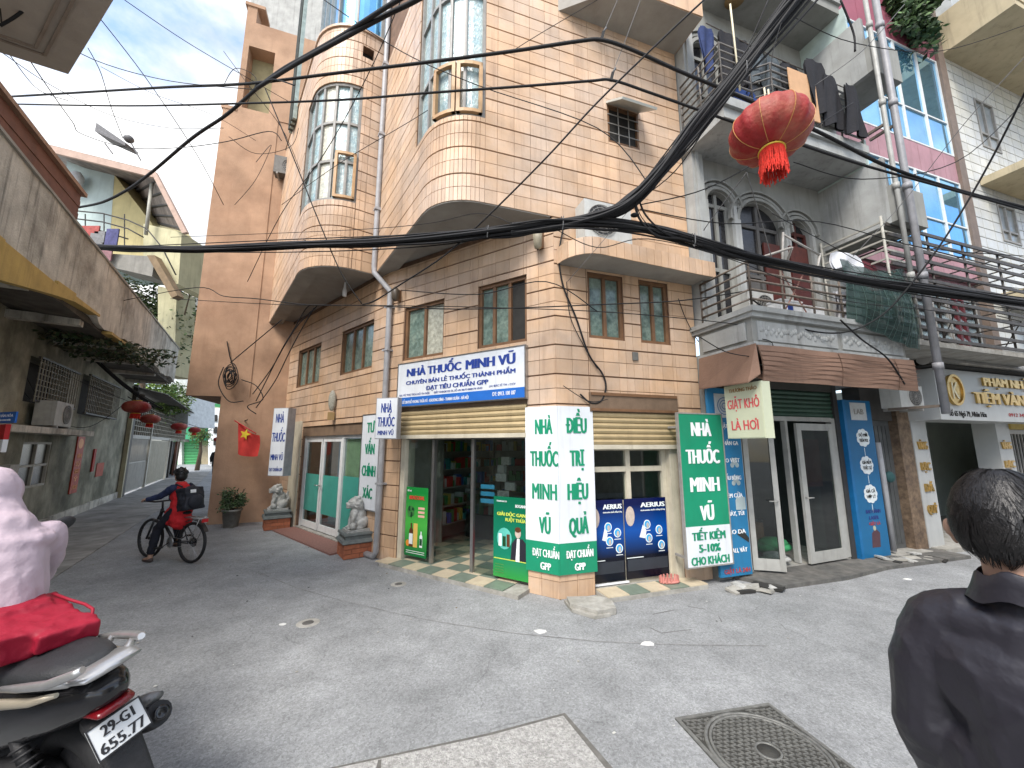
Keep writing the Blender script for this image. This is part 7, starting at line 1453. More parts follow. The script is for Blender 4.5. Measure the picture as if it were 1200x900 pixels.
for s in (-1, 1):
    q = M(); sh = chest+Vector((0, .125*s, .08)); caps(q, [(sh, .062), (Vector((.62, .17*s, 1.02)), .05), (Vector((.775, .245*s, .98)), .036)]); o = remesh(q.build('navy_sleeve', mat('navy_cloth', (.018, .028, .075), .8, .3, 12, .2), CHr, local=True), .012); displace(o, .012, 14, s)
q = M()
for L_ in (L1_, L2_): caps(q, [(L_[0][0], .085), (L_[1][0], .068), (L_[2][0]+Vector((0, 0, .06)), .055)])
o = remesh(q.build('trousers', mat('dark_trousers', (.013, .014, .022), .85, .3, 12, .2), CHr, local=True), .013); displace(o, .010, 14, 5)
for L_ in (L1_, L2_):
    f0 = L_[-1][0]; q = M(); caps(q, [(f0+Vector((-.02, 0, -.065)), .034), (f0+Vector((.08, 0, -.07)), .034), (f0+Vector((.145, 0, -.075)), .026)]); o = q.build('sandal', mat('sandal', (.07, .05, .045), .6), CHr, local=True)
q = M(); q.ell(head+Vector((-.012, 0, .028)), (.098, .088, .098)); q.ell(head+Vector((-.035, 0, -.02)), (.075, .082, .085)); rnd = random.Random(4)
for i in range(90): v = Vector((rnd.gauss(0, 1), rnd.gauss(0, 1), abs(rnd.gauss(0, .8)))).normalized(); p = head+Vector((v.x*.095-.012, v.y*.086, v.z*.098+.028)); q.tube([p, p+Vector((v.x*.02+.01, v.y*.02, v.z*.012))], [.012, .003], 4)
q.build('hair', hairm, CHr, local=True)
BP = root('backpack', (rc.x, rc.y, 0), 'bulky black backpack on the back of the cycling child', 'backpack', None, hd); q = M(); bag = mat('backpack_black', (.016, .018, .026), .7, .3, 12, .2)
q.ell((.15, 0, 1.00), (.15, .17, .20)); q.box((.16, 0, .99), (.22, .28, .36), Matrix.Rotation(.2, 3, 'Y')); o = remesh(q.build('bag', bag, BP, local=True), .014); displace(o, .02, 9, 2); q = M(); q.ell((.03, 0, .95), (.07, .12, .12)); q.build('front_pocket', bag, BP, local=True)
for s in (-1, 1): M().tube([(.24, .09*s, 1.18), (.36, .11*s, 1.22), (.50, .11*s, 1.12), (.46, .12*s, .98), (.28, .11*s, .88)], .014, 6).build('strap', bag, BP, local=True)
M().box((.02, .06, 1.12), (.01, .08, .05), Matrix.Rotation(.2, 3, 'Y')).build('label_patch', MT['white'], BP, local=True)
# ---------------------------------------------------------------- motorbike, leaning left
MB = root('motorbike', (-2.009, 2.198, 0), 'black and silver scooter seen from behind with white number plate at the left edge', 'motorbike', None, rot=(-.232, 0, 2.819))
gloss = mat('gloss_black', (.012, .012, .014), .22, .2, 9, .0, coat=.4); matte = mat('matte_black', (.022, .022, .024), .55, .25, 25, .2, 120); silver = mat('satin_silver', (.50, .50, .50), .32, .1, 14, .03, metal=.75); champagne = mat('champagne_trim', (.52, .46, .36), .35, .1, 9, 0, metal=.6)
def shell(m, rings):
    """loft of closed outlines: each ring is a list of points"""
    n = len(rings[0]); vs = [Vector(p) for r_ in rings for p in r_]; fs = [(i*n+j, i*n+(j+1) % n, (i+1)*n+(j+1) % n, (i+1)*n+j) for i in range(len(rings)-1) for j in range(n)]; fs += [tuple(range(n))[::-1], tuple((len(rings)-1)*n+j for j in range(n))]; m.smooth = True; m.add(vs, fs); m.smooth = False; return m
def oval(x, zc, hw, hh, n=16, pw=.7, zt=0):
    r_ = []
    for k in range(n):
        a = 2*math.pi*k/n; c, s = math.cos(a), math.sin(a); r_.append((x+zt*s, hw*abs(c)**pw*(1 if c > 0 else -1), zc+hh*abs(s)**pw*(1 if s > 0 else -1)))
    return r_
q = M(); shell(q, [oval(-.24, .905, .05, .02), oval(-.18, .895, .10, .045), oval(-.05, .875, .135, .06), oval(.2, .845, .15, .065), oval(.45, .82, .15, .07), oval(.75, .80, .13, .07), oval(.95, .80, .09, .06)]); o = q.build('seat', mat('seat_vinyl', (.022, .024, .027), .48, .2, 25, .25, 160), MB, local=True)
q = M(); shell(q, [oval(-.33, .80, .05, .035), oval(-.27, .79, .09, .07), oval(-.1, .745, .14, .11), oval(.15, .68, .17, .15), oval(.45, .60, .19, .2), oval(.7, .52, .18, .22), oval(.85, .45, .14, .18)]); q.build('tail_cowl', gloss, MB, local=True)
for s in (-1, 1):
    q = M(); q.tube([(.62, .165*s, .70), (.4, .185*s, .745), (.15, .175*s, .79), (-.08, .15*s, .83), (-.2, .12*s, .86)], [.008, .02, .022, .018, .01], 8); q.build('side_trim', champagne, MB, local=True)
    q = M(); q.tube([(.1, .165*s, .865), (-.05, .165*s, .90), (-.22, .15*s, .935), (-.34, .115*s, .975), (-.37, .10*s, .99)], [.012, .017, .019, .018, .014], 8); q.tube([(-.02, .155*s, .89), (-.05, .11*s, .865), (-.1, .05*s, .855)], .014, 8); q.tube([(-.22, .15*s, .93), (-.24, .10*s, .90), (-.24, .03*s, .89)], .016, 8); q.build('grab_rail', silver, MB, local=True)
q = M(); shell(q, [oval(-.36, .925, .10, .012), oval(-.28, .915, .115, .018), oval(-.2, .90, .11, .018)]); q.build('rail_bridge', silver, MB, local=True)
q = M(); shell(q, [oval(-.345, .735, .06, .010), oval(-.33, .735, .07, .016), oval(-.25, .735, .08, .016)]); q.build('tail_lamp', mat('lamp_red', (.16, .004, .008), .2, coat=.4), MB, local=True)
q = M(); shell(q, [oval(-.2, .66, .07, .05), oval(-.30, .60, .075, .05), oval(-.36, .48, .07, .03), oval(-.42, .36, .062, .02), oval(-.44, .28, .05, .012)]); q.build('mudguard', matte, MB, local=True)
c = Vector((0, 0, .29)); q = M(); q.tube([c+Vector((.235*math.cos(2*math.pi*k/36), 0, .235*math.sin(2*math.pi*k/36))) for k in range(37)], .055, 10, False); wt_ = q.build('wheel', MT['rubber'], MB, local=True)
q = M(); q.lathe([(.06, -.03), (.17, -.02), (.185, 0), (.17, .02), (.06, .03)], c, 24, RX); q.build('rim', matte, wt_, local=True)
q = M(); q.tube([(-.03, .13, .30), (.1, .13, .46), (.16, .13, .62)], .026, 8)
for i in range(9): q.lathe([(.034, -.006), (.044, 0), (.034, .006)], (Vector((-.02+.018*i, .13, .33+.028*i))), 12, Matrix.Rotation(.5, 3, 'Y'))
q.build('shock_absorber', matte, MB, local=True); q = M(); q.ell((.2, .1, .32), (.3, .1, .12)); q.ell((.5, 0, .32), (.25, .16, .14)); q.build('engine', matte, MB, local=True)
q = M(); q.tube([(.5, -.15, .22), (.25, -.17, .28), (.12, -.18, .33)], .022, 8); q.tube([(.14, -.18, .33), (.05, -.185, .37), (-.17, -.19, .47), (-.24, -.19, .50)], [.04, .058, .066, .055], 14); o = q.build('exhaust', matte, MB, local=True); M().lathe([(0, 0), (.03, 0), (.034, .012), (.022, .014), (0, .004)], (-.25, -.19, .505), 14, Matrix.Rotation(-1.15, 3, 'Y')).build('exhaust_tip', gloss, o, local=True)
q = M(); shell(q, [oval(.1, -0.0+.43, .03, .03), oval(-.1, .52, .045, .03), oval(-.2, .56, .04, .02)]); [v.__setitem__(1, v.y-.2) for v in q.v]; q.build('exhaust_guard', mat('guard_grey', (.2, .2, .2), .4, metal=.5), MB, local=True)
q = M(); shell(q, [oval(.75, .45, .14, .12), oval(.95, .30, .19, .06), oval(1.2, .30, .19, .06), oval(1.35, .5, .2, .1), oval(1.42, .75, .17, .12), oval(1.38, .98, .12, .06)]); q.build('front_body', gloss, MB, local=True)
c2 = Vector((1.28+.1, 0, .27)); q = M(); q.tube([c2+Vector((.22*math.cos(2*math.pi*k/30), 0, .22*math.sin(2*math.pi*k/30))) for k in range(31)], .045, 8, False); q.build('wheel', MT['rubber'], MB, local=True)
M().tube([(1.2, .34, 1.03), (1.3, .2, 1.08), (1.34, 0, 1.06), (1.3, -.2, 1.08), (1.2, -.34, 1.03)], .016, 8).build('handlebar', matte, MB, local=True)
for s in (-1, 1):
    q = M(); q.tube([(1.22, .3*s, 1.05), (1.22, .36*s, 1.16), (1.16, .44*s, 1.22)], .008, 6); q.ell((1.14, .50*s, 1.245), (.02, .075, .045), Matrix.Rotation(.15*s, 3, 'X')); q.build('mirror', matte, MB, local=True)
    M().tube([(1.22, .30*s, 1.03), (1.13, .46*s, 1.02)], .007, 6).build('brake_lever', matte, MB, local=True); M().tube([(1.24, .26*s, 1.045), (1.17, .38*s, 1.02)], .02, 8).build('grip', MT['rubber'], MB, local=True)
# number plate, placed as the photograph shows it
NPm = mat('plate_white', (.62, .64, .64), .35, .05, 4, 0, streak=.1); pl = M(); pl.box((0, 0, 0), (.19, .004, .14)); plo = pl.build('number_plate', NPm, None); plo.name = 'number_plate'
RP = Matrix.Rotation(1.248, 3, 'Z') @ Matrix.Rotation(-.232, 3, 'Y') @ Matrix.Rotation(-.566, 3, 'X'); WM = RP.to_4x4(); WM.translation = Vector((-1.741, 1.959, .611))
bpy.context.view_layer.update(); plo.parent = MB; plo.matrix_local = MB.matrix_world.inverted() @ WM; ORG[plo.name] = Vector((0, 0, 0))
PSt = Strip([(-.095, 0), (.095, 0)]); PSt.n = [Vector((0, -1))]
ltb = mat('plate_letters', (.02, .02, .022), .5)
text('29-G1', PSt, .04, .155, .010, .055, .003, ltb, plo, .03, ext=.001); text('655.77', PSt, .015, .175, -.055, -.010, .003, ltb, plo, .022, ext=.001)
q = M()
for a, b_, c_, d_ in ((-.095, .095, .064, .07), (-.095, .095, -.07, -.064), (-.095, -.09, -.064, .064), (.09, .095, -.064, .064)): q.box(((a+b_)/2, -.003, (c_+d_)/2), (b_-a, .003, d_-c_))
q.build('plate_rim', ltb, plo, local=True)
# ---------------------------------------------------------------- rider in a pale pink hooded jacket
lf = Vector((-.317, -.948, 0)); fw = Vector((-.948, .317, 0)); base = Vector((-2.009, 2.198, 0))
def RW(f, l, z): return base+fw*f+lf*(l+.12)+Vector((0, 0, z))
RS = (.17, .12)
RD = root('person', base+Vector((0, 0, 0)), 'rider in a pale pink hooded jacket seated on the scooter at the left edge', 'person')
def rp(f, l, z): return RW(f+RS[0], l+RS[1], z)
b = M(); caps(b, [(rp(.42, 0, .93), .15), (rp(.45, 0, 1.10), .13), (rp(.50, 0, 1.30), .14), (rp(.53, 0, 1.40), .10)], 12); caps(b, [(rp(.53, 0, 1.42), .055), (rp(.56, 0, 1.50), .055)]); b.ell(rp(.64, .02, 1.58), (.095, .095, .115)); b.ell(rp(.73, .02, 1.56), (.02, .02, .02))
for s in (-1, 1):
    wr = rp(1.04, .27*s, 1.03); caps(b, [(rp(.5, .16*s, 1.34), .05), (rp(.70, .25*s, 1.08), .042), (wr, .028)], 8); hand(b, wr, fw-lf*0*s, (0, 0, 1), 1, .8); caps(b, [(rp(.42, .1*s, .88), .09), (rp(.85, .16*s, .80), .07), (rp(.9, .2*s, .42), .05)], 10); caps(b, [(rp(.9, .2*s, .42), .05), (rp(.95, .2*s, .36), .04), (rp(1.08, .2*s, .35), .035)])
remesh(b.build('body', skin, RD), .014)
pinkm = mat('pale_pink_cloth', (.47, .38, .43), .8, .05, 5, .9, 7)
q = M(); caps(q, [(rp(.38, 0, .86), .20), (rp(.42, 0, 1.02), .185), (rp(.48, 0, 1.24), .185), (rp(.52, 0, 1.36), .15), (rp(.56, .01, 1.46), .115), (rp(.60, .02, 1.53), .11)], 16); q.ell(rp(.62, .02, 1.60), (.125, .118, .140)); q.ell(rp(.60, .02, 1.52), (.11, .115, .10)); q.ell(rp(.51, 0, 1.44), (.11, .13, .07)); q.ell(rp(.48, 0, 1.34), (.16, .225, .075), Matrix.Rotation(2.82, 3, 'Z'))
for s in (-1, 1): caps(q, [(rp(.50, .18*s, 1.34), .082), (rp(.60, .235*s, 1.20), .074), (rp(.70, .26*s, 1.08), .068), (rp(1.00, .27*s, 1.04), .045)], 12)
o = remesh(q.build('hooded_jacket', pinkm, RD), .011, 14); displace(o, .012, 4, 3, .8); displace(o, .008, 9, 8, .3, True); displace(o, .0025, 16, 8, .3, True)
q = M()
for s in (-1, 1): caps(q, [(rp(.42, .1*s, .86), .12), (rp(.85, .17*s, .80), .095), (rp(.9, .2*s, .45), .07)], 12)
remesh(q.build('trousers', mat('dark_trousers', (.013, .014, .022)), RD), .014); q = M()
for s in (-1, 1): caps(q, [(rp(.9, .2*s, .36), .05), (rp(1.1, .2*s, .34), .042)])
q.build('shoes', MT['rubber'], RD)
RW0 = RW; RW = lambda f, l, z: RW0(f+.11, l+.07, z-.035)
rb2 = root('shoulder_bag', RW(.15, 0, .98), 'deep red cloth bag resting on the scooter seat behind the rider', 'bag'); redc = mat('crimson_cloth', (.27, .004, .022), .62, .12, 6, .7, 8)
q = M(); 
MR = Matrix.Rotation(2.72, 3, 'Z') @ Matrix.Rotation(-.16, 3, 'Y'); q.box(RW(.24, .04, 1.0), (.42, .34, .13), MR); q.box(RW(.02, -.03, .975), (.10, .22, .09), MR)
if 0: q.ell(RW(.2, .02, 1.02), (.20, .19, .085), Matrix.Rotation(2.82, 3, 'Z') @ Matrix.Rotation(-.22, 3, 'Y')); pass
q.box(RW(.36, .08, 1.06), (.22, .32, .10), MR); o = remesh(q.build('bag_body', redc, rb2), .010, 18); displace(o, .008, 6, 4); displace(o, .008, 9, 4, 1, True)
M().tube([RW(.02, -.12, 1.02), RW(.05, -.135, 1.045), RW(.12, -.135, 1.06), RW(.22, -.12, 1.075), RW(.34, -.10, 1.10)], .007, 8).build('strap', redc, rb2)
# ---------------------------------------------------------------- man at the right, seen from behind
MX, MY = 1.40, 1.14; vf = Vector((MX, MY, 0)).normalized(); vf = Matrix.Rotation(-.12, 3, 'Z') @ vf; vl = Vector((-vf.y, vf.x, 0)); mo = Vector((MX, MY, 0))
def MP(f, l, z): return mo+vf*f+vl*l+Vector((0, 0, z))
MN = root('person', mo, 'man with short black hair in a black windbreaker, seen from behind at the right edge', 'person')
Rz = Matrix.Rotation(math.atan2(vf.y, vf.x), 3, 'Z')
b = M(); hc = MP(.0, .02, 1.632)
b.ell(hc, (.106, .084, .125), Rz, 20, 14); b.ell(MP(.045, .02, 1.57), (.07, .064, .085), Rz); b.ell(MP(.118, 0, 1.635), (.018, .014, .024), Rz); b.ell(MP(.105, 0, 1.585), (.014, .026, .012), Rz)
for s in (-1, 1): b.ell(MP(.0, .02+.098*s, 1.596), (.024, .013, .038), Rz @ Matrix.Rotation(.35*s, 3, 'Z')); b.ell(MP(-.014, .02+.108*s, 1.608), (.021, .009, .026), Rz @ Matrix.Rotation(.6*s, 3, 'Z')); b.ell(MP(.096, .03*s, 1.655), (.008, .014, .008), Rz)
caps(b, [(MP(-.025, 0, 1.42), .068), (MP(-.02, .01, 1.48), .062), (MP(-.01, .015, 1.56), .062)], 14); caps(b, [(MP(0, 0, .95), .15), (MP(0, 0, 1.2), .12), (MP(0, 0, 1.34), .09)], 14)
for s in (-1, 1):
    wr = MP(.08, .235*s, .80); caps(b, [(MP(-.01, .15*s, 1.32), .05), (MP(-.03, .22*s, 1.06), .042), (wr, .028)], 10); hand(b, wr, Vector((0, 0, -1))+vf*.2, vl*s, 1, .35); caps(b, [(MP(0, .1*s, .9), .09), (MP(.02, .11*s, .5), .06), (MP(0, .12*s, .09), .04), (MP(.12, .13*s, .05), .035)], 10)
remesh(b.build('body', skin, MN), .0065, 2)
jk = mat('black_windbreaker', (.020, .019, .025), .40, .12, 8, .8, 6)
q = M(); caps(q, [(MP(0, 0, .84), .20), (MP(0, 0, 1.0), .19), (MP(-.01, 0, 1.2), .165), (MP(-.01, 0, 1.32), .13), (MP(-.015, 0, 1.42), .085)], 18); q.ell(MP(-.01, 0, 1.345), (.115, .20, .085), Rz, 20, 12); q.ell(MP(-.02, 0, 1.2), (.15, .225, .2), Rz, 20, 12); q.ell(MP(0, 0, .98), (.17, .245, .2), Rz, 20, 12)
for s in (-1, 1): caps(q, [(MP(-.01, .10*s, 1.37), .07), (MP(-.01, .175*s, 1.325), .082), (MP(-.03, .225*s, 1.18), .082), (MP(-.03, .235*s, 1.02), .078), (MP(.06, .235*s, .84), .055)], 14)
o = remesh(q.build('windbreaker', jk, MN), .0075, 3); displace(o, .012, 3.5, 2, .7); displace(o, .007, 5, 5, .8, True); displace(o, .0025, 11, 7, .6, True)
q = M(); n = 40
for j, (rf, rl, z, fo_) in enumerate(((.088, .10, 1.425, -.02), (.082, .092, 1.455, -.025), (.078, .085, 1.475, -.03), (.081, .088, 1.472, -.03), (.090, .099, 1.44, -.025), (.102, .116, 1.40, -.02))):
    for k in range(n): a = 2*math.pi*k/n; q.v.append(MP(fo_+rf*math.cos(a), rl*math.sin(a), z+.035+.012*math.sin(2*a+1)+.006*math.sin(7*a)-.02*max(0, math.cos(a))))
for j in range(5):
    for k in range(n): q.f.append([j*n+k, j*n+(k+1) % n, (j+1)*n+(k+1) % n, (j+1)*n+k]); q.mi.append(0); q.sm.append(True)
q.build('collar', jk, MN)
q = M()
for s in (-1, 1): caps(q, [(MP(0, .1*s, .88), .13), (MP(.02, .11*s, .5), .09), (MP(0, .12*s, .12), .075)], 12)
remesh(q.build('trousers', mat('dark_trousers', (.013, .014, .022)), MN), .014); q = M()
for s in (-1, 1): caps(q, [(MP(-.03, .12*s, .05), .045), (MP(.14, .13*s, .045), .04)])
q.build('shoes', MT['rubber'], MN)
# hair: scalp cap plus many short strands combed forward and down
cap_ = M(); N1, N2 = 36, 20; vs = []
def scalp(th, ph, off=0.0):
    x, y, z = math.cos(ph)*math.cos(th), math.cos(ph)*math.sin(th), math.sin(ph); v = Vector((x*(.108+off), y*(.088+off), z*(.128+off)+.006)); return hc+Rz @ (v*1.08)+vf*(-.006)
def hairline(th):
    c = math.cos(th); return -.70 if c < -.88 else (-.70+(c+.88)*.95 if c < -.2 else (-.05+.5*(c+.2) if c < .3 else .2+.3*(c-.3)))
for i in range(N2+1):
    for j in range(N1):
        th = 2*math.pi*j/N1; h0 = hairline(th); ph = h0+(math.pi/2-h0)*i/N2; vs.append(scalp(th, ph))
cap_.smooth = True; cap_.add(vs, [(i*N1+j, i*N1+(j+1) % N1, (i+1)*N1+(j+1) % N1, (i+1)*N1+j) for i in range(N2) for j in range(N1)]); ho = cap_.build('hair', hairm, MN); rnd = random.Random(12); st_ = M()
for k in range(7000):
    th = rnd.uniform(0, 2*math.pi); h0 = hairline(th); ph = h0+(math.pi/2-h0)*rnd.random()**.75-.03; L_ = .03 if ph < -.2 else .07; pts = []; cl_ = Vector((math.cos(th)*2.6, math.sin(th)*2.6, ph*2.2)); wob = 1.1*mnoise.noise(cl_)+.5*mnoise.noise(cl_*3.1)+rnd.uniform(-.12, .12); lift = .003+.010*max(0, mnoise.noise(cl_*1.7+Vector((5, 2, 1))))+rnd.uniform(0, .003)
    for t in (0, .35, .7, 1):
        p2 = ph-t*L_/.115; t2 = th+wob*t*L_/.1; pts.append(scalp(t2, p2, .003+lift*math.sin(t*2.2+.2)+rnd.uniform(0, .0015)))
    w_ = (pts[1]-pts[0]).cross(pts[0]-hc).normalized()*.0011; st_.add([pts[0]-w_, pts[0]+w_, pts[1]+w_, pts[1]-w_, pts[2]+w_*.8, pts[2]-w_*.8, pts[3]], [(0, 1, 2, 3), (3, 2, 4, 5), (5, 4, 6)])
o = st_.build('hair_strands', hairm, ho, recalc=False); o['kind'] = 'stuff'
# far pedestrian
fp_ = G(251, 558); PD = root('person', (fp_.x, fp_.y, 0), 'distant pedestrian in a black coat walking away down the left street', 'person', None, math.radians(110))
b = M(); caps(b, [((0, 0, .85), .14), ((0, 0, 1.1), .14), ((0, 0, 1.35), .15), ((0, 0, 1.45), .08)]); caps(b, [((0, 0, 1.45), .05), ((0, 0, 1.55), .05)]); b.ell((0, 0, 1.62), (.09, .08, .11)); b.ell((.09, 0, 1.61), (.02, .015, .02))
for s in (-1, 1): b.ell((0, .085*s, 1.61), (.015, .01, .03)); caps(b, [((0, .2*s, 1.38), .05), ((-.05, .25*s, 1.1), .04), ((.05, .26*s, .85), .03)]); hand(b, (.05, .26*s, .84), (0, 0, -1), (1, 0, 0), 1, .4); caps(b, [((0, .09*s, .85), .09), ((.05*s+.03, .1*s, .48), .06), ((.1*s, .1*s, .1), .04), ((.1*s+.12, .1*s, .05), .035)])
remesh(b.build('body', skin, PD, local=True), .02); q = M(); caps(q, [((0, 0, .68), .20), ((0, 0, 1.0), .19), ((0, 0, 1.36), .18), ((0, 0, 1.48), .09)])
for s in (-1, 1): caps(q, [((0, .2*s, 1.38), .075), ((-.05, .26*s, 1.1), .07), ((.05, .27*s, .88), .055)])
remesh(q.build('coat', MT['black'], PD, local=True), .02); q = M(); q.ell((-.01, 0, 1.66), (.10, .09, .10)); q.build('hair', hairm, PD, local=True)
q = M()
for s in (-1, 1): caps(q, [((0, .09*s, .8), .1), ((.05*s+.03, .1*s, .48), .08), ((.1*s, .1*s, .14), .06)])
q.build('trousers', mat('grey_trousers', (.12, .11, .1), .8), PD, local=True)
# ================================================================ overhead cables
cb = mat('cable_black', (.008, .008, .009), .75, .3, 20, .1); cg = mat('cable_grey', (.10, .10, .10), .6, .2, 20)
def cab(pts, r, label, tw=0, m=None, sub=6, group='overhead cables'):
    return cable('cable_bundle' if tw else 'cable', [D(*p) for p in pts], r, m or cb, label, sub=sub, twist=tw, group=group)
# main thick bundle
cab([(113, 289, 8.2), (160, 291, 7.6), (230, 292, 7.0), (330, 287, 6.2), (440, 284, 5.3), (540, 276, 4.6), (600, 270, 4.25), (650, 262, 4.1), (700, 262, 4.05), (760, 268, 4.1), (840, 290, 4.3), (900, 306, 4.5), (1000, 326, 4.9), (1100, 341, 5.3), (1200, 355, 5.8), (1290, 366, 6.2)], .066, 'thickest black cable bundle sagging across the whole street at mid height', 16)
cab([(600, 268, 4.25), (660, 262, 4.1), (715, 248, 4.0), (745, 231, 3.95), (775, 200, 3.9), (810, 155, 3.85), (850, 105, 3.8), (900, 40, 3.7), (945, -15, 3.6), (980, -60, 3.5)], .075, 'thick bundle climbing steeply from the junction to the top right', 15)
cab([(742, 232, 3.97), (785, 180, 3.9), (840, 110, 3.85), (880, 60, 3.8), (915, 10, 3.75), (940, -30, 3.7)], .045, 'loose second bundle beside the steep thick one', 7)
cab([(748, 230, 3.97), (757, 252, 4.0), (778, 272, 4.05), (805, 282, 4.15), (850, 293, 4.3)], .02, 'looped slack cables below the junction, merging right', 6)
cab([(745, 232, 3.97), (750, 255, 4.0), (770, 275, 4.05), (800, 279, 4.12), (822, 287, 4.2)], .03, 'tangled loops of cable hanging under the junction', 4)
j = tag(M().ell(D(744, 252, 4.0), (.05, .04, .022), None, 8, 6).build('cable_joint', cb), 'small dark cable joint hanging by the junction', 'joint')
# two upper cables with clamps
cab([(15, 113, 8.0), (100, 108, 7.2), (200, 102, 6.3), (290, 98, 5.6), (400, 85, 5.0), (500, 73, 4.6), (600, 60, 4.3), (680, 48, 4.1), (706, 47, 4.05), (740, 58, 4.1), (800, 85, 4.2), (860, 110, 4.3), (960, 155, 4.5), (1040, 195, 4.7), (1120, 222, 5.0), (1200, 243, 5.4), (1260, 258, 5.7)], .023, 'higher of the two near parallel cables crossing the upper facade')
cab([(18, 122, 8.0), (150, 124, 6.8), (290, 121, 5.7), (400, 117, 5.1), (500, 109, 4.6), (600, 102, 4.3), (690, 95, 4.1), (717, 94, 4.05), (760, 108, 4.1), (850, 140, 4.25), (905, 158, 4.35), (1000, 190, 4.55), (1100, 218, 4.9), (1200, 246, 5.4)], .017, 'lower of the two near parallel cables crossing the upper facade')
for k, (x, y, lab) in enumerate(((706, 42, 'cable clamp on the higher of the parallel cables'), (717, 90, 'cable clamp on the lower of the parallel cables'))):
    c = D(x, y, 4.05); r = root('cable_clamp', c, lab, 'clamp', 'cable clamps'); M().box(c, (.035, .03, .11), Matrix.Rotation(.25, 3, 'Y')).build('body', cb, r); M().tube([c+Vector((.01, 0, .05)), c+Vector((.05, 0, .12))], .012, 6).build('hook', cg, r)
cab([(708, 36, 4.05), (730, -15, 4.3)], .004, 'thin wire rising from the upper clamp', m=cg); cab([(718, 84, 4.05), (728, 60, 4.1), (756, -15, 4.4)], .004, 'thin wire rising from the lower clamp', m=cg)
# curved heavy pair from top centre down to the tower
cab([(520, -35, 3.6), (480, -8, 3.8), (450, 10, 4.0), (400, 42, 4.5), (360, 65, 4.9), (330, 82, 5.2), (302, 103, 5.6), (285, 118, 5.9), (262, 137, 6.2), (225, 162, 6.6), (180, 200, 7.2), (150, 222, 7.7), (120, 237, 8.1), (92, 243, 8.4)], .027, 'heavy cable curving from top centre down past the tower to the yellow house')
cab([(535, -35, 3.7), (495, -4, 3.9), (452, 18, 4.1), (400, 46, 4.5), (350, 73, 4.9), (322, 90, 5.3), (300, 104, 5.6)], .03, 'second heavy cable running beside the curved one at top centre')
cab([(300, 100, 5.6), (320, 93, 5.3), (345, 100, 5.1)], .01, 'short looped end of cable by the tower recess')
# long diagonals
cab([(825, 0, 3.5), (780, 42, 3.6), (700, 120, 3.8), (640, 185, 4.0), (570, 255, 4.4), (520, 300, 4.8), (470, 333, 5.3), (440, 352, 5.7), (425, 357, 5.9)], .010, 'straight diagonal cable from the top right down to the wall under the left bay')
cab([(311, 104, 5.5), (330, 150, 5.5), (352, 205, 5.6), (376, 265, 5.7), (400, 320, 5.8), (424, 356, 5.9)], .010, 'cable dropping steeply across the left bay window')
cab([(140, 353, 8.5), (230, 337, 7.6), (262, 347, 7.2), (300, 350, 6.8), (360, 357, 6.3), (430, 358, 5.9), (520, 362, 5.3), (600, 361, 5.0), (700, 357, 4.9), (800, 352, 5.1), (880, 340, 5.4)], .008, 'thin cable strung level above the mezzanine windows')
cab([(200, 350, 8), (330, 357, 6.6), (450, 358, 5.8), (560, 360, 5.2), (700, 365, 4.85), (820, 375, 5.0), (900, 385, 5.2)], .006, 'thinner cable just below the level one')
cab([(0, 10, 3.0), (6, 55, 4), (12, 65, 4.5), (45, 105, 6), (80, 118, 6.5)], .006, 'thin cable curling in from the top left corner')
cab([(18, 20, 4), (24, 52, 4.5), (60, 108, 5.5), (85, 143, 6.2), (96, 157, 6.4), (150, 173, 6.6), (210, 173, 6.6), (265, 166, 6.2), (315, 154, 5.8), (330, 165, 5.8)], .007, 'thin sagging cable carrying the broken lamp head')
cab([(103, 56, 5.5), (118, 85, 5.8), (130, 125, 6.2), (144, 162, 6.5)], .006, 'thin wire from the balcony slab down to the lamp head')
cab([(146, 0, 5), (220, 50, 6), (300, 97, 7), (340, 120, 8)], .006, 'thin straight wire across the sky to the tower')
cab([(118, 78, 5.5), (180, 110, 6), (250, 135, 6.5), (300, 165, 7)], .004, 'fine wire across the white sky')
cab([(0, 30, 3.2), (20, 18, 3.2), (50, -6, 3.2)], .014, 'dark cable crossing the corner slab')
cab([(1205, 62, 4.5), (1130, 145, 5), (1060, 235, 5.6), (1000, 300, 5.6)], .005, 'fine wire crossing in front of the pink building', m=cg)
cab([(1215, 80, 3.6), (1160, 190, 4.2), (1110, 275, 4.6), (1066, 335, 4.9), (1030, 372, 5.1), (985, 390, 5.2), (930, 382, 5.2), (880, 350, 5.1)], .011, 'black cable falling from the right edge to the green net')
cab([(1060, 5, 4.2), (1010, 60, 4.4), (955, 100, 4.6)], .005, 'fine wire from the pipes to the plywood sheet', m=cg)
cab([(800, 180, 4.2), (760, 220, 4.3), (700, 290, 4.5), (665, 330, 4.6)], .003, 'fine wire in front of the ledge', m=cg)
# wires on walls
def wcab(S, pts, r, label, d=.03): return cable('wire', [S.P(*S.hit(x, y, d), d) for x, y in pts], r, cb, label, group='wires fixed to the walls')
wcab(WR, [(660, 268), (655, 300), (660, 335), (675, 372), (690, 415), (706, 438), (710, 455), (704, 470), (692, 472), (680, 462)], .012, 'thick wire snaking down the corner to the shutter box')
wcab(WR, [(664, 330), (668, 370), (684, 405), (700, 432)], .006, 'thin wire beside the snaking one on the corner')
wcab(WR, [(795, 350), (803, 372), (815, 395), (828, 412)], .006, 'loose wire on the tiles right of the mezzanine windows')
wcab(TW, [(266, 400), (270, 420), (275, 433)], .012, 'wires rising from the coil on the orange tower')
cl = root('wire_coil', TW.P(.4, 3.6, .1), 'tangled coil of black wire hanging on the orange tower', 'coil'); rnd = random.Random(8); cc_ = D(274, 442, TW.P(.3, 0, .1).y)
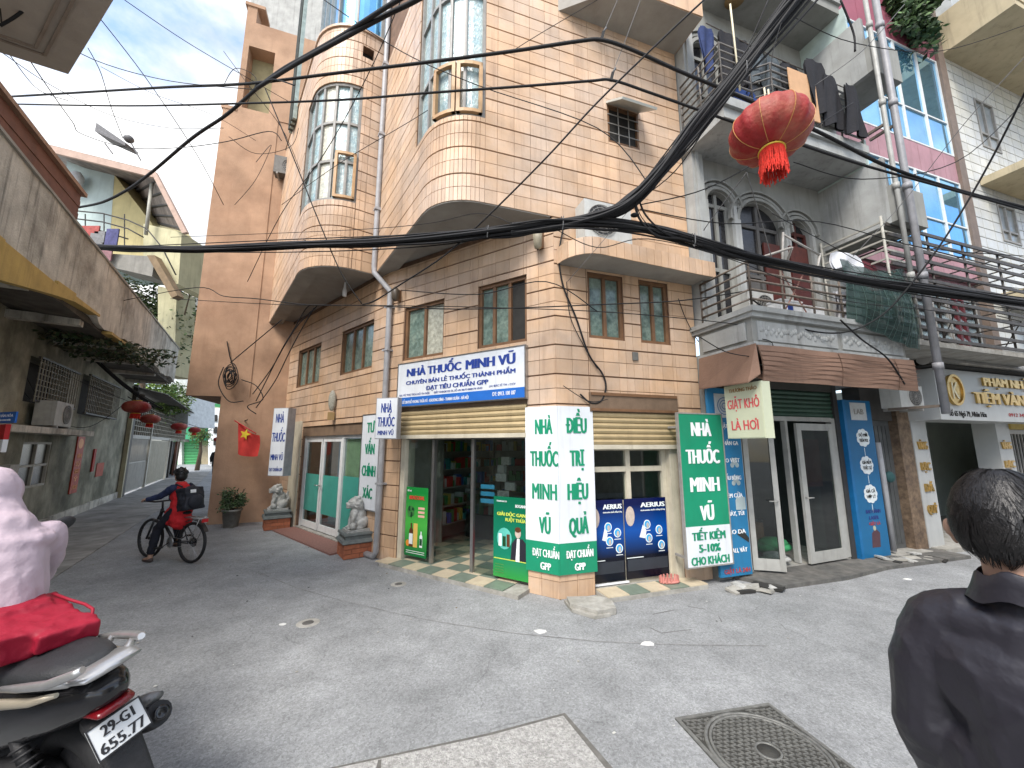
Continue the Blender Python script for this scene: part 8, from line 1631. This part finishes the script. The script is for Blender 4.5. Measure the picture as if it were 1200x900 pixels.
for i in range(9):
    q = M(); r_ = rnd.uniform(.12, .3); ph_ = rnd.random()*6; q.tube([cc_+Vector((r_*.6*math.cos(a+ph_)+.02*math.sin(3*a), -.05-.02*i, r_*1.1*math.sin(a+ph_))) for a in [2*math.pi*k/14 for k in range(15)]], .011, 5); q.build('loop', cb, cl)
LW = ['short tangled wire hanging below the coil above the light box', 'looped wire curling under the left side of the coil', 'uppermost wire running from the light box to the left bay soffit', 'lowest wire running from the light box to the left bay soffit', 'middle wire running from the coil to the left bay soffit', 'thin wire rising right from the coil across the tower']
for pts in ([(283, 445), (300, 452), (308, 468), (290, 476), (300, 485)], [(262, 430), (256, 450), (268, 470), (285, 470)], [(300, 470), (315, 440), (330, 410), (345, 385), (360, 360), (372, 358)], [(300, 478), (322, 447), (338, 415), (350, 392), (368, 361)], [(296, 462), (318, 432), (334, 404), (350, 380), (371, 359)], [(270, 425), (300, 400), (330, 375)]):
    cable('wire', [D(x, y, 9.0 if x < 330 else 8.6-(x-330)*.02) for x, y in pts], .011, cb, LW.pop(0), group='looping wires by the orange tower')
for lab, pts in (('lower dark cable bundle drooping under the concrete canopy', [(45, 350), (100, 410), (150, 455), (190, 480)]), ('upper dark cable bundle drooping under the concrete canopy', [(50, 356), (90, 400), (140, 448), (180, 478)])): cable('cable_bundle', [D(x, y, 8+.02*x) for x, y in pts], .05, cb, lab, twist=6, group='bundles under the canopy')
cab([(0, 398, 7), (40, 415, 8), (90, 445, 9.5), (150, 470, 11), (200, 490, 14)], .008, 'thin cable under the canopy carrying lanterns')
cab([(24, 455, 8), (60, 490, 9), (105, 500, 10), (150, 470, 11)], .008, 'slack wire drooping across the old house wall'); cab([(30, 440, 8), (50, 478, 8.5), (60, 500, 9)], .006, 'thin wire over the air conditioner of the old house')
cab([(150, 465, 10.5), (180, 482, 12), (215, 495, 16), (250, 505, 20), (290, 492, 9.4)], .012, 'wire stringing the small lanterns towards the flag')
cab([(902, 118, 3.55), (906, 60, 3.6), (925, 0, 3.62)], .004, 'thin cord holding the largest lantern'); cab([(875, 202, 4.4), (830, 262, 4.8), (825, 270, 4.9)], .006, 'cord from below the largest lantern to the left balcony rail', m=cg); cab([(875, 202, 4.4), (893, 262, 4.6), (905, 305, 4.7)], .006, 'cord from below the largest lantern to the clothes frame', m=cg)
cab([(985, 375, 5.0), (1010, 398, 5.2), (1040, 420, 5.5), (1060, 450, 5.7)], .012, 'slack wire dangling beside the tall pipes'); cab([(880, 396, 4.95), (905, 402, 4.95), (900, 430, 4.95), (882, 440, 4.95)], .006, 'loose wire across the brown awning')
cab([(820, 395, 4.9), (850, 412, 4.9), (880, 418, 4.9)], .006, 'wire drooping before the awning side'); cab([(985, 0, 4.6), (1000, 38, 4.7), (1002, 60, 4.7)], .014, 'dark flex curled on the pipes at the top')
for i, (pts, lab) in enumerate((([(262, 60, 6), (290, 98, 5.8), (330, 150, 6.2), (352, 200, 6.6)], 'thin wire from the sky down the tower recess'), ([(268, 160, 6.2), (300, 180, 6.5), (340, 172, 6.8), (350, 150, 6.9)], 'looped slack wire above the tower air conditioner'), ([(300, 190, 6.5), (318, 170, 6.8), (300, 210, 6.8), (275, 240, 6.9)], 'kinked wire left of the tower air conditioner'), ([(262, 100, 6), (276, 80, 6), (300, 92, 6), (290, 120, 6)], 'small loop of wire before the tower recess'), ([(700, 0, 5), (600, 60, 4.9), (500, 130, 5.2), (400, 190, 5.8), (330, 240, 6.5)], 'long thin wire slanting down across the bays'), ([(1200, 30, 5), (1100, 60, 5), (1000, 50, 4.6), (930, 20, 4.2)], 'thin wire under the roof plant'), ([(600, 262, 4.3), (560, 250, 4.6), (500, 262, 5), (400, 270, 5.8), (200, 278, 7.2)], 'thin wire running just above the thickest bundle'), ([(650, 268, 4.1), (700, 290, 4.1), (760, 280, 4.1), (860, 305, 4.3), (980, 350, 4.8), (1100, 365, 5.2), (1210, 385, 5.8)], 'thin wire drooping just under the thickest bundle'), ([(905, 250, 4.3), (960, 280, 4.6), (1040, 320, 5), (1130, 330, 5.4), (1210, 340, 6)], 'fine wire crossing the balcony arches'), ([(660, 452, 4.7), (690, 470, 4.7), (712, 468, 4.75)], 'short wire end at the right shutter box'), ([(0, 60, 4), (60, 100, 5), (130, 135, 6), (200, 150, 6.5), (262, 150, 6.4)], 'fine wire across the white sky toward the tower'))): cab(pts, .005, lab)
rnd = random.Random(77); q = M()
for i in range(150):
    x, y = rnd.uniform(-7, 7), rnd.uniform(1.6, 9)
    s_, d_ = (Vector((x, y))-Vector(C0)).dot(Vector(UR)), (Vector((x, y))-Vector(C0)).dot(Vector((UR[1], -UR[0])))
    if d_ < .35 or (Vector((x, y))-Vector(C0)).dot(Vector((-U1[1], U1[0]))*-1) > -.3 and x < .5: pass
    w_ = rnd.uniform(.006, .022); q.cur = rnd.randrange(4); q.box((x, y, .006), (w_, w_*rnd.uniform(.4, 1), .004), rnd.random()*3)
tag(q.build('litter', [MT['concrete'], mat('dry_leaf', (.16, .11, .05), .8), mat('grit_dark', (.05, .05, .05), .9), mat('paper_bit', (.5, .5, .47), .8)]), kind='stuff')
rnd = random.Random(91)
for k in range(9):
    o1, o2 = rnd.uniform(-14, 16), rnd.uniform(-9, 9); top = rnd.uniform(-16, 22)
    cab([(742+rnd.uniform(-8, 8), 234+o2*.4, 3.97), (772+o1*.5, 203+o2*.4, 3.9), (808+o1*.8, 158+rnd.uniform(-4, 6), 3.85+rnd.uniform(-.08, .08)), (848+o1, 108, 3.8+rnd.uniform(-.1, .1)), (898+top, 42, 3.7), (945+top*1.4, -20, 3.6)], rnd.uniform(.006, .012), ('slack strand %s the steep thick bundle' % ['hugging', 'beside', 'under', 'crossing', 'left of', 'right of', 'looping round', 'behind', 'in front of'][k]))
for k in range(5):
    dy = rnd.uniform(-9, 10)
    cab([(160, 291+dy*.4, 7.6), (330, 287+dy, 6.2), (500, 280+dy, 4.9), (640, 263+dy*.6, 4.1), (760, 268+dy, 4.1), (900, 306+dy*.8, 4.5), (1100, 341+dy, 5.3), (1215, 357+dy, 5.9)], rnd.uniform(.005, .009), ('loose strand %s the thickest level bundle' % ['hanging below', 'running above', 'weaving through', 'sagging under', 'skimming over'][k]))
def tie(p, r, label):
    c = D(*p); q = M(); q.tube([c+Vector((.004*k, r*math.sin(k*1.05)*.3, r*math.cos(k*1.05))) for k in range(7)], .006, 5); tag(q.build('cable_tie', cg), label, 'tie', 'grey ties on the cable bundles')
for p, r, lab in (((570, 271, 4.36), .075, 'pale wire tie on the level bundle above the sign'), ((658, 261, 4.05), .08, 'pale wire tie on the level bundle by the air conditioner'), ((356, 286, 6.0), .07, 'wire tie on the level bundle before the left bay'), ((812, 281, 4.15), .08, 'wire tie where the slack loops rejoin the bundle'), ((872, 78, 3.72), .09, 'loop of wire round the steep bundle above the lantern')): tie(p, r, lab)
for i, (pts, lab) in enumerate((([(380, 0, 4.6), (470, 60, 4.7), (560, 100, 4.6), (700, 150, 4.4), (760, 215, 4.2)], 'thin wire crossing both upper bays to the junction'), ([(470, 0, 4.4), (430, 90, 5), (380, 180, 5.8), (330, 250, 6.6), (290, 330, 7.6)], 'thin wire slanting from the top past the left bay window'), ([(900, 0, 3.8), (860, 90, 3.9), (800, 190, 4.0), (752, 232, 4.0)], 'thin wire just left of the lantern cord'), ([(1000, 120, 4.6), (920, 170, 4.3), (830, 220, 4.1), (750, 240, 4.0)], 'fine wire from the pipes down to the junction'), ([(30, 20, 4), (110, 70, 5.2), (200, 95, 6), (300, 105, 5.7)], 'sagging wire in the sky between slab and tower'), ([(100, 0, 4.5), (170, 90, 6), (230, 180, 7), (262, 240, 7.8)], 'slanting fine wire in the left part of the sky'), ([(700, 365, 4.7), (640, 330, 4.7), (560, 345, 5.0), (470, 340, 5.4)], 'slack fine wire over the mezzanine tiles'), ([(1200, 120, 5), (1120, 190, 5), (1010, 210, 4.8), (930, 190, 4.5)], 'thin wire before the blue windows'), ([(1200, 300, 5.6), (1080, 290, 5.2), (960, 260, 4.7), (850, 262, 4.3), (750, 245, 4.0)], 'thin wire from the cage to the junction'))): cab(pts, .0065, lab)
